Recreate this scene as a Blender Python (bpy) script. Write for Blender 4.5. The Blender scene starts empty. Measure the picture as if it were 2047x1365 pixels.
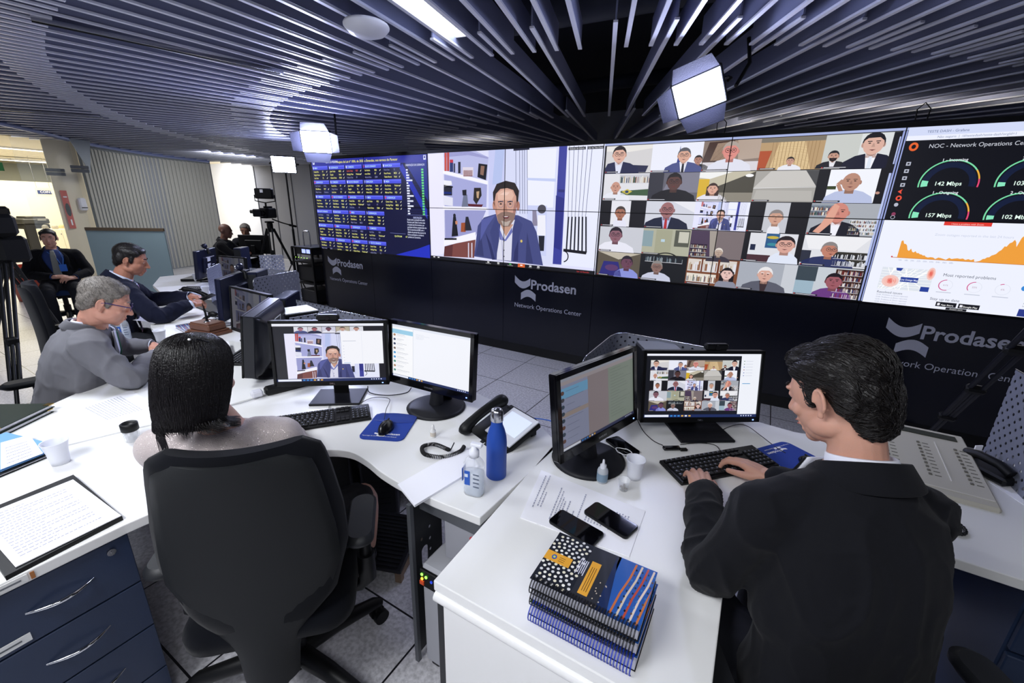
import bpy, bmesh, math, random
import numpy as np
from mathutils import Vector, Matrix, Euler, noise
random.seed(7)
PI = math.pi
S = bpy.context.scene
COL = S.collection
R = math.radians

# ---------------------------------------------------------------- camera
CAM_H = 1.66
F_PX = 851.55
AX = Matrix(((0.86007653, -0.17077332, 0.48073365),
             (0.50967577, 0.24636749, -0.82433833),
             (0.02233785, 0.95401233, 0.29893392)))
cd = bpy.data.cameras.new('camera')
cam = bpy.data.objects.new('camera', cd); COL.objects.link(cam)
m4 = AX.to_4x4(); m4.translation = Vector((0, 0, CAM_H))
cam.matrix_world = m4
cd.sensor_width = 36.0; cd.lens = F_PX / 2047 * 36.0
cd.clip_start = 0.02; cd.clip_end = 100
S.camera = cam

# ---------------------------------------------------------------- world, exposure
w = bpy.data.worlds.new('world'); S.world = w; w.use_nodes = True
w.node_tree.nodes['Background'].inputs[0].default_value = (0.55, 0.62, 0.9, 1)
w.node_tree.nodes['Background'].inputs[1].default_value = 0.10
S.view_settings.view_transform = 'Standard'
S.view_settings.look = 'None'
S.view_settings.exposure = 0.0
S.view_settings.gamma = 1.0
S.view_settings.use_curve_mapping = False

def area_light(name, loc, target, size, power, col, size_y=None, spread=None):
    l = bpy.data.lights.new(name, 'AREA'); l.energy = power; l.color = col
    l.shape = 'RECTANGLE'; l.size = size; l.size_y = size_y or size
    if spread: l.spread = R(spread)
    o = bpy.data.objects.new(name, l); COL.objects.link(o)
    o.location = loc
    d = Vector(target) - Vector(loc)
    o.rotation_euler = d.to_track_quat('-Z', 'Y').to_euler()
    return o

def P(px, py, z=0.74):
    """a point of the place, surveyed from the photograph on the horizontal plane at height z"""
    r = AX @ Vector((px - 1023.5, -(py - 682.5), -F_PX))
    t = (z - CAM_H) / r.z
    return Vector((r.x * t, r.y * t, z))

YW = 4.22
def W(px, py):
    """a point surveyed on the plane of the video wall: (x, z)"""
    r = AX @ Vector((px - 1023.5, -(py - 682.5), -F_PX))
    t = YW / r.y
    return (r.x * t, CAM_H + r.z * t)

# big lamps of the room: the fluorescent rows of the ceiling behind and beside the camera, plus added background fill
LAMPS = [((-1.2, -0.9, 2.6), (-1.2, -0.6, 0), 1.2, 0.6, 62, (0.93, 0.95, 1.0)),
         ((-3.4, 0.3, 2.6), (-3.4, 0.4, 0), 1.2, 0.4, 44, (0.88, 0.92, 1.0)),
         ((0.6, -0.6, 2.6), (0.5, -0.3, 0), 1.2, 0.4, 22, (0.93, 0.95, 1.0)),
         ((-8.6, 3.2, 2.62), (-8.6, 3.3, 0), 1.2, 0.4, 40, (0.95, 0.96, 1.0)),
         ((-14.6, 7.0, 2.62), (-15.0, 7.6, 1.2), 1.2, 0.4, 55, (0.95, 0.96, 1.0)),  # added fill that brightens the white back wall, no fixture modelled
         ((-10.6, 5.6, 2.62), (-12.0, 5.6, 0.5), 1.2, 0.4, 40, (0.97, 0.97, 1.0))]  # added fill that brightens the blinds, no fixture modelled
for i, (lo, ta, sx, sy, p, c) in enumerate(LAMPS):
    area_light('ceiling_and_fill_light', lo, ta, sx, p, c, sy)

# ---------------------------------------------------------------- materials
def lin(c):
    def f(u):
        u = max(0.0, min(1.0, u))
        return u / 12.92 if u <= 0.04045 else ((u + 0.055) / 1.055) ** 2.4
    if isinstance(c, str):
        c = c.lstrip('#'); c = [int(c[i:i + 2], 16) / 255 for i in (0, 2, 4)]
    return tuple(f(u) for u in c[:3]) + (1.0,)

MATS = {}
def mat(name, col, rough=0.5, metal=0.0, bump=0.0, bscale=200.0, spec=0.5, trans=0.0, ior=1.45,
        alpha=1.0, emit=None, estr=0.0, var=0.0, vscale=8.0, coat=0.0, sheen=0.0, stretch=None):
    if name in MATS: return MATS[name]
    m = bpy.data.materials.new(name); m.use_nodes = True
    nt = m.node_tree; b = nt.nodes['Principled BSDF']
    c = lin(col)
    b.inputs['Base Color'].default_value = c
    b.inputs['Roughness'].default_value = rough
    b.inputs['Metallic'].default_value = metal
    b.inputs['Specular IOR Level'].default_value = spec
    b.inputs['Transmission Weight'].default_value = trans
    b.inputs['IOR'].default_value = ior
    b.inputs['Alpha'].default_value = alpha
    b.inputs['Coat Weight'].default_value = coat
    b.inputs['Sheen Weight'].default_value = sheen
    if emit:
        b.inputs['Emission Color'].default_value = lin(emit); b.inputs['Emission Strength'].default_value = estr
    if bump or var:
        tc = nt.nodes.new('ShaderNodeTexCoord')
        src = tc.outputs['Object']
        if stretch:
            mp = nt.nodes.new('ShaderNodeMapping'); mp.inputs['Scale'].default_value = stretch
            nt.links.new(src, mp.inputs[0]); src = mp.outputs[0]
    if bump:
        n = nt.nodes.new('ShaderNodeTexNoise'); n.inputs['Scale'].default_value = bscale; n.inputs['Detail'].default_value = 4
        nt.links.new(src, n.inputs['Vector'])
        bp = nt.nodes.new('ShaderNodeBump'); bp.inputs['Strength'].default_value = bump; bp.inputs['Distance'].default_value = 0.004
        nt.links.new(n.outputs['Fac'], bp.inputs['Height']); nt.links.new(bp.outputs[0], b.inputs['Normal'])
    if var:
        n = nt.nodes.new('ShaderNodeTexNoise'); n.inputs['Scale'].default_value = vscale; n.inputs['Detail'].default_value = 5
        nt.links.new(src, n.inputs['Vector'])
        mx = nt.nodes.new('ShaderNodeMix'); mx.data_type = 'RGBA'
        mx.inputs['A'].default_value = tuple(max(0, u * (1 - var)) for u in c[:3]) + (1,)
        mx.inputs['B'].default_value = tuple(min(1, u * (1 + var)) for u in c[:3]) + (1,)
        nt.links.new(n.outputs['Fac'], mx.inputs['Factor']); nt.links.new(mx.outputs['Result'], b.inputs['Base Color'])
    MATS[name] = m
    return m

def screen_mat(name, strength, rough=0.35):
    """the picture on a lit screen: colours per drawn shape"""
    if name in MATS: return MATS[name]
    m = bpy.data.materials.new(name); m.use_nodes = True
    nt = m.node_tree; b = nt.nodes['Principled BSDF']
    b.inputs['Base Color'].default_value = (0.01, 0.01, 0.012, 1); b.inputs['Roughness'].default_value = rough
    a = nt.nodes.new('ShaderNodeAttribute'); a.attribute_name = 'Col'
    nt.links.new(a.outputs['Color'], b.inputs['Emission Color']); b.inputs['Emission Strength'].default_value = strength
    MATS[name] = m
    return m

def print_mat(name, rough=0.5, coat=0.0):
    """printed matter: colours per printed shape"""
    if name in MATS: return MATS[name]
    m = bpy.data.materials.new(name); m.use_nodes = True
    nt = m.node_tree; b = nt.nodes['Principled BSDF']
    b.inputs['Roughness'].default_value = rough; b.inputs['Coat Weight'].default_value = coat
    a = nt.nodes.new('ShaderNodeAttribute'); a.attribute_name = 'Col'
    nt.links.new(a.outputs['Color'], b.inputs['Base Color'])
    MATS[name] = m
    return m

M_WHITE = mat('white_laminate', '#f0f0ee', 0.38, bump=0.02, bscale=300)
M_EDGE = mat('desk_edge_band', '#c9c7bf', 0.5)
M_BLACK = mat('black_plastic', '#0a0b0d', 0.45, spec=.35, bump=0.05, bscale=900)
M_GLOSS = mat('gloss_black', '#08080c', 0.12)
M_DARK = mat('dark_grey_plastic', '#17191d', 0.5, bump=0.08, bscale=700)
M_GREY = mat('grey_metal', '#6a6d72', 0.4, metal=0.5)
M_STEEL = mat('brushed_steel', '#b9bac0', 0.22, metal=1.0)
M_CHROME = mat('chrome', '#dfe1e6', 0.08, metal=1.0)
M_NAVY = mat('navy_lacquer', '#26344f', 0.42, bump=0.05, bscale=350, var=0.06, vscale=30)
M_PAPER = mat('paper', '#fafaff', 0.8)
M_CABLE = mat('cable_rubber', '#0c0c0e', 0.5)

# ---------------------------------------------------------------- objects
def tag(o, label=None, cat=None, group=None, kind=None):
    if label: o['label'] = label
    if cat: o['category'] = cat
    if group: o['group'] = group
    if kind: o['kind'] = kind
    return o

def thing(name, loc=(0, 0, 0), rz=0.0, label=None, cat=None, group=None, kind=None, rot=None):
    o = bpy.data.objects.new(name, None); COL.objects.link(o)
    o.empty_display_size = 0.05
    o.location = loc; o.rotation_euler = rot if rot else (0, 0, rz)
    return tag(o, label, cat, group, kind)

def copy_tree(o, parent=None):
    c = o.copy(); COL.objects.link(c)
    if parent: c.parent = parent
    for ch in list(o.children):
        copy_tree(ch, c)
    return c

def frame(x, y, z):
    return Matrix((x, y, z)).transposed()

class MB:
    """gathers shapes, then links them as ONE mesh object"""
    def __init__(s, xf=None):
        s.v = []; s.f = []; s.mi = []; s.c = []; s.cur = 0; s.xf = xf; s.col = None; s.uc = []; s.sm = []; s.smooth = False
    def add(s, vs, fs, smooth=None):
        o = len(s.v)
        for p in vs:
            p = Vector(p)
            if s.xf is not None: p = s.xf @ p
            s.v.append(p)
        for f in fs:
            s.f.append([i + o for i in f]); s.mi.append(s.cur); s.c.append(s.col); s.sm.append(s.smooth if smooth is None else smooth)
        return s
    def box(s, c, d, rot=None, bev=0.0):
        c = Vector(c); h = Vector(d) / 2
        if bev > 0:
            b = min(bev, h.x * .49, h.y * .49, h.z * .49)
            vs = []; fs = []
            # rounded box: three nested slabs merged as a chamfered box
            idx = {}
            for sx in (-1, 1):
                for sy in (-1, 1):
                    for sz in (-1, 1):
                        for k, p in enumerate(((h.x, h.y - b, h.z - b), (h.x - b, h.y, h.z - b), (h.x - b, h.y - b, h.z))):
                            idx[(sx, sy, sz, k)] = len(vs); vs.append(Vector((p[0] * sx, p[1] * sy, p[2] * sz)))
            I = idx
            for q in (-1, 1):
                fs.append([I[(q, -1, -1, 0)], I[(q, 1, -1, 0)], I[(q, 1, 1, 0)], I[(q, -1, 1, 0)]][::q])
                fs.append([I[(-1, q, -1, 1)], I[(-1, q, 1, 1)], I[(1, q, 1, 1)], I[(1, q, -1, 1)]][::q])
                fs.append([I[(-1, -1, q, 2)], I[(1, -1, q, 2)], I[(1, 1, q, 2)], I[(-1, 1, q, 2)]][::q])
            for a in (-1, 1):
                for e in (-1, 1):
                    g = a * e
                    fs.append([I[(a, e, -1, 0)], I[(a, e, -1, 1)], I[(a, e, 1, 1)], I[(a, e, 1, 0)]][::g])
                    fs.append([I[(a, -1, e, 0)], I[(a, 1, e, 0)], I[(a, 1, e, 2)], I[(a, -1, e, 2)]][::g])
                    fs.append([I[(-1, a, e, 1)], I[(-1, a, e, 2)], I[(1, a, e, 2)], I[(1, a, e, 1)]][::g])
            for sx in (-1, 1):
                for sy in (-1, 1):
                    for sz in (-1, 1):
                        fs.append([I[(sx, sy, sz, k)] for k in range(3)][::sx * sy * sz])
        else:
            vs = [Vector((x * h.x, y * h.y, z * h.z)) for x, y, z in
                  ((-1, -1, -1), (1, -1, -1), (1, 1, -1), (-1, 1, -1), (-1, -1, 1), (1, -1, 1), (1, 1, 1), (-1, 1, 1))]
            fs = [[0, 3, 2, 1], [4, 5, 6, 7], [0, 1, 5, 4], [1, 2, 6, 5], [2, 3, 7, 6], [3, 0, 4, 7]]
        if rot is not None:
            rm = rot if isinstance(rot, Matrix) else Euler(rot).to_matrix()
            vs = [rm @ p for p in vs]
        return s.add([p + c for p in vs], fs)
    def prism(s, poly, z0, z1, smooth=False):
        """closed outline (x, y) pulled up from z0 to z1"""
        n = len(poly)
        a = sum(poly[i][0] * poly[(i + 1) % n][1] - poly[(i + 1) % n][0] * poly[i][1] for i in range(n))
        if a < 0: poly = poly[::-1]
        vs = [(p[0], p[1], z0) for p in poly] + [(p[0], p[1], z1) for p in poly]
        s.add(vs, [[i, (i + 1) % n, n + (i + 1) % n, n + i] for i in range(n)], smooth)
        return s.add(vs, [list(range(n))[::-1], [n + i for i in range(n)]], False)
    def cyl(s, p0, p1, r0, r1=None, n=20, caps=True, smooth=True):
        return s.tube([p0, p1], [r0, r0 if r1 is None else r1], n, caps, smooth)
    def tube(s, pts, rs, n=10, caps=True, smooth=True, closed=False):
        pts = [Vector(p) for p in pts]
        if not hasattr(rs, '__len__'): rs = [rs] * len(pts)
        N = len(pts); vs = []; up = None
        for i, p in enumerate(pts):
            if closed: d = pts[(i + 1) % N] - pts[i - 1]
            else: d = pts[min(i + 1, N - 1)] - pts[max(i - 1, 0)]
            if d.length < 1e-9: d = Vector((0, 0, 1))
            d.normalize()
            if up is None: up = d.orthogonal().normalized()
            else:
                up = up - d * up.dot(d)
                up = up.normalized() if up.length > 1e-6 else d.orthogonal().normalized()
            sd = d.cross(up)
            for k in range(n):
                a = 2 * PI * k / n
                vs.append(p + (up * math.cos(a) + sd * math.sin(a)) * rs[i])
        fs = []
        for i in range(N if closed else N - 1):
            j = (i + 1) % N
            for k in range(n):
                l = (k + 1) % n
                fs.append([i * n + k, i * n + l, j * n + l, j * n + k])
        s.add(vs, fs, smooth)
        if caps and not closed:
            s.add(vs[:n], [list(range(n))[::-1]], False)
            s.add(vs[-n:], [list(range(n))], False)
        return s
    def lathe(s, prof, c=(0, 0, 0), n=28, smooth=True, rot=None):
        """profile of (radius, z) turned about the z axis"""
        c = Vector(c); vs = []
        for r, z in prof:
            for k in range(n):
                a = 2 * PI * k / n; p = Vector((r * math.cos(a), r * math.sin(a), z))
                if rot is not None: p = rot @ p
                vs.append(p + c)
        fs = []
        for i in range(len(prof) - 1):
            for k in range(n):
                l = (k + 1) % n
                fs.append([i * n + k, i * n + l, (i + 1) * n + l, (i + 1) * n + k])
        s.add(vs, fs, smooth)
        return s
    def sphere(s, c, r, nu=16, nv=10, rot=None):
        c = Vector(c); r = Vector(r) if hasattr(r, '__len__') else Vector((r, r, r))
        vs = [Vector((0, 0, -1))]
        for j in range(1, nv):
            t = PI * j / nv - PI / 2
            for k in range(nu):
                a = 2 * PI * k / nu
                vs.append(Vector((math.cos(t) * math.cos(a), math.cos(t) * math.sin(a), math.sin(t))))
        vs.append(Vector((0, 0, 1)))
        vs = [Vector((p.x * r.x, p.y * r.y, p.z * r.z)) for p in vs]
        if rot is not None: vs = [rot @ p for p in vs]
        fs = [[0, 1 + (k + 1) % nu, 1 + k] for k in range(nu)]
        for j in range(nv - 2):
            for k in range(nu):
                a = 1 + j * nu; l = (k + 1) % nu
                fs.append([a + k, a + l, a + nu + l, a + nu + k])
        t = len(vs) - 1; a = 1 + (nv - 2) * nu
        fs += [[a + k, a + (k + 1) % nu, t] for k in range(nu)]
        return s.add([p + c for p in vs], fs, True)
    def loft(s, rings, caps=True, smooth=True):
        n = len(rings[0]); vs = [p for r in rings for p in r]; fs = []
        for i in range(len(rings) - 1):
            for k in range(n):
                l = (k + 1) % n
                fs.append([i * n + k, i * n + l, (i + 1) * n + l, (i + 1) * n + k])
        s.add(vs, fs, smooth)
        if caps:
            s.add(rings[0], [list(range(n))[::-1]], smooth); s.add(rings[-1], [list(range(n))], smooth)
        return s
    def quad(s, a, b, c, d):
        return s.add([a, b, c, d], [[0, 1, 2, 3]])
    def build(s, name, mats, parent=None, label=None, cat=None, group=None, kind=None, loc=None, rz=0, rot=None, recalc=False, bevel=0.0, bseg=2):
        me = bpy.data.meshes.new(name)
        me.from_pydata([tuple(p) for p in s.v], [], s.f)
        if not isinstance(mats, (list, tuple)): mats = [mats]
        for m in mats: me.materials.append(m)
        if len(mats) > 1: me.polygons.foreach_set('material_index', s.mi)
        me.polygons.foreach_set('use_smooth', s.sm)
        if any(c is not None for c in s.c):
            at = me.attributes.new('Col', 'FLOAT_COLOR', 'CORNER')
            buf = []
            for f, c in zip(s.f, s.c):
                buf += list(c if c else (0, 0, 0, 1)) * len(f)
            at.data.foreach_set('color', buf)
        me.update(); me.validate()
        o = bpy.data.objects.new(name, me); COL.objects.link(o)
        if parent is not None: o.parent = parent
        if loc is not None: o.location = loc
        if rot is not None: o.rotation_euler = rot
        elif rz: o.rotation_euler = (0, 0, rz)
        if recalc:
            bm = bmesh.new(); bm.from_mesh(me); bmesh.ops.remove_doubles(bm, verts=bm.verts, dist=1e-5)
            bmesh.ops.recalc_face_normals(bm, faces=bm.faces); bm.to_mesh(me); bm.free()
        if bevel:
            md = o.modifiers.new('bevel', 'BEVEL'); md.width = bevel; md.segments = bseg; md.limit_method = 'ANGLE'
        return tag(o, label, cat, group, kind)

_txt = {}
def text_shape(body, size=1.0, bold=0.0, align='LEFT', extrude=0.0, spacing=1.0, shear=0.0):
    """letters as triangles/quads in the x-y plane"""
    key = (body, round(size, 5), bold, align, extrude, spacing, shear)
    if key in _txt: return _txt[key]
    cu = bpy.data.curves.new('t', 'FONT'); cu.body = body; cu.size = size; cu.offset = bold * size; cu.align_x = align
    cu.extrude = extrude; cu.space_character = spacing; cu.resolution_u = 3; cu.shear = shear
    o = bpy.data.objects.new('t', cu); COL.objects.link(o)
    dg = bpy.context.evaluated_depsgraph_get()
    me = bpy.data.meshes.new_from_object(o.evaluated_get(dg))
    r = ([v.co.copy() for v in me.vertices], [list(p.vertices) for p in me.polygons])
    bpy.data.objects.remove(o); bpy.data.curves.remove(cu); bpy.data.meshes.remove(me)
    _txt[key] = r
    return r

def catmull(pts, n=8, closed=False):
    pts = [Vector(p) for p in pts]; N = len(pts); out = []
    rng = N if closed else N - 1
    for i in range(rng):
        if closed: p0, p1, p2, p3 = pts[i - 1], pts[i], pts[(i + 1) % N], pts[(i + 2) % N]
        else: p0, p1, p2, p3 = pts[max(i - 1, 0)], pts[i], pts[i + 1], pts[min(i + 2, N - 1)]
        for k in range(n):
            t = k / n
            out.append(0.5 * ((2 * p1) + (p2 - p0) * t + (2 * p0 - 5 * p1 + 4 * p2 - p3) * t * t + (-p0 + 3 * p1 - 3 * p2 + p3) * t ** 3))
    if not closed: out.append(pts[-1])
    return out

def rrect(w, h, r, n=5, cx=0, cy=0):
    out = []
    for sx, sy, a0 in ((1, 1, 0), (-1, 1, 90), (-1, -1, 180), (1, -1, 270)):
        for k in range(n + 1):
            a = R(a0 + 90 * k / n)
            out.append((cx + sx * (w / 2 - r) + r * math.cos(a), cy + sy * (h / 2 - r) + r * math.sin(a)))
    return out

class Canvas:
    """a flat picture of drawn shapes; f(u, v, layer) puts it on its screen"""
    def __init__(s): s.items = []
    def poly(s, pts, col, layer=1):
        n = len(pts)
        s.items.append(([Vector((p[0], p[1], 0)) for p in pts], [list(range(n))], lin(col), layer)); return s
    def rect(s, x0, y0, x1, y1, col, layer=1):
        return s.poly([(x0, y0), (x1, y0), (x1, y1), (x0, y1)], col, layer)
    def ell(s, cx, cy, rx, ry, col, layer=1, n=18, a0=0, a1=360):
        pts = [(cx + rx * math.cos(R(a0 + (a1 - a0) * k / n)), cy + ry * math.sin(R(a0 + (a1 - a0) * k / n))) for k in range(n + (0 if a1 - a0 == 360 else 1))]
        return s.poly(pts, col, layer)
    def arc(s, cx, cy, r0, r1, a0, a1, col, layer=1, n=20, sx=1.0):
        for k in range(n):
            b0 = R(a0 + (a1 - a0) * k / n); b1 = R(a0 + (a1 - a0) * (k + 1) / n)
            s.poly([(cx + sx * r0 * math.cos(b0), cy + r0 * math.sin(b0)), (cx + sx * r1 * math.cos(b0), cy + r1 * math.sin(b0)),
                    (cx + sx * r1 * math.cos(b1), cy + r1 * math.sin(b1)), (cx + sx * r0 * math.cos(b1), cy + r0 * math.sin(b1))], col, layer)
        return s
    def line(s, pts, wd, col, layer=1):
        for a, b in zip(pts[:-1], pts[1:]):
            a = Vector((a[0], a[1])); b = Vector((b[0], b[1])); d = (b - a)
            if d.length < 1e-9: continue
            nrm = Vector((-d.y, d.x)).normalized() * wd / 2
            s.poly([a - nrm, b - nrm, b + nrm, a + nrm], col, layer)
        return s
    def text(s, x, y, body, size, col, layer=2, bold=0.0, align='LEFT', sx=1.0, shear=0.0):
        vs, fs = text_shape(body, 1.0, bold, align, shear=shear)
        s.items.append(([Vector((x + v.x * size * sx, y + v.y * size, 0)) for v in vs], fs, lin(col), layer)); return s
    def sub(s, other, x0, y0, x1, y1, sx0, sy0, sx1, sy1, lift=0, clip=True):
        for vs, fs, c, l in other.items:
            nv = []
            for v in vs:
                u = (v.x - sx0) / (sx1 - sx0); t = (v.y - sy0) / (sy1 - sy0)
                if clip: u = min(1, max(0, u)); t = min(1, max(0, t))
                nv.append(Vector((x0 + u * (x1 - x0), y0 + t * (y1 - y0), 0)))
            s.items.append((nv, fs, c, l + lift))
        return s
    def build(s, name, material, f, parent=None, dim=1.0, clip=None, **kw):
        mb = MB()
        for vs, fs, c, l in s.items:
            mb.col = tuple(u * dim for u in c[:3]) + (1,)
            if clip:
                vs = [Vector((min(clip[2], max(clip[0], v.x)), min(clip[3], max(clip[1], v.y)), 0)) for v in vs]
            mb.add([f(v.x, v.y, l) for v in vs], fs)
        return mb.build(name, material, parent, **kw)
# ================================================================ floor
def floor_mat():
    m = bpy.data.materials.new('raised_floor_tiles'); m.use_nodes = True
    nt = m.node_tree; b = nt.nodes['Principled BSDF']; N = nt.nodes.new; L = nt.links.new
    tc = N('ShaderNodeTexCoord'); sp = N('ShaderNodeSeparateXYZ'); L(tc.outputs['Object'], sp.inputs[0])
    masks = []
    for ax, off in (('X', 1.539), ('Y', -3.38)):
        a = N('ShaderNodeMath'); a.operation = 'ADD'; a.inputs[1].default_value = off + 60; L(sp.outputs[ax], a.inputs[0])
        d = N('ShaderNodeMath'); d.operation = 'DIVIDE'; d.inputs[1].default_value = 0.6; L(a.outputs[0], d.inputs[0])
        f = N('ShaderNodeMath'); f.operation = 'FRACT'; L(d.outputs[0], f.inputs[0])
        s = N('ShaderNodeMath'); s.operation = 'SUBTRACT'; s.inputs[1].default_value = 0.5; L(f.outputs[0], s.inputs[0])
        ab = N('ShaderNodeMath'); ab.operation = 'ABSOLUTE'; L(s.outputs[0], ab.inputs[0])
        g = N('ShaderNodeMath'); g.operation = 'GREATER_THAN'; g.inputs[1].default_value = 0.4935; L(ab.outputs[0], g.inputs[0])
        masks.append(g)
    mx = N('ShaderNodeMath'); mx.operation = 'MAXIMUM'; L(masks[0].outputs[0], mx.inputs[0]); L(masks[1].outputs[0], mx.inputs[1])
    n = N('ShaderNodeTexNoise'); n.inputs['Scale'].default_value = 60; n.inputs['Detail'].default_value = 8; L(tc.outputs['Object'], n.inputs['Vector'])
    cr = N('ShaderNodeValToRGB'); cr.color_ramp.elements[0].position = 0.35; cr.color_ramp.elements[0].color = lin('#b4b3b8')
    cr.color_ramp.elements[1].position = 0.62; cr.color_ramp.elements[1].color = lin('#dcdbe0'); L(n.outputs['Fac'], cr.inputs[0])
    mc = N('ShaderNodeMix'); mc.data_type = 'RGBA'; mc.inputs['B'].default_value = lin('#14141a')
    L(mx.outputs[0], mc.inputs['Factor']); L(cr.outputs[0], mc.inputs['A']); L(mc.outputs['Result'], b.inputs['Base Color'])
    b.inputs['Roughness'].default_value = 0.32
    return m
mb = MB(); mb.box((-9.5, 3.0, -0.05), (34, 14, 0.1))
mb.build('floor', floor_mat(), kind='structure')

# ================================================================ ceiling
M_SLAB = mat('dark_soffit', '#1c1e26', 0.9, var=0.2, vscale=1.5)
mb = MB(); mb.box((-5.5, 3.0, 3.35), (16, 14, 0.1))
mb.build('ceiling', M_SLAB, kind='structure')
M_CREAM = mat('cream_paint', '#efe3c2', 0.7)
mb = MB(); mb.box((-19.2, 3.0, 2.86), (11.2, 14, 0.08))
mb.build('ceiling_corridor', M_CREAM, kind='structure')

CC = Vector((-2.862, 8.185)); ZC = 2.66
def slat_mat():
    return mat('slat_flange_lit', '#e2e4f0', 0.34, metal=0.1)
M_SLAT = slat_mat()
RINGS = [(1.3, 3.62, 6.46, 0.13, 4, 'short dark gap ringed grey metal slat of the innermost ring of the radiating ceiling', 'inner ring ceiling slats'),
         (3.28, 5.82, 3.23, 0.15, 0, 'long grey metal slat of the middle ring of the radiating ceiling', 'middle ring ceiling slats'),
         (5.42, 7.38, 1.615, 0.15, 0.8075, 'grey metal slat of the dense outer ring of the radiating ceiling', 'outer ring ceiling slats'),
         (7.10, 10.6, 1.615, 0.15, 0.0, 'grey metal slat of the outermost ring of the radiating ceiling toward the glass partition', 'outermost ring ceiling slats')]
RINGS[0] = RINGS[0][:5] + ('short grey metal slat of the innermost ring of the radiating ceiling',) + RINGS[0][6:]
def seen(p):
    c = AX.transposed() @ (p - Vector((0, 0, CAM_H)))
    if c.z > -0.05: return False
    x = 1023.5 + F_PX * c.x / -c.z; y = 682.5 - F_PX * c.y / -c.z
    return -120 < x < 2170 and -160 < y < 420
RAD0 = 19.2
for r0, r1, step, dep, off, lab, grp in RINGS:
    mb = MB()
    # a folded blade: tall thin web with a small flange along its lower edge
    w0 = 0.026
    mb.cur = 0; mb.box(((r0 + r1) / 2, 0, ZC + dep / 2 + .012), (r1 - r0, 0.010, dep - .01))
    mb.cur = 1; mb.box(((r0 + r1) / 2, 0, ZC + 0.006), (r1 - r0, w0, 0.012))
    proto = None; cnt = 0
    n = int(360 / step)
    for i in range(n):
        a = R(RAD0 + off + i * step)
        d = Vector((math.sin(a), -math.cos(a)))
        pts = [Vector((CC.x + d.x * r, CC.y + d.y * r, ZC)) for r in (r0, r0 * .75 + r1 * .25, (r0 + r1) / 2, r0 * .25 + r1 * .75, r1)]
        if not any(seen(p) for p in pts) : continue
        if pts[2].x < -13.6: continue
        cnt += 1
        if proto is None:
            proto = mb.build('ceiling_slat', [mat('slat_web_shaded', '#868ba8', .5, metal=.05), M_SLAT], kind='structure'); o = proto  # shade on the web and light on the flange are put into their colours
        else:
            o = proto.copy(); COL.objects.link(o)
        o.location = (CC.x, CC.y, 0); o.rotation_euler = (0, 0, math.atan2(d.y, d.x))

# ducts seen in the dark gaps above the slats
mb = MB(); mb.cyl((-4.5, 3.1, 3.05), (3.2, 3.6, 3.05), 0.13, n=20); mb.cyl((-4.5, 5.2, 3.0), (3.2, 5.0, 3.0), 0.07, n=16)
mb.build('air_duct', mat('duct', '#2e3240', 0.6, metal=0.3), label='dark round air duct running above the gaps between the ceiling slats', cat='duct')

# fluorescent fixture recessed between the slats near the top of the frame
def fixture(loc, size, rz, label, strength=9, z=None, group=None, warm=False):
    t = thing('ceiling_light', loc, rz, label, 'ceiling light', group)
    mb = MB(); sx, sy = size
    mb.box((0, 0, 0.045), (sx, sy, 0.01))
    for s in (-1, 1):
        mb.box((0, s * sy / 2, 0.02), (sx, 0.012, 0.06)); mb.box((s * sx / 2, 0, 0.02), (0.012, sy, 0.06))
    mb.build('housing', M_WHITE, t)
    mb = MB(); mb.box((0, 0, 0.012), (sx - 0.03, sy - 0.03, 0.012))
    mb.build('diffuser', mat('lamp_diffuser_%s' % strength, '#ffffff', 0.5, emit='#fff4dc' if warm else '#eaf0ff', estr=strength), t)
    return t
c = Vector((-1.87, 2.0)); dr = (c - CC).normalized()
fixture((c.x, c.y, 2.72), (1.2, 0.16), math.atan2(dr.y, dr.x), 'bright narrow fluorescent light recessed between the ceiling slats beside the round antenna', 10)

# round access point
t = thing('wireless_access_point', (P(733, 60, 2.6).x, P(733, 60, 2.6).y, 2.6), 0, 'round white dish shaped wireless antenna fixed under the ceiling slats', 'antenna')
mb = MB(); mb.lathe([(0.001, -0.032), (0.06, -0.03), (0.10, -0.015), (0.125, 0.012), (0.126, 0.02), (0.12, 0.03), (0.001, 0.032)], n=40)
mb.build('cover', mat('white_plastic', '#e6e7ee', 0.35), t)
mb = MB(); mb.cyl((0, 0, 0.03), (0, 0, 0.055), 0.05); mb.build('mount', M_GREY, t)

# slot diffusers in the ceiling
for k, (a, b, l) in enumerate((((62, 38), (562, 145), 'long black linear slot along the ceiling slats behind the round antenna'),
                               ((0, 219), (203, 234), 'black linear slot in the ceiling above the corridor glass'))):
    A = P(*a, ZC - 0.012); B = P(*b, ZC - 0.012); d = (B - A); ang = math.atan2(d.y, d.x)
    t = thing('ceiling_slot_diffuser', ((A + B) / 2), ang, l, 'air diffuser')
    mb = MB(); L_ = d.length
    mb.box((0, 0, 0), (L_, 0.05, 0.02)); mb.build('slot', mat('slot_black', '#020203', .9, spec=.1), t)
    mb = MB(); mb.box((0, -0.030, 0), (L_, 0.010, 0.024)); mb.box((L_ / 2, 0, 0), (0.02, 0.05, 0.024)); mb.build('trim', M_STEEL, t)

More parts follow.
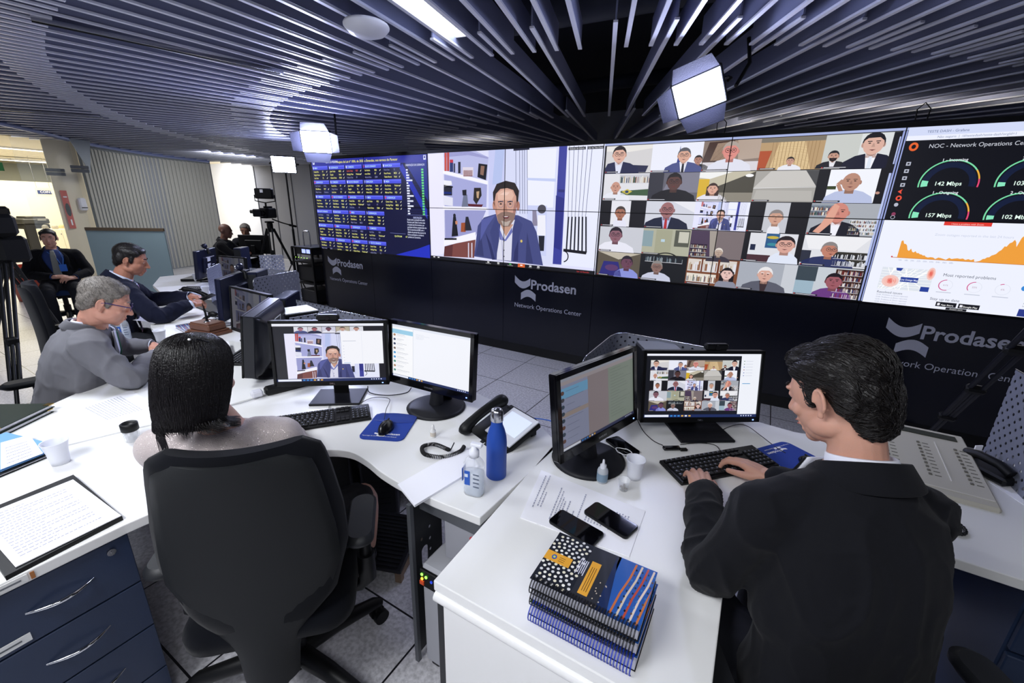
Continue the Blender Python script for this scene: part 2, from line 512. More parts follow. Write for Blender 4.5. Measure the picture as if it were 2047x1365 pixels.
# ================================================================ walls
def wall(name, A, B, z0, z1, m, th=0.08, kind='structure', **kw):
    A = Vector(A); B = Vector(B); d = (B - A); n = Vector((-d.y, d.x)).normalized() * th / 2
    mb = MB(); mb.prism([A - n, B - n, B + n, A + n], z0, z1)
    return mb.build(name, m, kind=kind, **kw)
M_WALL = mat('white_paint', '#dcdfe6', 0.7)
M_GWALL = mat('grey_wall_panel', '#7d7f88', 0.6)
wall('wall_back', (-17.2, 8.0), (-13.9, 8.0), 0, 2.9, M_WALL)
wall('wall_back_panelled', (-13.9, 7.99), (4.0, 7.99), 0, 3.3, M_GWALL)
wall('wall_right', (4.0, -4), (4.0, 8.0), 0, 3.3, M_GWALL)
wall('wall_behind', (-14.5, -3.6), (4.0, -3.6), 0, 3.3, mat('pale_wall', '#c9ccd6', 0.8))
wall('wall_end', (-25.5, -3.6), (-25.5, 9), 0, 2.86, M_CREAM)
# joints of the grey panels
mb = MB()
for k in range(12):
    mb.box((-13.85 + k * 0.9, 7.944, 1.5), (0.03, 0.012, 3.0))
mb.build('trim_1', mat('panel_joint', '#3c3e46', 0.7), kind='structure')
# light cove between the back wall and the rear of the video wall (seen above the screens)
for k, (x, y, l) in enumerate(((0.75, 5.7, 2.0), (-0.9, 6.0, 1.1), (2.4, 5.3, 1.2), (-4.2, 5.9, 1.2))):
    fixture((x, y, 2.87), (l, 0.16), 0.06, ['long bright fluorescent batten glowing above the right half of the video wall', 'fluorescent batten glowing behind the top of the gallery screen',
            'short fluorescent batten above the far right of the video wall', 'small fluorescent batten glowing above the speaker screen'][k], 9.5, warm=True)

# blinds
M_BLIND = mat('pleated_blind_fabric', '#b0aca2', 0.8, var=0.08, vscale=40)
pts = catmull([(-11.75, 3.42, 0), (-12.45, 4.3, 0), (-12.95, 5.3, 0), (-13.2, 6.4, 0)], 12)
L_ = 0; acc = [0]
for a, b in zip(pts[:-1], pts[1:]): L_ += (b - a).length; acc.append(L_)
def along(s):
    for i in range(len(pts) - 1):
        if s <= acc[i + 1]:
            t = (s - acc[i]) / (acc[i + 1] - acc[i]); return pts[i].lerp(pts[i + 1], t), (pts[i + 1] - pts[i]).normalized()
    return pts[-1], (pts[-1] - pts[-2]).normalized()
t = thing('vertical_blinds', (-12.5, 4.6, 0), 0, 'tall grey brown vertical blinds hanging behind the glass partition', 'blinds')
nb = 34
for k in range(nb):
    p, d = along((k + 0.5) * L_ / nb); q = Vector((d.x, d.y)); n = Vector((-d.y, d.x)); hw = L_ / nb * 0.56
    ang = R(14); dd = Vector((d.x * math.cos(ang) - d.y * math.sin(ang), d.x * math.sin(ang) + d.y * math.cos(ang)))
    nn = Vector((-dd.y, dd.x)) * 0.004; c = Vector((p.x, p.y)) - Vector((-12.5, 4.6))
    mb = MB(); mb.prism([c - dd * hw - nn, c + dd * hw - nn, c + dd * hw + nn, c - dd * hw + nn], 0.02, 2.6)
    mb.build('blind_slat', M_BLIND, t)
mb = MB(); mb.tube([(p.x + 12.5, p.y - 4.6, 2.62) for p in pts], 0.03, 6); mb.build('head_rail', M_GREY, t)
wall('wall_left', (-12.1, 3.4), (-13.6, 6.6), 0, 2.9, M_GWALL, 0.05)

# glass partition with its head rail
G = [(-7.2, -1.2), (-8.3, 0.35), (-9.75, 2.1), (-11.4, 3.4), (-12.3, 4.5), (-12.75, 5.4), (-13.0, 6.3)]
gp = catmull([(x, y, 0) for x, y in G], 8)
mb = MB(); mb.tube([(p.x, p.y, 2.66) for p in gp], 0.05, 8)
mb.build('trim_2', mat('blue_grey_rail', '#7d88b4', 0.35, metal=0.6), kind='structure')
M_GLASS = bpy.data.materials.new('clear_glass'); M_GLASS.use_nodes = True
b = M_GLASS.node_tree.nodes['Principled BSDF']; b.inputs['Base Color'].default_value = (0.8, 0.9, 0.92, 1); b.inputs['Alpha'].default_value = 0.14
b.inputs['Roughness'].default_value = 0.04
mb = MB()
gi = [p for p in gp if p.x < -9.6]
for a, b_ in zip(gi[:-1], gi[1:]):
    mb.quad((a.x, a.y, 0), (b_.x, b_.y, 0), (b_.x, b_.y, 2.62), (a.x, a.y, 2.62))
mb.build('window_1', M_GLASS, kind='structure')
# hinges
for k, (x, y, z, l) in enumerate(((-10.6, 2.93, 2.11, 'dark metal glass door hinge at the edge of the blinds'), (-10.68, 2.63, 2.04, 'dark metal patch fitting between the glass panes over the corridor door'))):
    t = thing('partition_bracket', (x, y, z), 1.0, l, 'hinge')
    mb = MB(); mb.box((0.1, 0.02, 0), (0.24, 0.03, 0.055), bev=0.006); mb.build('plate', M_GREY, t)
    mb = MB(); mb.box((0.1, 0.02, 0.06), (0.24, 0.028, 0.05), bev=0.006); mb.build('clamp', M_GREY, t)
mb = MB(); mb.prism([(0, 0), (0.10, 0.02), (0.06, 0.16), (0.04, 0.16)], 0, 0.02)
t = thing('glass_fin', (-10.57, 3.03, 0), 0, 'pale triangular glass stiffening fin at the top of the partition', 'glass fin')
mb = MB(); mb.add([(0, -0.05, 2.62), (0, 0.22, 2.62), (0, 0.12, 2.08), (0.02, -0.05, 2.62), (0.02, 0.22, 2.62), (0.02, 0.12, 2.08)], [[0, 1, 2], [5, 4, 3], [0, 3, 4, 1], [1, 4, 5, 2], [2, 5, 3, 0]])
mb.build('fin_pane', mat('fin_glass', '#b9c2c8', 0.1, alpha=0.7), t)

# frosted low partition with a brown cap
A = Vector((-9.95, 2.72)); B = Vector((-9.05, 3.48))
t = thing('low_partition', ((A + B) / 2).to_3d(), 0, 'pale blue frosted low screen with a brown cap standing before the blinds', 'partition')
d = (B - A); n = Vector((-d.y, d.x)).normalized() * 0.012; c = (A + B) / 2
mb = MB(); mb.prism([A - n - c, B - n - c, B + n - c, A + n - c], 0.0, 1.14); mb.build('panel', mat('frosted_panel', '#8aa0a8', 0.4), t)
n = n * 1.8
mb = MB(); mb.prism([A - n - c, B - n - c, B + n - c, A + n - c], 1.14, 1.19); mb.build('cap', mat('brown_cap', '#5e5040', 0.4), t)

# cream column with fire hose panel and towel dispenser
wall('wall_cream_end', (-11.16, 2.77), (-11.08, 3.17), 0, 2.62, M_CREAM, 0.12)
wall('wall_cream_side', (-11.2, 3.17), (-13.0, 3.6), 0, 2.85, M_CREAM, 0.1)
rot90 = Matrix(((0, 0, 1), (1, 0, 0), (0, 1, 0)))
t = thing('fire_hose_sign', (-11.05, 2.855, 1.45), 0.2, 'tall red fire hose sign with a round opening on the cream wall end', 'sign')
mb = MB(); mb.box((0, 0, 0), (0.012, 0.095, 0.66), bev=0.004); mb.build('plate', mat('red_sign', '#c8402c', 0.35), t)
mb = MB(); mb.cyl((0.004, 0, 0), (0.014, 0, 0), 0.035, n=24)
o = mb.build('opening', M_GLOSS, t); o.scale = (1, 1, 3.2)
mb = MB(); mb.box((0.012, 0, 0.22), (0.004, 0.05, 0.02)); mb.box((0.012, 0, -0.22), (0.004, 0.02, 0.1)); mb.build('sign_marks', M_PAPER, t)
t = thing('towel_dispenser', (-11.01, 3.04, 1.55), 0.2, 'white towel dispenser on the cream wall beside the red sign', 'dispenser')
mb = MB(); mb.box((0.04, 0, 0), (0.09, 0.11, 0.22), bev=0.03); mb.build('casing', mat('white_plastic', '#e6e7ee', 0.35), t)
mb = MB(); mb.box((0.088, 0, -0.06), (0.004, 0.09, 0.012)); mb.build('slot', M_BLACK, t)

# corridor behind the glass
wall('wall_corridor', (-22.6, 3.2), (-22.3, 8.2), 0, 2.16, mat('cream_panel', '#f1ead0', 0.6), 0.08)
wall('wall_corridor_upper', (-24.9, 2.0), (-24.2, 9), 0, 2.86, mat('pale_corridor_wall', '#e9ecdf', 0.7), 0.08)
for k, (x, y, z, sx, sy, l) in enumerate(((-16.6, 3.66, 2.79, .3, 1.1, 'bright fluorescent light nearest in the corridor ceiling'), (-20.58, 4.2, 2.72, .3, .9, 'small corridor light, leftmost of the far row'),
        (-20.5, 4.75, 2.72, .3, .9, 'small corridor light in the middle of the far row'), (-20.4, 5.6, 2.72, .3, .9, 'small corridor light, rightmost of the far row'))):
    fixture((x, y, z), (sx, sy), 0, l, 9, warm=True)
l = area_light('corridor_lamp_light', (-17.5, 3.6, 2.7), (-17.5, 3.7, 0), 3.5, 210, (1.0, 0.93, 0.74), 2.5)
l = area_light('corridor_lamp_light', (-21.0, 4.5, 2.7), (-21.0, 4.7, 0), 2.5, 110, (1.0, 0.95, 0.78), 2.5)
l = area_light('corridor_lamp_light', (-12.6, 1.9, 2.7), (-12.6, 2.0, 0), 1.6, 40, (1.0, 0.95, 0.84), 1.0)

t = thing('copier', (-20.2, 4.27, 0), 0.25, 'black office copier standing in the corridor before the cream panels', 'copier')
mb = MB(); mb.box((0, 0, 0.42), (0.6, 0.62, 0.84), bev=0.02); mb.build('cabinet', mat('copier_black', '#1b1a18', 0.4), t)
mb = MB(); mb.box((0, 0, 0.93), (0.62, 0.66, 0.16), bev=0.03); mb.box((0.0, 0.05, 1.04), (0.45, 0.5, 0.07), bev=0.02); mb.build('scanner_lid', mat('copier_grey', '#3a3935', 0.4), t)
mb = MB(); mb.box((0.32, 0.12, 0.98), (0.06, 0.2, 0.06)); mb.build('control_panel', mat('copier_panel', '#8a8a84', 0.4), t)
mb = MB(); mb.box((0, -0.42, 0.35), (0.5, 0.2, 0.7), bev=0.01); mb.build('paper_feeder', mat('copier_white', '#d8d6c8', 0.5), t)
t = thing('fire_extinguisher', (-22.2, 4.42, 0.06), 0, 'red fire extinguisher hanging on the far corridor wall', 'fire extinguisher')
mb = MB(); mb.lathe([(0.001, 0), (0.1, 0.01), (0.12, 0.08), (0.12, 0.62), (0.08, 0.72), (0.03, 0.76), (0.001, 0.76)]); mb.build('cylinder', mat('extinguisher_red', '#c8281e', 0.3), t)
mb = MB(); mb.cyl((0, 0, 0.76), (0, 0, 0.84), 0.03); mb.box((0.02, 0.03, 0.88), (0.03, 0.2, 0.05)); mb.build('valve', M_BLACK, t)
mb = MB(); mb.box((0.12, 0, 0.4), (0.01, 0.12, 0.2)); mb.build('label_sticker', M_PAPER, t)
t = thing('filing_cabinet', (-18.5, 4.33, 0), 0.1, 'cream cupboard with keys in its doors beside the copier', 'cabinet')
mb = MB(); mb.box((0, 0, 0.38), (0.5, 0.56, 0.76)); mb.build('carcass', mat('cream_panel', '#f1ead0', 0.6), t)
for k in (-1, 0, 1):
    mb = MB(); mb.box((0.256, k * 0.187, 0.38), (0.014, 0.18, 0.72), bev=0.003); dd = mb.build('door', mat('cream_door', '#e6dcba', 0.5), t)
    mb = MB(); mb.cyl((0.26, k * 0.187 + 0.06, 0.62), (0.285, k * 0.187 + 0.06, 0.62), 0.012, n=10); mb.build('lock', M_STEEL, dd)
for k, (y, c, l) in enumerate(((4.2, '#77736a', 'grey pile of papers left end on the cream cupboard'), (4.36, '#a89f8a', 'beige wicker basket heap on the cream cupboard'), (4.56, '#c9b07a', 'small yellowish ornament on the cream cupboard'))):
    mb = MB(); mb.sphere((0, 0, 0.06), (0.08, 0.07, 0.06)); mb.box((0, 0, 0.03), (0.14, 0.13, 0.06), bev=0.01)
    mb.build(['paper_pile', 'wicker_basket', 'ornament'][k], mat('clutter%d' % k, c, 0.7), label=l, cat=['papers', 'basket', 'ornament'][k], loc=(-18.5 + (k == 1) * .1 - (k != 1) * .09, y, 0.76))
t = thing('hanging_sign', (-19.45, 4.6, 1.8), 0.15, 'cream hanging sign with a navy band reading COINTI', 'sign')
mb = MB(); mb.box((0, 0, 0), (0.02, 0.38, 0.26)); mb.build('board', M_CREAM, t)
mb = MB(); mb.box((0.012, 0, 0.0), (0.006, 0.32, 0.11)); mb.build('band', mat('sign_navy', '#1c2f6a', 0.5), t)
vs, fs = text_shape('COINTI', 0.09, 0.01, 'CENTER')
mb = MB(); mb.add([(0.018, 0.05 + v.x, v.y - 0.02) for v in vs], fs); mb.build('lettering', M_PAPER, t)
mb = MB(); mb.cyl((0, -0.15, 0.13), (0, -0.15, 1.02), 0.004, n=6); mb.cyl((0, 0.15, 0.13), (0, 0.15, 1.02), 0.004, n=6); mb.build('hanger', M_STEEL, t)
mb = MB(); mb.box((0, 0, 0), (0.02, 0.2, 0.15)); t = mb.build('exit_sign', mat('exit_green', '#0e4a2c', 0.4), label='dark green sign board above the corridor at the left edge', cat='sign', loc=(-12.75, 2.46, 2.19))
mb = MB(); mb.cyl((0, 0, 0.07), (0, 0, 0.66), 0.004, n=6); mb.build('hanger', M_STEEL, t)
t = thing('waste_bin', (-10.5, 1.98, 0), 0.2, 'red tapered waste bin with a dark liner at the left of the seated man', 'bin')
mb = MB(); mb.loft([[(x * s, y * s, z) for x, y in rrect(0.34, 0.34, 0.05)] for s, z in ((0.8, 0), (1.0, 0.62))]); mb.build('bucket', mat('bin_red', '#c23c22', 0.35), t)
mb = MB(); mb.loft([[(x * s, y * s, z) for x, y in rrect(0.34, 0.34, 0.05)] for s, z in ((0.98, 0.4), (1.06, 0.44), (1.06, 0.54), (1.0, 0.56))]); mb.build('liner', M_BLACK, t)
mb = MB(); mb.box((0.17, 0.0, 0.27), (0.01, 0.2, 0.16)); mb.build('label_sticker', mat('bin_label', '#8a3524', 0.5), t)
# ================================================================ video wall
X0, X1 = -5.87, 2.87
PW = (X1 - X0) / 8; ZB, ZM, ZT = 1.025, 1.64, 2.255
vw = thing('video_wall', (X0, YW, 0), 0, 'long black video wall of joined display panels above a glossy black base', 'video wall')
def vwp(x, z, l=0): return Vector((x - X0, -0.004 - 0.0006 * l, z))
M_PANEL = mat('wall_gloss_panel', '#12141f', 0.2, spec=0.5)
for i in range(8):
    mb = MB(); x = i * PW + PW / 2
    mb.box((x, 0.30, 0.56), (PW - 0.004, 0.6, 0.89)); mb.build('base_panel', M_PANEL, vw)
mb = MB(); mb.box((4 * PW, 0.33, 0.055), (8 * PW, 0.6, 0.11)); mb.build('plinth', mat('plinth_black', '#0a0a0c', 0.4), vw)
for i in range(8):
    for z in (ZB, ZM):
        mb = MB(); mb.box((i * PW + PW / 2, 0.08, z + 0.3075), (PW - 0.003, 0.15, 0.612)); mb.build('display_panel', M_GLOSS, vw)
mb = MB(); mb.box((4 * PW, 0.08, ZT + 0.02), (8 * PW + 0.06, 0.16, 0.035)); mb.box((-0.015, 0.08, 1.64), (0.03, 0.16, 1.26)); mb.build('outer_frame', M_BLACK, vw)
# bezels in front of the pictures
mb = MB()
for i in range(1, 8): mb.box((i * PW, -0.012, ZM), (0.0065, 0.004, ZT - ZB))
mb.box((4 * PW, -0.012, ZM), (8 * PW, 0.004, 0.0065))
mb.build('bezel', M_BLACK, vw)
# hooks on the top edge
for px in (1438, 1836):
    x = W(px, 270)[0] - X0
    mb = MB(); mb.tube([(x - .03, .05, ZT + .03), (x - .035, .05, ZT + .12), (x, .05, ZT + .16), (x + .035, .05, ZT + .12), (x + .03, .05, ZT + .03)], 0.004, 6)
    mb.build('lifting_eye', M_BLACK, vw)

M_SCR = screen_mat('wall_screen', 1.0)

# ---- small drawn people used in the pictures
AXB = [1.0]
def bust(c, cx, y0, h, skin, hair, coat, shirt=None, tie=None, face=0.0, glasses=False, bald=False, lay=3, wid=1.0, long_hair=False, beard=None, wide=1.0, ax=None):
    """head and shoulders; y0 bottom, h height"""
    ax = AXB[0] if ax is None else ax
    hw = h * 0.62 * wid * (ax ** .6); top = y0 + h; hr = h * 0.285; hx = hr * 0.80 * wide * ax; hy = y0 + h * 0.67
    cx0 = cx
    c.poly([(cx - hw, y0), (cx + hw, y0), (cx + hw * .92, y0 + h * .2), (cx + hw * .55, y0 + h * .36), (cx + hw * .2, y0 + h * .42), (cx - hw * .2, y0 + h * .42), (cx - hw * .55, y0 + h * .36), (cx - hw * .92, y0 + h * .2)], coat, lay)
    if long_hair: c.poly([(cx - hx * 1.35, y0 + h * .3), (cx + hx * 1.35, y0 + h * .3), (cx + hx * 1.3, hy + hr * .4), (cx, hy + hr * 1.2), (cx - hx * 1.3, hy + hr * .4)], hair, lay + 1)
    c.poly([(cx - hx * .5, y0 + h * .3), (cx + hx * .5, y0 + h * .3), (cx + hx * .5, hy), (cx - hx * .5, hy)], dk(skin, .8), lay + 1)
    if shirt:
        c.poly([(cx - hw * .2, y0 + h * .42), (cx + hw * .2, y0 + h * .42), (cx + hw * .1, y0), (cx - hw * .1, y0)], shirt, lay + 1)
        c.poly([(cx - hx * .5, y0 + h * .42), (cx + hx * .5, y0 + h * .42), (cx, y0 + h * .32)], dk(skin, .8), lay + 2)
    if tie: c.poly([(cx - hw * .05, y0 + h * .34), (cx + hw * .05, y0 + h * .34), (cx + hw * .07, y0), (cx - hw * .07, y0)], tie, lay + 3)
    if not bald: c.ell(cx, hy + hr * .18, hx * 1.1, hr * 1.0, hair, lay + 2)
    c.ell(cx - hx, hy - hr * .05, hx * .16, hr * .24, dk(skin, .9), lay + 2); c.ell(cx + hx, hy - hr * .05, hx * .16, hr * .24, dk(skin, .9), lay + 2)
    c.ell(cx, hy, hx, hr, skin, lay + 3)
    if not bald: c.poly([(cx - hx * .98, hy + hr * .35), (cx - hx * .6, hy + hr * .62), (cx + hx * .5, hy + hr * .66), (cx + hx * .98, hy + hr * .3), (cx + hx * .8, hy + hr * .9), (cx, hy + hr * 1.12), (cx - hx * .8, hy + hr * .9)], hair, lay + 4)
    f = face * hx * .3; cx += f
    if beard: c.poly([(cx - hx * .8, hy - hr * .25), (cx - hx * .35, hy - hr * .3), (cx, hy - hr * .28), (cx + hx * .35, hy - hr * .3), (cx + hx * .8, hy - hr * .25), (cx + hx * .6, hy - hr * .8), (cx, hy - hr * 1.04), (cx - hx * .6, hy - hr * .8)], beard, lay + 4)
    for s in (-1, 1):
        c.ell(cx + s * hx * .4, hy + hr * .12, hx * .14, hr * .06, '#2a1c1c', lay + 5, n=8)
        c.line([(cx + s * hx * .18, hy + hr * .3), (cx + s * hx * .62, hy + hr * .3)], hr * .08, hair if not bald else dk(skin, .5), lay + 5)
    c.poly([(cx - hx * .06, hy + hr * .1), (cx + hx * .06, hy + hr * .1), (cx + hx * .18, hy - hr * .25), (cx - hx * .18, hy - hr * .25)], dk(skin, .86), lay + 5)
    c.poly([(cx - hx * .34, hy - hr * .5), (cx + hx * .34, hy - hr * .5), (cx, hy - hr * .62)], '#6a2c30', lay + 5)
    if glasses:
        for s in (-1, 1): c.arc(cx + s * hx * .42, hy + hr * .1, hr * .22, hr * .27, 0, 360, '#20202a', lay + 6, 12, sx=ax * .95)
        c.line([(cx - hx * .15, hy + hr * .1), (cx + hx * .15, hy + hr * .1)], hr * .06, '#20202a', lay + 6)
def dk(c, k):
    c = c.lstrip('#'); v = [int(int(c[i:i + 2], 16) * k) for i in (0, 2, 4)]
    return '#%02x%02x%02x' % tuple(min(255, u) for u in v)
def shelves(c, x0, y0, x1, y1, rows, cols=('#7a3a30', '#30406a', '#c8c0b0', '#284a3a', '#e8e4da', '#8a6a40'), back='#5a4436', lay=2, fill=.8, seed=1):
    rr = random.Random(seed)
    c.rect(x0, y0, x1, y1, back, lay)
    for k in range(rows):
        a = y0 + (y1 - y0) * k / rows; h = (y1 - y0) / rows; x = x0 + (x1 - x0) * .02
        while x < x1:
            wd = (x1 - x0) * rr.uniform(.012, .035)
            if rr.random() < fill: c.rect(x, a + h * .08, min(x + wd * .9, x1), a + h * rr.uniform(.55, .85), rr.choice(cols), lay + 1)
            x += wd
        c.rect(x0, a, x1, a + h * .06, '#d8d8e0', lay + 1)

# ---- 1. the speaker
def speaker_canvas():
    """the man in a blue jacket before a shelf, in metres of the wall"""
    c = Canvas()
    def q(*pp): return [W(600 + x * .30288, 270 + y * .30288) for x, y in pp]
    c.rect(-3.68, 1.025, -1.49, 2.25, '#dfe0fb', 0)
    def pg(col, lay, *pp): c.poly(q(*pp), col, lay)
    pg('#eceafd', 1, (850, 130), (950, 118), (960, 780), (865, 800))
    pg('#c9cdf4', 1, (1245, 100), (1360, 95), (1330, 810), (1245, 700))
    pg('#b7c4ee', 2, (1290, 100), (1350, 96), (1330, 320), (1270, 330))
    # shelf bays
    pg('#b9bce6', 1, (950, 118), (1160, 105), (1245, 150), (1235, 320), (950, 240))
    pg('#8f8fc4', 1, (950, 118), (1120, 108), (1245, 150), (1240, 160), (1110, 135), (950, 150))
    pg('#a7aadb', 1, (945, 260), (1235, 330), (1230, 490), (950, 470))
    pg('#9a9ccf', 1, (950, 495), (1230, 495), (1150, 690), (955, 700))
    pg('#f6f5ff', 3, (945, 235), (1240, 305), (1240, 328), (945, 255))
    pg('#f6f5ff', 3, (945, 470), (1230, 478), (1235, 498), (945, 495))
    pg('#f6f5ff', 3, (950, 695), (1160, 640), (1160, 690), (950, 730))
    # things on the shelves
    for x, w_, t_, b_, col in ((955, 14, 120, 240, '#c8503c'), (972, 14, 118, 240, '#b8402e'), (990, 22, 170, 245, '#22306a'), (1015, 10, 190, 250, '#30304a'), (1045, 16, 180, 255, '#20202c'), (1075, 70, 215, 270, '#e0d8e6'), (1080, 60, 235, 275, '#8a5a5a')):
        pg(col, 4, (x, t_), (x + w_, t_), (x + w_, b_), (x, b_))
    pg('#c02c3c', 5, (990, 165), (1012, 165), (1012, 185), (990, 185))
    pg('#16161c', 4, (1180, 190), (1238, 198), (1228, 300), (1172, 280)); pg('#8c6a5a', 5, (1195, 205), (1220, 208), (1212, 270), (1190, 262))
    pg('#1c1c26', 4, (950, 330), (1005, 345), (1005, 400), (950, 400)); pg('#f0f0f8', 4, (948, 300), (1000, 305), (1005, 330), (950, 345)); pg('#2a3a8a', 4, (950, 375), (1000, 378), (1000, 392), (950, 390))
    pg('#e4e4f4', 4, (948, 400), (1010, 415), (1010, 470), (948, 462)); pg('#14141a', 4, (950, 330), (1010, 340), (1010, 350), (950, 345))
    pg('#6f7690', 4, (1080, 395), (1105, 395), (1112, 475), (1068, 475)); pg('#1c1c24', 5, (1072, 365), (1100, 362), (1100, 400), (1075, 400))
    pg('#2a2420', 4, (1150, 350), (1195, 350), (1200, 400), (1165, 460), (1145, 430)); pg('#c0a080', 5, (1165, 375), (1185, 372), (1180, 420), (1168, 415)); pg('#5a1c24', 4, (1110, 455), (1210, 460), (1200, 476), (1112, 472))
    pg('#15151c', 4, (1012, 540), (1030, 540), (1045, 665), (1002, 670)); c.ell(*W(600 + 1021 * .30288, 270 + 532 * .30288), .02, .022, '#20202a', 5)
    pg('#c88a6a', 5, (1025, 570), (1040, 565), (1042, 590), (1028, 590)); pg('#a0522c', 4, (1065, 580), (1092, 578), (1095, 640), (1062, 640)); pg('#26262e', 4, (1095, 540), (1112, 540), (1135, 630), (1085, 632)); pg('#15151c', 4, (955, 680), (1035, 680), (1035, 692), (955, 692))
    # cabinet
    pg('#7c4640', 2, (955, 735), (1160, 680), (1150, 810), (950, 800)); pg('#5c2f2e', 3, (955, 735), (1010, 722), (1005, 802), (950, 800))
    for x in (1110, 1132): pg('#d8d4e8', 4, (x, 712), (x + 7, 711), (x + 7, 808), (x, 806))
    # curtain, blue band and fishing rods
    pg('#d8dcf8', 1, (1360, 90), (1700, 75), (1680, 860), (1340, 830))
    for x in (1425, 1450, 1468, 1482, 1500): c.line(q((x, 100), (x + 2, 520)), .006, '#6a6f8c', 3)
    pg('#26263a', 4, (1410, 92), (1515, 86), (1515, 100), (1410, 108))
    pg('#eef0ff', 2, (1500, 100), (1695, 90), (1670, 480), (1500, 480)); pg('#c4cef4', 3, (1500, 285), (1690, 290), (1690, 310), (1500, 300))
    pg('#3a3f9a', 3, (1712, 74), (1765, 72), (1725, 855), (1668, 850)); pg('#2a2d78', 4, (1705, 360), (1748, 362), (1745, 380), (1703, 378)); pg('#2c3084', 4, (1690, 400), (1745, 420), (1720, 760), (1675, 740))
    pg('#e9ecff', 2, (1770, 72), (2015, 58), (1955, 880), (1728, 858))
    for k in range(6): c.line(q((1780 + 30 * k, 75), (1770 + 23 * k, 540)), .005, '#5a5f80', 4); c.line(q((1773 + 23 * k, 540), (1758 + 26 * k, 770)), .017, '#20222e', 5)
    pg('#15151c', 6, (1740, 750), (1895, 768), (1888, 788), (1738, 768)); c.arc(*W(600 + 1738 * .30288, 270 + 800 * .30288), .05, .062, -80, 90, '#15151c', 6)
    pg('#ccd2f6', 3, (1500, 465), (1630, 468), (1625, 800), (1500, 780)); pg('#8c86a0', 4, (1535, 500), (1560, 500), (1570, 600), (1535, 600)); c.ell(*W(600 + 1597 * .30288, 270 + 490 * .30288), .05, .045, '#4a4854', 5)
    pg('#f0f0fa', 4, (1570, 530), (1620, 530), (1622, 665), (1565, 660)); pg('#20222e', 4, (1575, 665), (1615, 665), (1610, 765), (1580, 765))
    # the man
    pg('#454b82', 6, (1150, 800), (1175, 600), (1215, 545), (1300, 520), (1440, 530), (1530, 570), (1562, 640), (1605, 860), (1310, 825))
    pg('#363b6c', 7, (1160, 790), (1195, 640), (1215, 800)); pg('#363b6c', 7, (1500, 640), (1540, 850), (1490, 845))
    pg('#dcdcee', 8, (1312, 560), (1420, 560), (1395, 830), (1300, 822)); pg('#b8b8d6', 9, (1330, 640), (1350, 830), (1338, 828))
    pg('#3e447a', 9, (1300, 530), (1325, 590), (1315, 700), (1295, 823), (1255, 640)); pg('#3e447a', 9, (1425, 540), (1405, 620), (1395, 832), (1440, 700), (1470, 590))
    pg('#6a70b4', 9, (1310, 600), (1345, 680), (1355, 690), (1400, 610), (1405, 640), (1360, 700), (1320, 690)); pg('#c79a86', 9, (1325, 590), (1410, 590), (1360, 670))
    for y in (700, 760, 800): c.ell(*W(600 + 1348 * .30288, 270 + y * .30288), .008, .008, '#1c1c28', 10, 8)
    c.ell(*W(600 + 1463 * .30288, 270 + 700 * .30288), .014, .016, '#d8c06a', 10, 10)
    pg('#2c2422', 9, (1278, 450), (1275, 380), (1300, 325), (1360, 304), (1420, 318), (1448, 370), (1440, 470), (1425, 480), (1290, 480))
    c.ell(*W(600 + 1283 * .30288, 270 + 465 * .30288), .02, .05, '#c08a78', 9); c.ell(*W(600 + 1441 * .30288, 270 + 470 * .30288), .02, .05, '#b07a6a', 9)
    pg('#cf9f8e', 10, (1288, 430), (1298, 375), (1330, 350), (1400, 352), (1428, 390), (1432, 470), (1420, 540), (1385, 600), (1345, 605), (1308, 570), (1290, 500))
    pg('#e2b8a6', 11, (1305, 385), (1340, 365), (1400, 368), (1415, 400), (1400, 430), (1310, 430))
    pg('#2c2422', 11, (1285, 400), (1290, 350), (1330, 318), (1400, 322), (1438, 360), (1440, 420), (1425, 400), (1410, 365), (1370, 352), (1325, 358), (1300, 385))
    pg('#8d7268', 12, (1302, 530), (1330, 512), (1360, 505), (1395, 512), (1425, 520), (1415, 560), (1385, 604), (1345, 608), (1312, 580))
    pg('#b9aaa2', 13, (1330, 565), (1362, 575), (1395, 562), (1375, 600), (1345, 600)); pg('#6a2f36', 13, (1338, 535), (1385, 535), (1375, 552), (1350, 552)); pg('#e8e0e0', 14, (1345, 537), (1378, 537), (1372, 542), (1350, 542))
    for x in (1310, 1372): pg('#2a2020', 12, (x, 438), (x + 34, 436), (x + 34, 443), (x, 446)); c.ell(*W(600 + (x + 18) * .30288, 270 + 456 * .30288), .016, .008, '#2a2020', 13, 8)
    for x in (1328, 1390): c.arc(*W(600 + x * .30288, 270 + 458 * .30288), .033, .037, 0, 360, '#7c7c94', 14, 14)
    pg('#b58474', 12, (1348, 455), (1362, 455), (1372, 505), (1342, 508))
    pg('#bd8a7c', 11, (1290, 430), (1300, 480), (1308, 560), (1345, 603), (1318, 580), (1293, 510)); pg('#a87a70', 11, (1422, 430), (1432, 470), (1420, 540), (1385, 600), (1405, 540), (1412, 480))
    pg('#eecabc', 12, (1320, 395), (1350, 378), (1385, 380), (1370, 400)); pg('#565da0', 8, (1200, 560), (1290, 530), (1240, 600), (1190, 700)); pg('#2d3162', 8, (1225, 640), (1262, 720), (1290, 822), (1270, 822)); pg('#2d3162', 8, (1445, 640), (1420, 740), (1408, 832), (1440, 832))
    # tool bar
    c.rect(-3.68, 1.025, -1.49, 1.062, '#15151a', 15)
    return c
SPK = speaker_canvas()
c = Canvas(); c.sub(SPK, -3.68, 1.025, -1.49, 2.255, -3.68, 1.025, -1.49, 2.25)
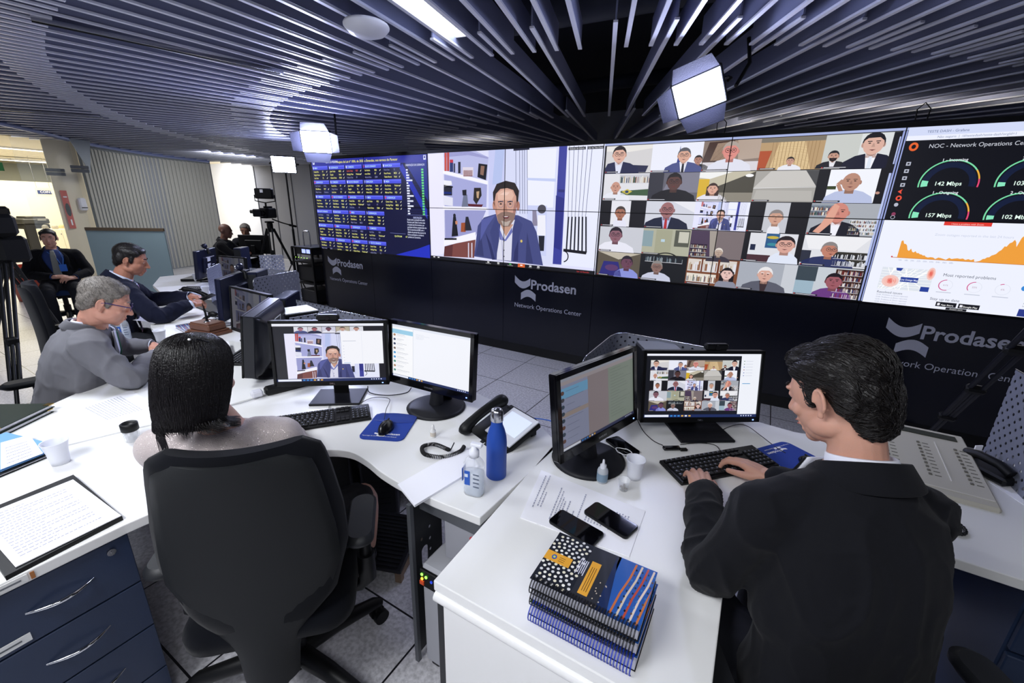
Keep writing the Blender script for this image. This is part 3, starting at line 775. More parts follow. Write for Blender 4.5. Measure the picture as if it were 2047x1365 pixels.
for x, col, t_ in ((-3.62, '#f4f4f4', ''), (-3.55, '#f4f4f4', ''), (-2.80, '#f4f4f4', 'Participantes'), (-2.66, '#f4f4f4', 'Chat'), (-2.50, '#58c468', 'Compartilhar'), (-2.24, '#f4f4f4', 'Gravar'), (-2.14, '#f4f4f4', 'Reagir')):
    c.rect(x - .014, 1.043, x + .014, 1.055, col, 17)
    if t_: c.text(x, 1.03, t_, .014, '#d8d8d8', 17, align='CENTER')
c.rect(-2.40, 1.026, -2.31, 1.066, '#d8642c', 16); c.rect(-2.37, 1.043, -2.34, 1.055, '#ffffff', 17)
c.text(-1.62, 1.035, 'Sair da Reunião', .022, '#d03a3a', 17, align='CENTER')
c.rect(-1.86, 2.215, -1.68, 2.24, '#20242c', 16); c.text(-1.77, 2.221, 'Exibição de Galeria', .02, '#e8e8f0', 17, align='CENTER')
c.rect(-1.66, 2.215, -1.50, 2.24, '#20242c', 16); c.text(-1.58, 2.221, 'Sair da Tela Cheia', .02, '#e8e8f0', 17, align='CENTER')
c.build('screen_picture', M_SCR, vwp, vw, dim=1.0)

# ---- 2. the session board
c = Canvas()
c.rect(-5.87, 1.025, -3.685, 2.25, '#0b0e38', 0)
c.rect(-5.87, 2.165, -3.685, 2.25, '#2a2f9a', 1)
c.poly([(-4.05, 2.165), (-3.685, 1.7), (-3.685, 2.165)], '#1d2a86', 1); c.poly([(-4.15, 2.1), (-4.1, 2.16), (-3.72, 1.62), (-3.72, 1.5)], '#222fae', 1)
c.poly([(-4.3, 1.025), (-3.685, 1.025), (-3.685, 1.2), (-3.9, 1.13)], '#2230c0', 1); c.poly([(-5.87, 1.5), (-5.4, 1.3), (-5.0, 1.6), (-5.6, 1.9)], '#0d1a50', 1)
c.text(-4.75, 2.195, 'Projeto de Lei nº 1006, de 2020 e Emendas, nos termos do Parecer', .042, '#f2ee62', 4, bold=.01, align='CENTER', sx=1.0)
c.text(-5.42, 2.2, 'SENADO FEDERAL', .04, '#e8ecff', 4, bold=.012, align='CENTER', sx=.8)
for x in (-5.84, -3.75): c.rect(x, 2.19, x + .04, 2.24, '#e8ecff', 3); c.rect(x + .01, 2.205, x + .03, 2.232, '#2a2f9a', 4)
rr = random.Random(5)
colx = [-5.855, -5.50, -5.152, -4.806, -4.443]; colw = [.345, .340, .335, .352, .325]
rowz = [2.166, 1.976, 1.778, 1.576, 1.377, 1.182]
names = ['Major Souza', 'Vanda Silva', 'Sérgio Neves', 'Luis Lima', 'Jader Prado', 'Ângelo', 'Helena Farias', 'Carlos Viana', 'Rodrigo Paes', 'Nelson Dias', 'Oto Rocha', 'Irene Alves', 'Marcos Pinto', 'Paulo Reis', 'Rosa Fontes', 'Tadeu Ramos', 'Vera Castro', 'Zilda Moura']
pty = ['PSD', 'PDT', 'MDB', 'PT', 'Podemos', 'Rede', 'DEM', 'PP', 'PSDB', 'PL']
ids = ['CCJ', 'CAE', 'CAS', 'CDH', 'CMA', 'CRE', 'CTFC', 'CE']
n_ = 0
for r_, z in enumerate(rowz):
    for k in range(5 if r_ < 3 else 4):
        x = colx[k]; w_ = colw[k]
        c.rect(x, z - .05, x + w_ - .012, z, '#4a52e0', 2); c.rect(x, z - .02, x + w_ - .012, z, '#5f68f2', 3)
        c.text(x + .045, z - .037, ['MESA', 'LIDERANÇAS', 'COMISSÃO', 'BLOCO SENADO', 'BANCADA'][(k + r_) % 5], .032, '#c8f0ff', 4, bold=.008, sx=.8)
        c.rect(x + .01, z - .038, x + .03, z - .012, rr.choice(['#e8ecff', '#e84848', '#c8d0ff']), 4)
        for q_ in range(3):
            zz = z - .085 - q_ * .042; n_ += 1
            on = rr.random() > .18
            col = '#f2f08a' if on else '#8a8cb4'
            if r_ == 0 and k == 2 and q_ == 0: col = '#e0604c'
            c.text(x + .02, zz, names[n_ % 18], .03, col, 4, bold=.012, sx=.8); c.text(x + w_ * .6, zz, pty[(n_ * 3) % 10], .03, col, 4, bold=.012, sx=.8)
            if on: c.line([(x + w_ * .86, zz + .008), (x + w_ * .88, zz), (x + w_ * .92, zz + .02)], .006, '#f6f6d0', 4)
c.text(-3.89, 2.125, 'ORIENTAÇÃO DAS LIDERANÇAS', .032, '#e8ecff', 4, bold=.008, align='CENTER', sx=.66)
for k in range(18):
    z = 2.09 - k * .0305
    c.rect(-4.04, z - .018, -4.04 + rr.choice([.03, .05, .045, .1, .05, .04, .11]), z, '#e8ecff', 4)
    c.rect(-3.79, z - .02, -3.755, z, '#6adf78', 4); c.rect(-4.06, z - .024, -3.74, z - .0225, '#2a3380', 3)
c.rect(-4.06, 1.545, -3.70, 1.548, '#8890d0', 4)
c.text(-3.88, 1.505, 'DESCRIÇÃO', .03, '#c8d0ff', 4, bold=.01, align='CENTER', sx=.9)
for k, l in enumerate(['Dispõe sobre a prestação de auxílio', 'financeiro pela União às santas casas', 'e hospitais sem fins lucrativos, que', 'participam de forma complementar do', 'SUS, no exercício de 2020, com o', 'objetivo de permitir-lhes atuarem de', 'forma coordenada no combate à', 'pandemia do Coronavírus.']):
    c.text(-4.06, 1.478 - k * .031, l, .031, '#dfe4ff', 4, bold=.01, sx=.66)
c.text(-4.3, 1.26, 'QUÓRUM', .03, '#e6ef8a', 4, bold=.01); c.text(-4.1, 1.26, '67', .03, '#e6ef8a', 4, bold=.01); c.rect(-4.38, 1.305, -4.1, 1.308, '#8890d0', 4)
c.build('screen_picture', M_SCR, vwp, vw)

# ---- 3. the gallery of 25 callers
def gallery():
    c = Canvas(); c.rect(0, 0, 5, 5, '#141318', 0)   # unit tiles, y upward, row 0 on top
    T = []
    def tile(row_, k, bg, **kw):
        x0 = k; y0 = 4 - row_
        c.rect(x0 + kw.get('l', 0), y0 + .01, x0 + 1 - kw.get('r', 0), y0 + .985, bg, 1); return x0, y0
    sk = '#d9a893'; sk2 = '#c98f7a'; dark = '#1c1c2a'
    def tagn(x, y, w_=.34): c.rect(x + .01, y + .02, x + w_, y + .07, '#24242c', 12); c.rect(x + .015, y + .03, x + .035, y + .06, '#d04040', 13); c.rect(x + .05, y + .035, x + w_ - .03, y + .055, '#c8c8d0', 13)
    # row 1
    x, y = tile(0, 0, '#d4d2d4'); c.poly([(x, y + .98), (x + 1, y + .98), (x + 1, y + .85), (x + .5, y + .75), (x, y + .8)], '#e9e6e2', 2); c.poly([(x + .5, y + .02), (x + .9, y + .02), (x + .95, y + .25), (x + .5, y + .3)], '#2a2c4a', 2); bust(c, x + .3, y, .98, '#dcae9c', '#241c1c', '#23264a', '#dfe2f4', glasses=True)
    x, y = tile(0, 1, '#eceefb'); bust(c, x + .65, y, .82, sk, '#5a5a62', '#4a5288', '#e8e8f4', '#20202c', glasses=True); bust(c, x + .93, y + .05, .5, '#b08070', '#201818', '#16161e', lay=2); c.poly([(x + .5, y + .05), (x + .56, y + .9), (x + .6, y + .05)], '#2c3c8a', 2)
    x, y = tile(0, 2, '#8a7a70'); c.poly([(x, y + .3), (x + .1, y + .95), (x + .55, y + .98), (x + .5, y + .3)], '#4c3a34', 2); c.poly([(x + .15, y + .35), (x + .25, y + .9), (x + .6, y + .95), (x + .6, y + .35)], '#a8907e', 2); c.poly([(x + .65, y + .35), (x + 1, y + .4), (x + 1, y + .98), (x + .6, y + .98)], '#b5a294', 2); c.rect(x + .02, y + .01, x + 1, y + .3, '#d9d4da', 2); bust(c, x + .5, y, .95, '#dd8f86', '#b0a49c', '#dfe0ee', glasses=True, wid=.9)
    x, y = tile(0, 3, '#b99a72'); c.rect(x, y + .85, x + 1, y + .98, '#7a7468', 3); c.poly([(x, y + .02), (x + .13, y + .02), (x + .2, y + .6), (x, y + .6)], '#b0502c', 3)
    for k in range(14): c.line([(x + .2 + .055 * k, y + .02), (x + .2 + .055 * k, y + .85)], .008, '#9a7c54', 2)
    c.poly([(x + .3, y + .85), (x + .7, y + .85), (x + .85, y + .02), (x + .2, y + .02)], '#e0c69a', 1); bust(c, x + .52, y, .4, '#c99a88', '#2a2420', '#e8e8f0')
    x, y = tile(0, 4, '#c9ccc8'); c.rect(x + .5, y + .3, x + .95, y + .98, '#dcdfe0', 2); c.rect(x + .92, y, x + 1, y + .98, '#15151a', 9); bust(c, x + .16, y + .02, .52, '#c89a86', '#14141a', '#1c1c24', '#e8e8ee', beard='#1a1616', lay=2); bust(c, x + .68, y, 1.0, '#dcb0a0', '#15131a', '#15162c', '#f4f4fc', '#dfe6f4', wid=.85)
    # row 2
    x, y = tile(1, 0, '#e0e0e6'); shelves(c, x + .35, y + .62, x + 1, y + .95, 1, back='#c8c8d0', seed=3); c.poly([(x + .4, y + .35), (x + 1, y + .42), (x + 1, y + .18), (x + .4, y + .2)], '#3f5a3e', 3); c.poly([(x + .42, y + .32), (x + .55, y + .42), (x + .66, y + .33), (x + .55, y + .22)], '#c8b84a', 4); c.ell(x + .54, y + .32, .04, .05, '#28406a', 5); bust(c, x + .28, y, .72, '#c89684', '#b8b4b4', '#e6e8f2', bald=True)
    x, y = tile(1, 1, '#63626e'); c.rect(x, y + .01, x + .3, y + .98, '#34343e', 2); c.poly([(x + .3, y + .3), (x + 1, y + .3), (x + 1, y + .98), (x + .45, y + .98)], '#7d7c8c', 2); bust(c, x + .52, y, .98, '#5a3c38', '#1c1618', '#16141a', glasses=True)
    x, y = tile(1, 2, '#c2bba6'); c.rect(x, y + .05, x + .2, y + .75, '#d8b02c', 2); c.poly([(x, y + .98), (x + .6, y + .98), (x + .2, y + .75), (x, y + .8)], '#efefee', 2); c.poly([(x + .35, y + .5), (x + 1, y + .98), (x + 1, y + .2), (x + .35, y + .2)], '#4a463c', 2); c.rect(x + .4, y + .02, x + 1, y + .3, '#8a8478', 3); c.ell(x + .9, y + .85, .07, .05, '#fbfbff', 4); bust(c, x + .28, y, .62, '#dba894', '#3a2420', '#e4e2ee', long_hair=True)
    x, y = tile(1, 3, '#a8a5a0'); c.poly([(x, y + .45), (x + .25, y + .98), (x + .8, y + .98), (x + 1, y + .5)], '#c9c6c2', 2); c.line([(x, y + .44), (x + 1, y + .48)], .015, '#e8e8ea', 3); c.poly([(x + .02, y + .05), (x + .98, y + .05), (x + .95, y + .36), (x + .06, y + .38)], '#b6b3ae', 3); c.poly([(x + .8, y + .98), (x + 1, y + .98), (x + 1, y + .5)], '#4a4a4c', 2)
    x, y = tile(1, 4, '#f2f4fc', l=.17, r=.13); c.rect(x + .17, y + .4, x + .3, y + .5, '#34401e', 2); bust(c, x + .5, y, .92, '#b98a76', '#3c3632', '#b9c2e2', bald=True, wid=.85); c.line([(x + .38, y + .35), (x + .32, y + .55), (x + .38, y + .68)], .06, '#b98a76', 10); c.ell(x + .9, y + .3, .03, .04, '#c09080', 10)
    # row 3
    x, y = tile(2, 0, '#e6e6ee', l=.22, r=.34); bust(c, x + .44, y, .78, '#a8705a', '#4a403c', '#e4e4f4', wid=.45)
    x, y = tile(2, 1, '#d2d4e0'); c.poly([(x + .55, y + .98), (x + 1, y + .98), (x + 1, y + .6)], '#e8e8f0', 2); bust(c, x + .45, y, 1.0, '#9c6a6c', '#6a5a5c', '#1c2038', '#b8c0e8', '#b02c34', bald=True, glasses=True)
    x, y = tile(2, 2, '#dfe0fb'); c.sub(SPK, x, y + .01, x + 1, y + .985, -3.68, 1.06, -1.49, 2.25)
    x, y = tile(2, 3, '#c6c8d0', l=.27, r=.33); bust(c, x + .47, y - .02, .78, '#d0a08a', '#8a8280', '#e8e8f0', wid=.3)
    x, y = tile(2, 4, '#a8acb4'); shelves(c, x + .62, y + .05, x + 1, y + .5, 4, back='#d8dce4', seed=5); c.rect(x, y + .55, x + .4, y + .95, '#8a94a0', 2); shelves(c, x, y + .6, x + .4, y + .9, 2, back='#5a6470', seed=9); bust(c, x + .42, y, 1.05, '#d0887a', '#c87a6a', '#1a1a26', '#f0f0fa', bald=True, wid=.8); c.poly([(x + .1, y + .1), (x + .2, y + .35), (x + .34, y + .98), (x + .42, y + .9), (x + .36, y + .4), (x + .2, y + .05)], '#dfa490', 12)
    # row 4
    x, y = tile(3, 0, '#c9cbd4'); bust(c, x + .38, y, .98, '#8a5f6c', '#241c28', '#e8e8f4', glasses=True)
    x, y = tile(3, 1, '#b0b09c'); c.rect(x, y + .3, x + .22, y + .9, '#8aa0a8', 2); c.rect(x + .28, y + .02, x + .62, y + .95, '#a4a48c', 2); c.rect(x + .68, y + .35, x + .98, y + .95, '#56584e', 3); c.rect(x + .76, y + .5, x + .96, y + .9, '#c8c6b8', 4); c.arc(x + .55, y - .15, .22, .26, 20, 160, '#20201c', 5); c.rect(x + .4, y + .5, x + .48, y + .6, '#b8d0e0', 4)
    x, y = tile(3, 2, '#7a6e70'); c.poly([(x, y + .98), (x + .35, y + .98), (x + .42, y + .02), (x, y + .02)], '#4a3a52', 2); c.poly([(x + .35, y + .98), (x + .5, y + .98), (x + .5, y + .02), (x + .42, y + .02)], '#a39a92', 2); shelves(c, x + .02, y + .05, x + .34, y + .5, 3, back='#2c2434', seed=12); bust(c, x + .58, y - .1, .5, '#b8a090', '#e0d8d0', '#3a3440')
    x, y = tile(3, 3, '#dedfe6', l=.1, r=.1); c.rect(x + .38, y + .5, x + .6, y + .98, '#2c5a8a', 2); c.ell(x + .49, y + .85, .1, .05, '#c8b040', 3); c.ell(x + .5, y + .62, .09, .05, '#3a8a9a', 3); c.rect(x + .1, y + .02, x + .5, y + .25, '#4a2c34', 2); c.rect(x + .13, y + .4, x + .22, y + .6, '#1c2444', 2); bust(c, x + .72, y, .92, '#d8a496', '#231a1e', '#dfe6f6', glasses=True, wid=.6, wide=1.1)
    x, y = tile(3, 4, '#dfe0e6'); c.poly([(x, y + .98), (x + 1, y + .98), (x + .8, y + .55), (x + .1, y + .55)], '#eeeef2', 2); c.rect(x, y + .1, x + .15, y + .5, '#2c3040', 3); shelves(c, x + .5, y + .05, x + 1, y + .5, 2, back='#34322c', seed=21, fill=.9, cols=('#e8e8ee', '#d0d4dc', '#202028')); bust(c, x + .42, y, .8, '#c0806c', '#8a8484', '#2c3460', face=1, wid=1.1, glasses=True)
    # row 5
    x, y = tile(4, 0, '#5c5448'); c.poly([(x, y + .98), (x + 1, y + .98), (x + .5, y + .7)], '#c0b8a8', 2); c.poly([(x + .05, y + .02), (x + .15, y + .6), (x + .5, y + .6), (x + .6, y + .02)], '#2e2c78', 3); c.ell(x + .35, y + .35, .16, .13, '#5a3a6a', 4); bust(c, x + .7, y, .88, '#6a4458', '#2c2430', '#8a92d8', face=1, wid=.7)
    x, y = tile(4, 1, '#16181c'); shelves(c, x + .1, y + .72, x + .9, y + .98, 1, back='#20242a', seed=31, fill=.4, cols=('#5a6a74', '#8a949a')); bust(c, x + .38, y, .78, '#8a6c64', '#8a8684', '#c8cce0', glasses=True, wid=.9)
    x, y = tile(4, 2, '#7a4a30'); shelves(c, x + .02, y + .5, x + .95, y + .95, 1, back='#d8d0c8', seed=41, cols=('#8a5a3a', '#b8a890', '#e0e0e8')); shelves(c, x + .02, y + .1, x + .6, y + .42, 1, back='#e4dcd0', seed=42); c.line([(x + .3, y + .5), (x + .3, y + .98)], .03, '#6a3418', 4); c.line([(x + .62, y + .3), (x + .62, y + .98)], .04, '#6a3418', 4); bust(c, x + .8, y, .72, '#e6c0b8', '#1c1418', '#8a8c9c', long_hair=True, wid=.6)
    x, y = tile(4, 3, '#a8adb8'); c.rect(x + .78, y + .02, x + 1, y + .98, '#c8ccd4', 2); bust(c, x + .48, y, .85, '#d8a898', '#e8e6e8', '#5a5c6a', '#3a2c30')
    x, y = tile(4, 4, '#c6ccd4'); c.rect(x, y + .5, x + .32, y + .98, '#3a4650', 2); c.rect(x, y + .02, x + .3, y + .5, '#9cb4c4', 2); shelves(c, x + .6, y + .02, x + 1, y + .95, 5, back='#3a2018', seed=51, cols=('#e8e0dc', '#7a2c28', '#c8b8b0', '#34406a')); bust(c, x + .6, y - .03, .85, '#9c5a64', '#1c141c', '#6a3a80', wid=.8)
    for r_ in range(5):
        for k in range(5): tagn(k, 4 - r_, .3 + .1 * ((r_ * 3 + k) % 3))
    return c
AXB[0] = .62
GAL = gallery()
AXB[0] = 1.0
c = Canvas(); c.rect(-1.49, 1.025, .70, 2.255, '#141318', 0); c.rect(-1.49, 2.238, .70, 2.255, '#a8b4e0', 1); c.rect(.655, 1.3, .668, 2.2, '#b8c4ee', 4); c.rect(.672, 1.03, .697, 2.235, '#9aa6dc', 3)
c.sub(GAL, -1.472, 1.028, .66, 2.236, 0, 0, 5, 5, lift=1)
c.rect(.652, 1.96, .672, 2.02, '#16161c', 20)
c.build('screen_picture', M_SCR, vwp, vw)

# ---- 4. network dashboard over outage page
c = Canvas(); c.rect(.70, 1.64, 2.87, 2.255, '#0b0c14', 0); c.rect(.70, 1.025, 2.87, 1.64, '#eff2ff', 0)
c.rect(.70, 2.20, 2.87, 2.255, '#d4dcf8', 1); c.rect(.70, 2.17, 2.87, 2.20, '#eef1ff', 2)
c.text(.80, 2.215, 'TESTE DASH - Grafana', .022, '#50608a', 3); c.text(.86, 2.18, 'Não seguro  |  /d/testedash/teste-dash?orgId=1', .02, '#7a86a8', 3)
c.text(.83, 2.118, 'NOC - Network Operations Center  >', .036, '#c8ccd8', 3, sx=.95); c.text(1.52, 2.118, 'TESTE DASH', .036, '#ffffff', 3, bold=.008, sx=.95)
c.ell(.75, 2.13, .025, .028, '#e8642c', 3); c.ell(.75, 2.13, .012, .014, '#0b0c14', 4)
for k, z in enumerate((2.02, 1.972, 1.925, 1.88)): c.rect(.735, z - .012, .76, z + .012, '#b8bccc', 3); c.rect(.742, z - .005, .753, z + .005, '#0b0c14', 4)
c.poly([(.73, 1.835), (.755, 1.852), (.75, 1.835), (.755, 1.818)], '#e85038', 3); c.ell(.746, 1.79, .017, .018, '#e85038', 3); c.ell(.746, 1.79, .008, .009, '#0b0c14', 4); c.ell(.742, 1.745, .012, .013, '#b8bccc', 3); c.ell(.742, 1.68, .012, .013, '#8a3a5a', 3); c.arc(.742, 1.658, .010, .013, 0, 360, '#b8bccc', 3)
gx = [.985, 1.37, 1.78, 2.19, 2.6]
for r_, (zc, lab, vals) in enumerate(((1.875, 'Incoming', ['142 Mbps', '103 Mbps', '48 Mbps', '36 Mbps', '12 Mbps']), (1.665, 'Outgoing', ['157 Mbps', '102 Mbps', '49.1 Mbps', '31 Mbps', '9 Mbps']))):
    for k, x in enumerate(gx):
        c.text(x, zc + .155, '%d - %s' % (k + 1, lab), .026, '#e8eaf4', 4, bold=.01, align='CENTER')
        c.arc(x, zc + .01, .105, .14, -8, 188, '#0f1a38', 2, 20); c.arc(x, zc + .01, .148, .156, 35, 188, '#7adca8', 3); c.arc(x, zc + .01, .148, .156, 12, 35, '#f0b040', 3); c.arc(x, zc + .01, .148, .156, -8, 12, '#e84878', 3)
        c.arc(x, zc + .01, .105, .14, 170 + (k % 3) * 6, 188, '#8ae8c0', 3, 6)
        c.text(x, zc + .0, vals[k], .036, '#e8fff2', 4, bold=.012, align='CENTER')
# outage page
c.rect(1.03, 1.612, 1.27, 1.637, '#e03a30', 2); c.text(1.15, 1.618, 'I have a problem with Zoom', .014, '#ffd8d0', 3, align='CENTER')
c.text(1.0, 1.54, 'Zoom outages reported in the last 24 hours', .022, '#c8cfe2', 3)
pts = [(.83, 1.375)]
def gch(x0, x1, f, n):
    return [(x0 + (x1 - x0) * k / n, 1.375 + f(k / n)) for k in range(n + 1)]
rr = random.Random(3)
chart = gch(.83, .98, lambda t: .13 * math.exp(-t * 2.2) * rr.uniform(.7, 1.25) + .01, 16) + gch(.985, 1.24, lambda t: .012 * rr.uniform(.2, 1.6), 18) + gch(1.245, 1.56, lambda t: (.19 * math.sin(min(1, t * 1.25) * PI / 2) ** 1.5) * rr.uniform(.62, 1.1), 34)
for a, b in zip(chart[:-1], chart[1:]):
    c.poly([(a[0], 1.375), (b[0], 1.375), b, a], '#f0a03c', 3)
c.rect(.80, 1.372, 1.58, 1.376, '#c87838', 3); c.ell(.80, 1.378, .005, .006, '#d04040', 4)
c.text(.84, 1.352, '16h   18h   20h   22h   00h   02h   04h   06h   08h', .015, '#a8b0c8', 3)
c.rect(.765, 1.135, 1.06, 1.30, '#dfe5ee', 2)
rr = random.Random(8)
for k in range(14): c.line([(.765 + rr.random() * .29, 1.137), (.765 + rr.random() * .29, 1.298)], .004, '#ffffff', 3)
for k in range(8): zz = 1.14 + k * .02; c.line([(.767, zz), (1.058, zz + .01 * rr.uniform(-1, 1))], .003, '#ffffff', 3)
for r_, col in ((.045, '#f4c8c0'), (.032, '#ee9a8a'), (.02, '#e4604c'), (.01, '#d83830')): c.ell(.83, 1.2, r_ * 1.1, r_, col, 4); c.ell(1.045, 1.272, r_ * .5, r_, col, 4)
c.rect(.885, 1.2, .985, 1.235, '#27409a', 5); c.text(.935, 1.21, 'Live Outage Map', .018, '#e8ecff', 6, bold=.01, align='CENTER', sx=.8)
c.poly([(.845, 1.3), (.885, 1.3), (.875, 1.278), (.85, 1.28)], '#27409a', 5); c.rect(1.01, 1.14, 1.058, 1.175, '#27409a', 5)
c.text(1.11, 1.262, 'Most reported problems', .03, '#5a6070', 3, sx=.9)
for k, (x, v, a) in enumerate(((1.14, '61%', 200), (1.29, '32%', 130), (1.43, '6%', 30))):
    c.arc(x, 1.2, .035, .038, 0, 360, '#dfe3ee', 3); c.arc(x, 1.2, .034, .039, 90, 90 + a, '#d0508a', 4); c.text(x, 1.195, v, .016, '#b090a0', 4, align='CENTER')
    c.rect(x - .04, 1.145, x + .04, 1.151, '#c8cddc', 3)
c.text(1.08, 1.088, 'Stay up to date', .026, '#5a6070', 3)
for x, t_ in ((1.12, 'App Store'), (1.24, 'Google Play')): c.rect(x, 1.045, x + .11, 1.078, '#14141c', 3); c.text(x + .062, 1.053, t_, .016, '#f4f4f4', 4, bold=.01, align='CENTER'); c.rect(x + .008, 1.052, x + .022, 1.07, '#e8e8f0', 4)
c.rect(1.18, 1.026, 1.29, 1.042, '#14141c', 3); c.text(1.235, 1.03, 'Amazon store', .012, '#f4f4f4', 4, align='CENTER')
c.text(.77, 1.105, 'Resolved issues', .024, '#5a6070', 3)
for k in range(4): c.text(.77, 1.088 - k * .018, '12:44  Problems at Zoom reported', .013, '#9aa0b4', 3)
c.text(1.52, 1.26, 'Tweets', .03, '#5a6070', 3); c.text(1.6, 1.262, 'by @zoom_us', .018, '#7a92c8', 3); c.ell(1.53, 1.22, .016, .018, '#3a8ad8', 4); c.text(1.555, 1.215, 'Zoom', .022, '#3a4050', 3, bold=.01)
for k in range(6): c.text(1.55, 1.185 - k * .018, 'Hi, we are investigating and will update you', .015, '#8a90a4', 3)
c.rect(1.54, 1.03, 1.6, 1.08, '#2c3a8a', 4); c.text(1.61, 1.06, 'How to keep the meeting', .014, '#8a90a4', 3); c.text(1.58, 1.335, '22:24:01', .02, '#c05060', 3)
c.rect(1.59, 1.50, 1.95, 1.636, '#10111a', 5)
c.build('screen_picture', M_SCR, vwp, vw)

# ---- logos on the base
M_LOGO = mat('silver_vinyl', '#b4b6c6', 0.45)
def logo(x, z, s=1.0):
    mb = MB()
    def f(u, v): return (x - X0 + u * s, 0.0 - 0.003, z + v * s)
    def band(p0, n=10):
        # p0: list of (u, vtop, vbot)
        for a, b in zip(p0[:-1], p0[1:]): mb.add([f(a[0], a[2]), f(b[0], b[2]), f(b[0], b[1]), f(a[0], a[1])], [[0, 1, 2, 3]])
    up = []; lo = []
    for k in range(13):
        t_ = k / 12; d = -0.052 * math.sin(PI * t_)
        up.append((t_ * .20, .06 + .03 * (0.5 - t_) * .6 + d * 1.0 + .02, -.02 + d + .02 + .015 * (.5 - t_)))
    band([(u, a, b) for u, a, b in up])
    for k in range(13):
        t_ = k / 12; d = 0.045 * math.sin(PI * t_)
        lo.append((.085 + t_ * .19, -.125 + d + .02, -.205 + d + .02))
    band(lo)
    vs, fs = text_shape('Prodasen', 0.145, 0.022)
    mb.add([f(.205 + v.x * 1.02, -.045 + v.y) for v in vs], fs)
    vs, fs = text_shape('Network Operations Center', 0.072, 0.0)
    mb.add([f(.0 + v.x * .98, -.275 + v.y) for v in vs], fs)
    mb.build('logo', M_LOGO, vw)
logo(-5.73, .82); logo(-2.44, .84); logo(.885, .835)
# ================================================================ desks
ZD = 0.74
def top_mesh(mb, poly, z=ZD, th=0.032, inset=0.0):
    mb.prism(poly, z - th, z)
def worktop(name, poly, label, legs=(), z=ZD, cat='desk'):
    t = thing(name, (poly[0][0], poly[0][1], 0), 0, label, cat)
    ox, oy = poly[0]
    q = [(x - ox, y - oy) for x, y in poly]
    mb = MB(); top_mesh(mb, q, z)
    mb.build('tabletop', M_WHITE, t, recalc=True, bevel=0.003)
    return t, ox, oy
def sm2(pts, n=6): return [(p.x, p.y) for p in catmull([(x, y, 0) for x, y in pts], n)]

# --- desk of the woman (left foreground)
polyL = [(-0.628, 0.905), (-0.60, 1.39), (-0.65, 1.47), (-0.79, 1.575), (-1.18, 1.665), (-1.7, 1.76), (-2.33, 1.77), (-2.40, 1.45), (-2.02, 1.16), (-2.08, .80), (-2.18, 0.5), (-2.27, 0.18), (-2.3, -0.9), (-1.50, -0.9), (-1.50, 0.32)]
polyL += sm2([(-1.49, .42), (-1.46, .62), (-1.42, .80), (-1.36, .895), (-1.27, .94), (-1.17, .935), (-1.07, .912), (-.95, .898), (-.80, .895)], 4)
deskL, ox, oy = worktop('corner_desk', polyL, 'white curved corner desk where the woman in the beige sweater sits')
mb = MB()   # steel frame rail and slotted leg plate at the right end
mb.box((-.84 + .03 - ox + .10, .925 - oy, .685), (.36, .035, .045)); mb.box((-0.70 - ox, 1.14 - oy, .685), (.04, .45, .04))
mb.build('frame_rail', M_GREY, deskL)
def holed_plate(name, x, y0, y1, z0, z1, th, holes, m, parent):
    bm = bmesh.new()
    # outline with holes filled by triangulation
    def loop(pts):
        vs = [bm.verts.new((x, p[0], p[1])) for p in pts]
        return [bm.edges.new((vs[i], vs[(i + 1) % len(vs)])) for i in range(len(vs))]
    es = loop([(y0, z0), (y1, z0), (y1, z1), (y0, z1)])
    for (cy, cz, ry, rz) in holes:
        if rz > ry * 1.3:
            pts = []
            for k in range(17): a = PI * k / 16; pts.append((cy + ry * math.cos(a), cz + rz - ry + ry * math.sin(a)))
            for k in range(17): a = PI + PI * k / 16; pts.append((cy + ry * math.cos(a), cz - rz + ry + ry * math.sin(a)))
        else: pts = [(cy + ry * math.cos(2 * PI * k / 12), cz + rz * math.sin(2 * PI * k / 12)) for k in range(12)]
        es += loop(pts)
    bmesh.ops.triangle_fill(bm, edges=es, use_beauty=True)
    me = bpy.data.meshes.new(name); bm.to_mesh(me); bm.free(); me.materials.append(m)
    o = bpy.data.objects.new(name, me); COL.objects.link(o); o.parent = parent
    sd = o.modifiers.new('s', 'SOLIDIFY'); sd.thickness = th; sd.offset = 0
    return o
lx = -.885 - ox
holes = [(.925 - oy, .452, .017, .040)] + [(.911 - oy, z, .006, .007) for z in (.529, .378)] + [(.955 - oy, z, .006, .007) for z in (.554, .503, .455, .405, .354, .25)]
holed_plate('leg', lx, .868 - oy, 1.02 - oy, 0.03, .71, .003, holes, mat('leg_plate', '#2a2c30', 0.4, metal=0.3), deskL)
mb = MB(); mb.box((lx, .864 - oy, .355), (.016, .016, .71)); mb.build('leg_post', M_GREY, deskL)
mb = MB(); mb.box((-1.95 - ox, 1.68 - oy, .37), (.6, .03, .7)); mb.box((-1.55 - ox, 1.72 - oy, .37), (.03, .4, .7)); mb.build('modesty_panel', M_DARK, deskL)
mb = MB(); mb.box((-2.15 - ox, -0.2 - oy, .36), (.03, 1.3, .70)); mb.build('side_panel', M_GREY, deskL)

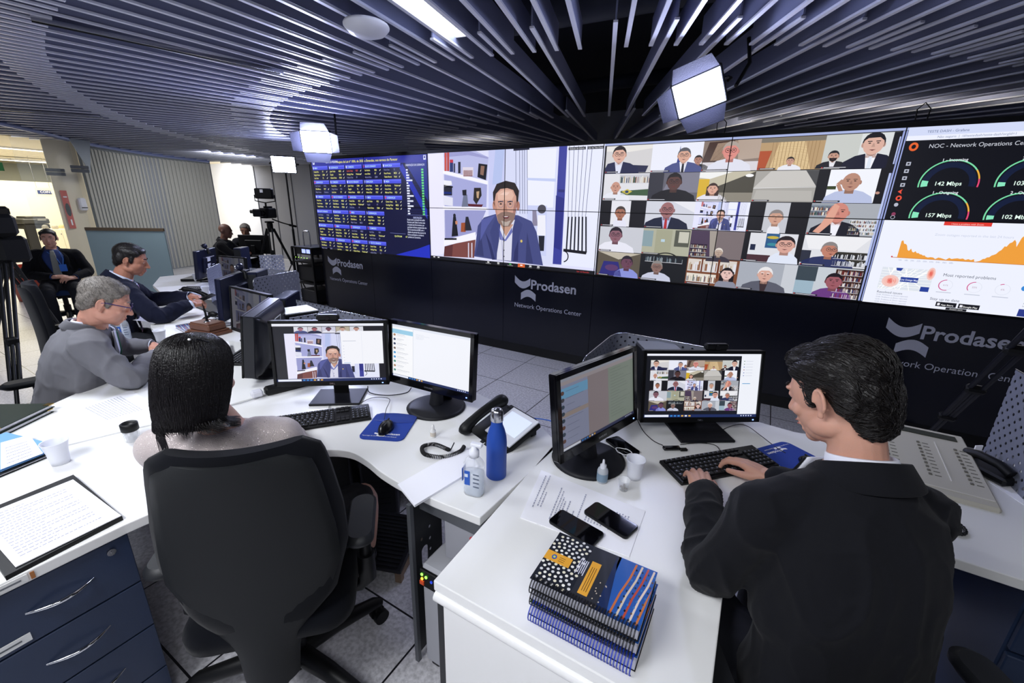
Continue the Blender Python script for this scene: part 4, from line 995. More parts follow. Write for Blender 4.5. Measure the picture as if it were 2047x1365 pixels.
# --- drawer pedestal, navy
t = thing('drawer_pedestal', (-1.525, 0.31, 0), 0, 'navy blue drawer pedestal with chrome bow handles under the corner desk', 'drawer unit')
mb = MB(); mb.box((-.27, -.295, .37), (.52, .615, .66)); mb.build('carcass', M_NAVY, t)
mb = MB(); mb.box((-.27, -.30, .025), (.46, .56, .05)); mb.build('plinth', M_BLACK, t)
zs = [(.519, .700), (.341, .517), (.156, .339), (.035, .154)]
for k, (a, b_) in enumerate(zs):
    mb = MB(); mb.box((0.0, -.295, (a + b_) / 2), (.02, .62, b_ - a - .003), bev=.002); dr = mb.build('drawer', M_NAVY, t)
    zc = b_ - .086
    pts = [(.010 + .026 * math.sin(PI * i / 14), -.147 + (i - 7) / 7 * .068, zc) for i in range(15)]
    mb = MB(); mb.tube(pts, [.0022 + .0036 * math.sin(PI * (i + .6) / 15.2) for i in range(15)], 10); mb.build('handle', M_CHROME, dr)
    if k == 0:
        mb = MB(); mb.cyl((.008, -.03, b_ - .033), (.016, -.03, b_ - .033), .0105, n=24); mb.box((.0165, -.03, b_ - .033), (.002, .003, .009)); mb.build('lock', M_STEEL, dr)
mb = MB(); mb.col = lin('#dfe0de'); mb.box((.012, -.285, .545), (.002, .13, .024)); mb.col = lin('#3a86c8'); mb.box((.0135, -.32, .545), (.001, .04, .010)); mb.col = lin('#555a60'); mb.box((.0135, -.26, .545), (.001, .045, .004))
mb.build('asset_sticker', print_mat('printed_sticker'), t)
o = MB(); o.col = lin('#e4e4e2'); o.box((0, 0, 0), (.002, .12, .02)); o.col = lin('#3a86c8'); o.box((.0015, -.032, 0), (.001, .04, .01)); o.col = lin('#666a70'); o.box((.0015, .025, 0), (.001, .045, .004)); o.col = lin('#a86a34'); o.box((.001, .068, .0), (.002, .008, .02))
o.build('asset_sticker', print_mat('printed_sticker'), deskL, loc=(-1.499 - ox, .06 - oy, .724))

# --- desk of the grey suited man
polyM = [(-2.285, 0.18), (-2.195, 0.5), (-2.095, .80), (-2.035, 1.16), (-2.41, 1.46), (-2.42, 1.77), (-3.3, 2.12), (-3.75, 2.12), (-3.75, 1.25)]
polyM += sm2([(-3.55, 1.2), (-3.3, 1.13), (-3.05, 1.02), (-2.92, .85), (-2.85, .63), (-2.73, .43), (-2.74, .30), (-2.84, .12), (-2.88, -.05)], 4) + [(-2.88, -.9), (-2.312, -.9)]
deskM, oxm, oym = worktop('conference_desk', polyM, 'white curved desk in front of the grey suited man')
mb = MB(); mb.box((-2.45 - oxm, -.2 - oym, .35), (.03, 1.2, .70)); mb.box((-3.3 - oxm, 2.0 - oym, .35), (.8, .03, .7)); mb.build('side_panel', M_GREY, deskM)
polyN = [(-3.765, 2.12), (-4.5, 2.75), (-5.4, 3.1), (-6.5, 3.1), (-6.5, 2.35), (-5.9, 2.05), (-5.1, 1.85), (-4.7, 1.78)] + sm2([(-4.5, 1.62), (-4.2, 1.42), (-3.95, 1.30), (-3.765, 1.26)], 4)
deskN, oxn, oyn = worktop('shared_desk', polyN, 'grey white desk run where the man in the navy suit sits')
mb = MB(); mb.box((-5.6 - oxn, 2.6 - oyn, .35), (1.2, .03, .7)); mb.box((-4.0 - oxn, 2.0 - oyn, .35), (.03, .5, .7)); mb.build('side_panel', M_GREY, deskN)

# --- desk of the man at the keyboard (right foreground)
polyR = [(-.597, .65), (.055, .65), (.05, 1.02)] + sm2([(.055, 1.2), (.10, 1.36), (.22, 1.46), (.42, 1.49), (.60, 1.485)], 4) + [(1.7, 1.45), (1.7, 2.32), (.95, 2.32), (.70, 2.33), (.45, 2.15), (.24, 2.10), (-.2, 2.16), (-.55, 2.16), (-.615, 2.08), (-.62, 1.42)]
deskR, oxr, oyr = worktop('angled_desk', polyR, 'white L shaped desk where the man in the dark suit types')
mb = MB(); mb.box((-.27 - oxr, .665 - oyr, .335), (.60, .02, .67)); mb.build('end_panel', M_WHITE, deskR)
mb = MB(); mb.tube([(-.592 - oxr, .655 - oyr, .692), (.05 - oxr, .655 - oyr, .692)], .016, 12); mb.build('rounded_lip', M_WHITE, deskR)
mb = MB(); mb.box((-.585 - oxr, 1.05 - oyr, .335), (.02, .78, .67)); mb.build('side_panel', M_DARK, deskR)
mb = MB(); mb.box((.03 - oxr, .95 - oyr, .335), (.02, .56, .67)); mb.build('side_panel', M_DARK, deskR)
mb = MB(); mb.box((.75 - oxr, 2.18 - oyr, .40), (1.5, .02, .55)); mb.build('modesty_panel', mat('perf_modesty', '#4c4e6a', 0.5, metal=.3), deskR)
t = thing('drawer_pedestal', (.98, 1.78, 0), 0, 'dark blue pedestal under the desk at the right edge behind the chair armrest', 'drawer unit')
mb = MB(); mb.box((0, 0, .35), (.42, .55, .66), bev=.004); mb.build('carcass', M_NAVY, t)
for a, b_ in ((.50, .68), (.28, .49), (.04, .27)):
    mb = MB(); mb.box((0, -.285, (a + b_) / 2), (.41, .02, b_ - a - .006), bev=.003); mb.build('drawer', M_NAVY, t)
mb = MB(); mb.box((-.16, -.297, .34), (.07, .002, .03)); mb.build('asset_sticker', mat('blue_sticker', '#8ab4dc', .5), t)

# --- perforated steel screens
def perf_mat():
    m = bpy.data.materials.new('perforated_steel'); m.use_nodes = True
    nt = m.node_tree; b = nt.nodes['Principled BSDF']; N = nt.nodes.new; L = nt.links.new
    b.inputs['Base Color'].default_value = lin('#8c90a0'); b.inputs['Roughness'].default_value = .45; b.inputs['Metallic'].default_value = .35
    uv = N('ShaderNodeUVMap'); uv.uv_map = 'UVMap'
    sp = N('ShaderNodeSeparateXYZ'); L(uv.outputs[0], sp.inputs[0])
    def M(op, a, b_=None):
        n = N('ShaderNodeMath'); n.operation = op
        for i, v in enumerate((a, b_)):
            if v is None: continue
            if isinstance(v, (int, float)): n.inputs[i].default_value = v
            else: L(v, n.inputs[i])
        return n.outputs[0]
    ds = []
    for off in (0.0, 0.5):
        u = M('SUBTRACT', M('FRACT', M('ADD', M('MULTIPLY', sp.outputs['X'], 1 / .044), off + .5)), .5)
        v = M('SUBTRACT', M('FRACT', M('ADD', M('MULTIPLY', sp.outputs['Y'], 1 / .044), off + .5)), .5)
        ds.append(M('ADD', M('MULTIPLY', u, u), M('MULTIPLY', v, v)))
    d = M('MINIMUM', ds[0], ds[1])
    al = M('GREATER_THAN', d, .135 ** 2)
    L(al, b.inputs['Alpha'])
    return m
M_PERF = perf_mat()
def perf(pts, z0, z1, label, r=0.0):
    """a folded perforated sheet standing on the desk along the given line"""
    o0 = Vector((pts[0][0], pts[0][1], 0))
    t = thing('perforated_screen', (o0.x, o0.y, 0), 0, label, 'desk screen')
    verts = []; faces = []; uvs = []; s = 0; L0 = sum((Vector(b) - Vector(a)).length for a, b in zip(pts[:-1], pts[1:]))
    prev = None
    def ztop(s_):
        if r <= 0: return z1
        e = min(s_, L0 - s_)
        return z1 if e >= r else z1 - r + math.sqrt(max(0, r * r - (r - e) ** 2))
    P_ = []
    for i in range(len(pts) - 1):
        a = Vector(pts[i]); b_ = Vector(pts[i + 1]); n = max(2, int((b_ - a).length / .012))
        for k in range(n): P_.append((a.lerp(b_, k / n), s + (b_ - a).length * k / n))
        s += (b_ - a).length
    P_.append((Vector(pts[-1]), s))
    me = bpy.data.meshes.new('sheet')
    for p, q in P_: verts += [(p.x - o0.x, p.y - o0.y, z0), (p.x - o0.x, p.y - o0.y, ztop(q))]
    for i in range(len(P_) - 1): faces.append((2 * i, 2 * i + 2, 2 * i + 3, 2 * i + 1))
    me.from_pydata(verts, [], faces); me.materials.append(M_PERF)
    ul = me.uv_layers.new(name='UVMap')
    for f in me.polygons:
        for li in f.loop_indices:
            vi = me.loops[li].vertex_index
            ul.data[li].uv = (P_[vi // 2][1], verts[vi][2])
    ob = bpy.data.objects.new('sheet', me); COL.objects.link(ob); ob.parent = t
    sd = ob.modifiers.new('s', 'SOLIDIFY'); sd.thickness = .002
    mb = MB(); mb.tube([(p.x - o0.x, p.y - o0.y, ztop(q)) for p, q in P_], .0022, 6); mb.build('edge', M_STEEL, t)
    return t
perf([(-3.24, 1.73), (-3.37, 2.18)], ZD, 1.12, 'large perforated grey steel screen standing behind the two dark monitors of the middle desk', .03)
perf([(-3.39, 2.20), (-3.95, 2.10)], ZD, 1.10, 'perforated steel screen set at an angle behind the large perforated one')
perf([(-2.40, 1.46), (-2.345, 1.755), (-1.9, 1.755)], ZD, 1.0, 'low folded perforated screen right behind the monitor showing the speaker')
perf([(-2.85, 1.80), (-2.37, 1.785)], ZD, 1.0, 'low perforated screen strip behind the white topped computer box')
perf([(-.600, 1.62)] + sm2([(-.61, 2.03), (-.595, 2.10), (-.55, 2.135)], 4) + [(.02, 2.10)], ZD, 1.055, 'perforated screen with rounded corner around the back of the typing man\'s monitors', .06)
perf([(.885, 2.28), (.905, 1.92)], ZD, 1.12, 'perforated blue grey steel screen at the right edge of the desk')
perf([(-4.42, 1.96), (-4.78, 2.26)], ZD, 1.06, 'small perforated screen with a rounded corner beside the blue backed monitor', .04)
perf([(-5.0, 2.78), (-4.85, 2.98)], ZD, 1.08, 'small perforated screen farthest back by the camera tripod')

# ================================================================ monitors
M_MSCR = screen_mat('monitor_screen', 0.95, 0.3)
M_MSCR_DIM = screen_mat('monitor_screen_oblique', 0.95, 0.3)
def monitor(c, yaw, tilt, w, h, label, canvas=None, crect=None, base='square', body=M_BLACK, dim=1.0, bez=.014, chin=.022, brand=None, thick=.03, bulge=False, roll=0, basec=None, group=None, base_z=ZD, back_mat=None):
    """yaw: the way the screen faces; screen frame local: x right (for the viewer), y away from the viewer, z up"""
    n = Vector((math.cos(yaw), math.sin(yaw), 0)); right = Vector((-n.y, n.x, 0))
    rz = math.atan2(right.y, right.x)
    t = thing('monitor', (c[0], c[1], base_z), rz, label, 'monitor', group)
    hc = c[2] - base_z
    T = Matrix.Translation((0, 0, hc)) @ Matrix.Rotation(-tilt, 4, 'X')
    T = Matrix.Translation((0, 0, hc)) @ Matrix.Rotation(-tilt, 4, 'X')
    mb = MB(T)
    mb.box((0, thick / 2, 0), (w, thick, h), bev=.004)
    if bulge:
        mb.loft([[(x, y_, z) for x, z in rrect(w * s, h * s, .02)] for s, y_ in ((.98, thick), (.93, thick + .02), (.72, thick + .045), (.6, thick + .05))])
    else:
        mb.box((0, thick + .012, -.01), (w * .55, .03, h * .55), bev=.01)
    mb.build('housing', back_mat or body, t)
    ww, wh = w - 2 * bez, h - bez - chin
    z0 = -h / 2 + chin
    mb = MB(T)
    for (x, z, sx, sz) in ((0, h / 2 - bez / 2, w, bez), (0, -h / 2 + chin / 2, w, chin), (-w / 2 + bez / 2, 0, bez, h), (w / 2 - bez / 2, 0, bez, h)):
        mb.box((x, -.003, z), (sx, .010, sz), bev=.001)
    fr = mb.build('bezel', body, t)
    if canvas:
        x0, y0, x1, y1 = crect
        def f(u, v, l): 
            return T @ Vector((-ww / 2 + (u - x0) / (x1 - x0) * ww, -.0006 - .00012 * l, z0 + (v - y0) / (y1 - y0) * wh))
        canvas.build('screen', M_MSCR, f, t, dim=dim, clip=(x0, y0, x1, y1))
    else:
        mb = MB(T); mb.quad((-ww / 2, -.001, z0), (ww / 2, -.001, z0), (ww / 2, -.001, z0 + wh), (-ww / 2, -.001, z0 + wh)); mb.build('screen', M_GLOSS, t)
    if brand:
        vs, fs = text_shape(brand, .011, .02, 'CENTER'); mb = MB(T)
        mb.add([(v.x, -.0086, -h / 2 + chin / 2 - .004 + v.y) for v in vs], fs); mb.build('brand_mark', M_STEEL, fr)
        mb = MB(T); mb.box((w / 2 - .03, -.0086, -h / 2 + chin / 2), (.006, .002, .004)); mb.build('power_light', mat('blue_led', '#88aaff', .4, emit='#6a8cff', estr=5), fr)
    bx, by = basec if basec else (0, .05)
    mb = MB()
    mb.box((bx, max(by, .045) + .03, hc * .47), (.07, .022, hc * .94), bev=.005)
    mb.build('stand', body, t)
    mb = MB()
    if base == 'square': mb.box((bx, by, .006), (.235, .18, .012), bev=.003)
    else:
        mb.lathe([(.001, 0), (.138, 0), (.14, .006), (.12, .014), (.06, .022), (.001, .024)], (bx, by, 0), 40); mb.cyl((bx, by, .015), (bx, by + .01, .09), .035, .028)
    mb.build('base', mat('monitor_base', '#14151b', .5, spec=.3), t)
    return t, T

# pictures on the monitors
def taskbar(c, w=1.0, col='#1d2c5c'):
    c.rect(0, 0, 1, .045, col, 20); c.rect(.01, .006, .22, .04, '#eef2ff', 21)
    rr = random.Random(2)
    for k in range(6): c.rect(.235 + k * .032, .012, .255 + k * .032, .034, rr.choice(['#3a8ad8', '#f0f4ff', '#e8b040', '#58b0e8']), 21)
    for k in range(5): c.rect(.86 + k * .022, .014, .87 + k * .022, .032, '#dfe6ff', 21)
cA = Canvas(); cA.rect(0, 0, 1, 1, '#16161c', 0); cA.rect(0, .955, 1, 1, '#eef0fa', 1)
cA.sub(SPK, .10, .045, .94, .83, -3.68, 1.062, -1.49, 2.25, lift=1)
for k in range(5):
    x = .19 + k * .125; cA.rect(x, .84, x + .122, .945, ['#dfe0ea', '#d5d2da', '#cfcfe0', '#b8ae9a', '#dcdce4'][k], 2); bust(cA, x + .06, .84, .10, ['#b07a88', '#a8606a', '#7a4a5a', '#cfa898', '#c89888'][k], '#20202a', ['#4a5288', '#1c2444', '#e8e8f4', '#dfe0ea', '#e8e8f4'][k], lay=3)
cA.rect(.60, .30, .985, .87, '#f8f9ff', 22); cA.rect(.60, .30, .605, .87, '#d0d6ea', 23); cA.line([(.62, .70), (.74, .70)], .006, '#aab0c4', 23); cA.rect(.62, .315, .68, .322, '#6ab0e0', 23); cA.rect(.792, .31, .794, .86, '#e0e4f2', 23)
for k in range(6): cA.rect(.62, .36 + k * .05, .63, .366 + k * .05, '#b8bed0', 23)
taskbar(cA)
cB = Canvas(); cB.rect(0, 0, 1, 1, '#f6f8ff', 0); cB.rect(0, .95, 1, 1, '#e6eaf6', 1)
cB.rect(0, .045, .28, .95, '#fbfcff', 1); cB.rect(0, .83, .28, .91, '#9cd0ea', 2); cB.rect(.28, .045, .285, .95, '#d4d8e4', 2)
rr = random.Random(4)
for k in range(9):
    z = .80 - k * .085; cB.ell(.03, z, .016, .022, rr.choice(['#7a6a60', '#b08a6a', '#50a0d8', '#3a4a6a', '#a0a0a8', '#5a9a8a']), 3); cB.line([(.06, z + .012), (.06 + rr.uniform(.08, .18), z + .012)], .005, '#9aa0b0', 3); cB.line([(.06, z - .012), (.06 + rr.uniform(.06, .15), z - .012)], .004, '#c0c6d4', 3)
for k in range(5): cB.line([(.32, .88 - k * .02), (.32 + rr.uniform(.05, .2), .88 - k * .02)], .004, '#d0d6e4', 3)
taskbar(cB)
cC = Canvas(); cC.rect(0, 0, 1, 1, '#9c8f92', 0); cC.rect(0, .95, 1, 1, '#a8acba', 1); cC.rect(0, .90, 1, .95, '#b2a8ac', 1)
cC.rect(0, .045, .34, .90, '#9aa0bc', 1); cC.rect(0, .72, .34, .86, '#7ab4dc', 2); cC.rect(0, .46, .34, .52, '#a89a94', 2); cC.rect(.62, .045, 1, .90, '#94a094', 1)
for k in range(8):
    z = .80 - k * .095; cC.ell(.03, z, .02, .028, rr.choice(['#4a4a50', '#6a4a40', '#3a4a5a', '#7a5a50']), 3); cC.line([(.07, z + .012), (.07 + rr.uniform(.1, .22), z + .012)], .005, '#6a708a', 3)
for k in range(17):
    z = .86 - k * .045; cC.line([(.65, z), (.65 + rr.uniform(.1, .32), z)], .006, '#7a857c', 3)
taskbar(cC, col='#3a4060')
cD = Canvas(); cD.rect(0, 0, 1, 1, '#14161e', 0); cD.rect(0, .965, .83, 1, '#f2f4ff', 2); cD.rect(.83, .045, 1, 1, '#f4f7ff', 1)
cD.sub(GAL, .04, .10, .82, .90, 0, 0, 5, 5, lift=1)
for k in range(6): cD.rect(.85, .88 - k * .045, .86, .89 - k * .045, rr.choice(['#3a5ab0', '#a04848', '#5a8a5a']), 22); cD.line([(.87, .885 - k * .045), (.93, .885 - k * .045)], .004, '#b8bed0', 22)
cD.rect(.85, .53, .92, .54, '#4a9ad0', 22); taskbar(cD)
cF = Canvas(); cF.sub(SPK, 0, 0, 1, 1, -3.68, 1.06, -1.49, 2.25)
tA, TA = monitor((-1.698, 1.21, .985), R(-53.3), R(5.4), .53, .315, 'black desktop monitor showing the bearded speaker, left of the two on the woman\'s desk', cA, (0, 0, 1, 1), brand='DELL', basec=(.01, .03))
tB, TB = monitor((-1.27, 1.42, .98), R(-87), R(4.2), .49, .315, 'black monitor with a white chat window, right one on the woman\'s desk', cB, (0, 0, 1, 1), base='round', brand='SAMSUNG', bez=.02, chin=.035, body=M_GLOSS, basec=(.03, .0))
tC, TC = monitor((-.443, 1.42, .985), R(-16), R(7.6), .49, .315, 'black monitor with a dim chat page turned sideways left of the typing man', cC, (0, 0, 1, 1), base='round', brand='SAMSUNG', dim=.5, bez=.02, chin=.035, body=M_GLOSS, basec=(-.03, .01))
tD, TD = monitor((-.145, 1.881, .945), R(-56.3), R(9.5), .53, .315, 'black monitor showing the small gallery of callers in front of the typing man', cD, (0, 0, 1, 1), brand='DELL', basec=(.0, -.03))
M_BBACK = mat('blue_black_shell', '#1a1e34', .3)
tE, TE = monitor((-2.36, 1.24, .955), R(-136), R(7), .47, .33, 'thick black monitor seen from behind with a white stamp on its back', None, None, base='round', bulge=True, thick=.055, body=M_BLACK, back_mat=mat('grey_black_shell', '#15171e', .28), basec=(0, .06))
vs, fs = text_shape('SENADO\nFEDERAL', .028, .01, 'CENTER')
mb = MB(TE @ Matrix.Translation((0.02, .1065, .055)) @ Matrix.Rotation(PI, 4, 'Z') @ Matrix.Rotation(PI / 2, 4, 'X'))
mb.add(vs, fs)
for x in (-.055, .055): mb.box((x, .05, 0), (.006, .03, .001))
mb.box((0, .065, 0), (.116, .005, .001)); mb.build('stamp', M_PAPER, tE)
tF, TF = monitor((-2.91, 1.50, .95), R(-92.7), R(6), .50, .31, 'black monitor with a dim tilted speaker picture behind the wooden block', cF, (0, 0, 1, 1), dim=.10, basec=(0, .05))
tF2, TF2 = monitor((-3.56, 1.74, .965), R(-139.6), R(4), .53, .32, 'blue backed monitor with a webcam on top in front of the navy suited man', None, None, back_mat=M_BBACK, body=M_BBACK, basec=(0, .05))
tG1, TG1 = monitor((-5.75, 2.55, .955), R(-136), R(5), .52, .32, 'blue backed monitor with two white stickers, farthest to the back left', None, None, back_mat=M_BBACK, body=M_BBACK)
mb = MB(TG1)
for z in (.05, -.02): mb.box((.03, .058, z), (.08, .002, .045))
mb.build('sticker', M_PAPER, tG1)
tG2, TG2 = monitor((-5.1, 2.52, .93), R(-80), R(5), .42, .30, 'small dim monitor between the perforated screens at the back', cF, (0, 0, 1, 1), dim=.07)

# webcams
def webcam(T, par_t, x, label, s=1.0, front=True):
    t = thing('webcam', (0, 0, 0), 0, label, 'webcam')
    wm = Matrix.Translation(par_t.location) @ Matrix.Rotation(par_t.rotation_euler.z, 4, 'Z') @ T
    return t, wm
for T, tt, x, w_, l in ((TA, tA, .0, .31, 'black clip-on webcam on top of the speaker monitor'), (TD, tD, .05, .315, 'black clip-on webcam on top of the gallery monitor')):
    wm = Matrix.Translation(tt.location) @ Matrix.Rotation(tt.rotation_euler.z, 4, 'Z') @ T @ Matrix.Translation((x, .012, w_ / 2 + .018))
    t = thing('webcam', wm.translation, tt.rotation_euler.z, l, 'webcam')
    mb = MB(); mb.box((0, -.01, 0), (.10, .03, .028), bev=.01); mb.build('body', M_BLACK, t)
    mb = MB(); mb.cyl((0, -.028, 0), (0, -.022, 0), .011, n=20); mb.build('lens', M_GLOSS, t)
    mb = MB(); mb.box((0, .01, -.02), (.04, .05, .012), bev=.003); mb.box((0, .03, -.04), (.035, .01, .05), bev=.003); mb.build('clip', M_BLACK, t)
for T, tt, x, l in ((TF2, tF2, -.10, 'small ball shaped webcam on the blue backed monitor near the phone'), (TG1, tG1, .02, 'small ball shaped webcam on the farthest blue backed monitor')):
    wm = Matrix.Translation(tt.location) @ Matrix.Rotation(tt.rotation_euler.z, 4, 'Z') @ T @ Matrix.Translation((x, .02, .20))
    t = thing('webcam', wm.translation, tt.rotation_euler.z, l, 'webcam')
    mb = MB(); mb.sphere((0, 0, 0), (.035, .028, .03)); mb.build('body', M_BBACK, t)
    mb = MB(); mb.tube([(0, 0, -.02), (0, .03, -.04), (0, .035, -.09)], [.012, .014, .02], 10); mb.build('clip', M_BLACK, t)
    mb = MB(); mb.cyl((0, -.027, 0), (0, -.034, 0), .013, n=16); mb.build('lens', M_CHROME, t)

# speakers and computer boxes standing on the desks
def tower(x, y, z, sx, sy, sz, rz, label, m=M_BLACK, topm=None, name='computer_tower', cat='computer'):
    t = thing(name, (x, y, z), rz, label, cat)
    mb = MB(); mb.box((0, 0, sz / 2), (sx, sy, sz), bev=.006); mb.build('case', m, t)
    mb = MB(); mb.box((0, -sy / 2 - .003, sz / 2), (sx * .86, .006, sz * .9), bev=.002)
    for k in range(5): mb.box((0, -sy / 2 - .007, sz * (.2 + .08 * k)), (sx * .6, .004, .006))
    mb.build('front_grille', M_DARK, t)
    if topm:
        mb = MB(); mb.box((0, 0, sz + .003), (sx * .97, sy * .97, .006)); mb.build('lid', topm, t)
    return t
tower(-3.03, 1.84, ZD, .10, .32, .27, .7, 'slim blue black tower in front of the large perforated screen', M_BBACK)
tower(-3.62, 1.98, ZD, .08, .24, .38, .7, 'slim blue black speaker tower with a white bird mark behind the blue backed monitor', M_BBACK, name='speaker', cat='speaker')
tower(-5.42, 2.82, ZD, .08, .24, .40, .7, 'slim blue tower speaker beside the farthest monitor', M_BBACK, name='speaker', cat='speaker')
tower(-2.62, 1.60, ZD, .20, .30, .245, -.25, 'black computer box with a bright white lid behind the speaker monitor', M_BLACK, M_WHITE)
tower(-.36, 2.02, ZD, .18, .20, .30, .55, 'black computer box with a grey lid behind the gallery monitor', M_BLACK, M_GREY)

# keyboards
def keyboard(loc, rz, label, w=.44, d=.135, cat='keyboard'):
    t = thing('keyboard', loc, rz, label, cat)
    sl = Matrix.Rotation(R(4), 4, 'X')
    mb = MB(sl); mb.box((0, 0, .010), (w, d, .014), bev=.003); mb.build('case', M_BLACK, t)
    mb = MB(sl); mb2 = MB(sl)
    rows = [(.052, 13, .33, .015), (.028, 14, .31, .019), (.009, 14, .31, .019), (-.010, 13, .31, .019), (-.029, 12, .31, .019), (-.048, 8, .31, .019)]
    x0 = -w / 2 + .012
    kp = w * .63
    for y, n, _, _ in rows:
        for k in range(n):
            wk = kp / n
            mb.box((x0 + wk * (k + .5), y, .0195), (wk - .003, .0155, .006), bev=.0015)
            mb2.box((x0 + wk * (k + .5) - .002, y + .002, .0227), (.004, .005, .0002))
        for k in range(3):
            if y in (.009, -.010): continue
            mb.box((x0 + kp + .016 + .0185 * k, y, .0195), (.0165, .0155, .006), bev=.0015)
        if y < .05:
            for k in range(4):
                mb.box((x0 + kp + .078 + .0185 * k, y, .0195), (.0165, .0155, .006), bev=.0015)
                mb2.box((x0 + kp + .078 + .0185 * k, y + .002, .0227), (.004, .005, .0002))
    ks = mb.build('keys', mat('key_plastic', '#15161a', .5), t); ks['kind'] = 'stuff'
    mb2.build('key_legends', mat('legend_grey', '#8a90a8', .5), ks)
    return t
pk = P(648, 850); keyboard((-1.585, 1.03, ZD), math.atan2(.28, .21), 'black keyboard in front of the woman, partly hidden by her chair')
keyboard((-.022, 1.622, ZD), math.atan2(.333, .306), 'black keyboard under the hands of the typing man')
keyboard((-2.72, 1.36, ZD), 2.2, 'black keyboard half under papers beside the thick black monitor')
keyboard((-5.2, 2.25, ZD), .6, 'dark keyboard lying on the far desk')

# mice and pads
def mouse(loc, rz, label):
    t = thing('mouse', loc, rz, label, 'mouse')
    mb = MB(); rings = []
    for k in range(11):
        a = k / 10; y = -.055 + .11 * a; hw = .031 * math.sin(PI * min(.97, max(.03, a))) ** .45; hh = .036 * math.sin(PI * min(.96, max(.04, a * .9 + .05))) ** .6
        rings.append([(hw * math.cos(R(q)), y, .002 + hh * max(0, math.sin(R(q)))) for q in range(0, 181, 15)] + [(-hw * .8, y, .0), (hw * .8, y, 0)])
    mb.loft(rings); mb.build('shell', mat('mouse_black', '#0e0f12', .25), t)
    mb = MB(); mb.box((0, .032, .031), (.006, .018, .006), bev=.002); mb.build('scroll_wheel', M_DARK, t)
    return t
M_PAD = mat('blue_pad_cloth', '#1d3fa0', .75, bump=.1, bscale=1500)
def pad(loc, rz, label, w=.19, d=.23, rest=True):
    t = thing('mouse_pad', loc, rz, label, 'mouse pad')
    out = [(x, y) for x, y in rrect(w, d, .03)]
    mb = MB(); mb.prism(out, 0, .005); mb.build('pad', M_PAD, t)
    if rest:
        mb = MB(); rings = []
        for k in range(13):
            a = k / 12; x = -w / 2 + w * a; hh = .014 * math.sin(PI * min(.99, max(.01, a))) ** .35
            rings.append([(x, d / 2 - .045 + .045 * math.cos(R(q)) * (.7 + .3 * math.sin(PI * a)), .004 + hh * math.sin(R(q))) for q in range(0, 181, 20)])
        mb.loft(rings); mb.build('wrist_rest', mat('blue_rest', '#1c3a92', .55), t)
    mb = MB()
    vs, fs = text_shape('Prodasen', .020, .02); mb.add([(-.005 + v.x, -d / 2 + .04 + v.y, .0056) for v in vs], fs)
    for i, (a, b_) in enumerate(((-.04, -.005), (-.025, .01))):
        z = -d / 2 + .048 - i * .016
        mb.add([(a, z + .004, .0056), ((a + b_) / 2, z - .001, .0056), (b_, z + .004, .0056), (b_, z - .006, .0056), ((a + b_) / 2, z - .011, .0056), (a, z - .006, .0056)], [[0, 5, 4, 1], [1, 4, 3, 2]])
    vs, fs = text_shape('Tecnologia da Informação do Senado Federal', .008, .01); mb.add([(-.085 + v.x, -d / 2 + .022 + v.y, .0056) for v in vs], fs)
    mb.build('pad_print', M_PAPER, t)
    return t
rz = math.atan2(.07, .16)
pad((-1.285, 1.165, ZD), .95 - .5, 'blue mouse pad with wrist rest right of the woman\'s keyboard')
mouse((-1.275, 1.135, ZD + .005), .95 - .5, 'black mouse on the blue pad of the woman\'s desk')
pad((.235, 1.83, ZD), -2.2, 'blue mouse pad right of the typing man\'s keyboard', rest=False)
mouse((.285, 1.80, ZD + .005), .75, 'black mouse on the blue pad beside the typing man\'s face')

# cables
def cable(pts, r, label, m=None, name='cable'):
    o = Vector(pts[0]); 
    mb = MB(); mb.tube([p - o for p in catmull(pts, 8)], r, 6)
    return mb.build(name, m or M_CABLE, label=label, cat='cable', loc=o)
def PP(*l): return [P(x, y, z) for x, y, z in l]
cable(PP((768, 838, .77), (772, 818, .76), (778, 797, .75), (745, 795, .745), (722, 805, .745)), .0015, 'thin black mouse cable running up from the blue pad of the woman')
cable(PP((657, 832, .75), (662, 800, .745), (690, 793, .745), (700, 780, .745)), .0015, 'thin black keyboard cable below the speaker monitor')
cable(PP((735, 772, .76), (740, 785, .745), (775, 790, .745), (812, 785, .745), (822, 775, .75)), .0025, 'black video cable looping between the two monitors of the woman')
cable(PP((1570, 905, .765), (1550, 893, .745), (1520, 870, .745), (1490, 850, .745), (1460, 852, .745), (1415, 875, .745)), .0015, 'thin black mouse cable curving across the typing man\'s desk')
cable(PP((1441, 904, .755), (1430, 890, .745), (1400, 885, .745), (1360, 888, .745)), .0015, 'thin black keyboard cable beside the gallery monitor base')
cable(PP((1270, 830, .80), (1285, 860, .745), (1305, 880, .745), (1325, 890, .745)), .0018, 'thin black cable leading to the small black adapter')
cable(PP((1055, 835, .745), (1085, 838, .745), (1108, 845, .745), (1130, 870, .74)), .0025, 'blue network cable leaving the desk telephone', mat('blue_cable', '#2a6ad8', .5))
cable(PP((540, 785, .75), (500, 800, .745), (455, 812, .745), (400, 820, .745)), .0015, 'thin grey cable lying left of the network adapter', mat('grey_cable', '#9a9aa2', .5))
# ================================================================ things on the desks
M_CLEAR = bpy.data.materials.new('clear_plastic'); M_CLEAR.use_nodes = True
b = M_CLEAR.node_tree.nodes['Principled BSDF']; b.inputs['Base Color'].default_value = (.93, .96, 1, 1); b.inputs['Roughness'].default_value = .05; b.inputs['Alpha'].default_value = .28
M_GEL = bpy.data.materials.new('clear_gel'); M_GEL.use_nodes = True
b = M_GEL.node_tree.nodes['Principled BSDF']; b.inputs['Base Color'].default_value = (.72, .82, .95, 1); b.inputs['Roughness'].default_value = .1; b.inputs['Alpha'].default_value = .45
M_FROST = mat('frosted_white_plastic', '#eef0f8', .35, alpha=.86)

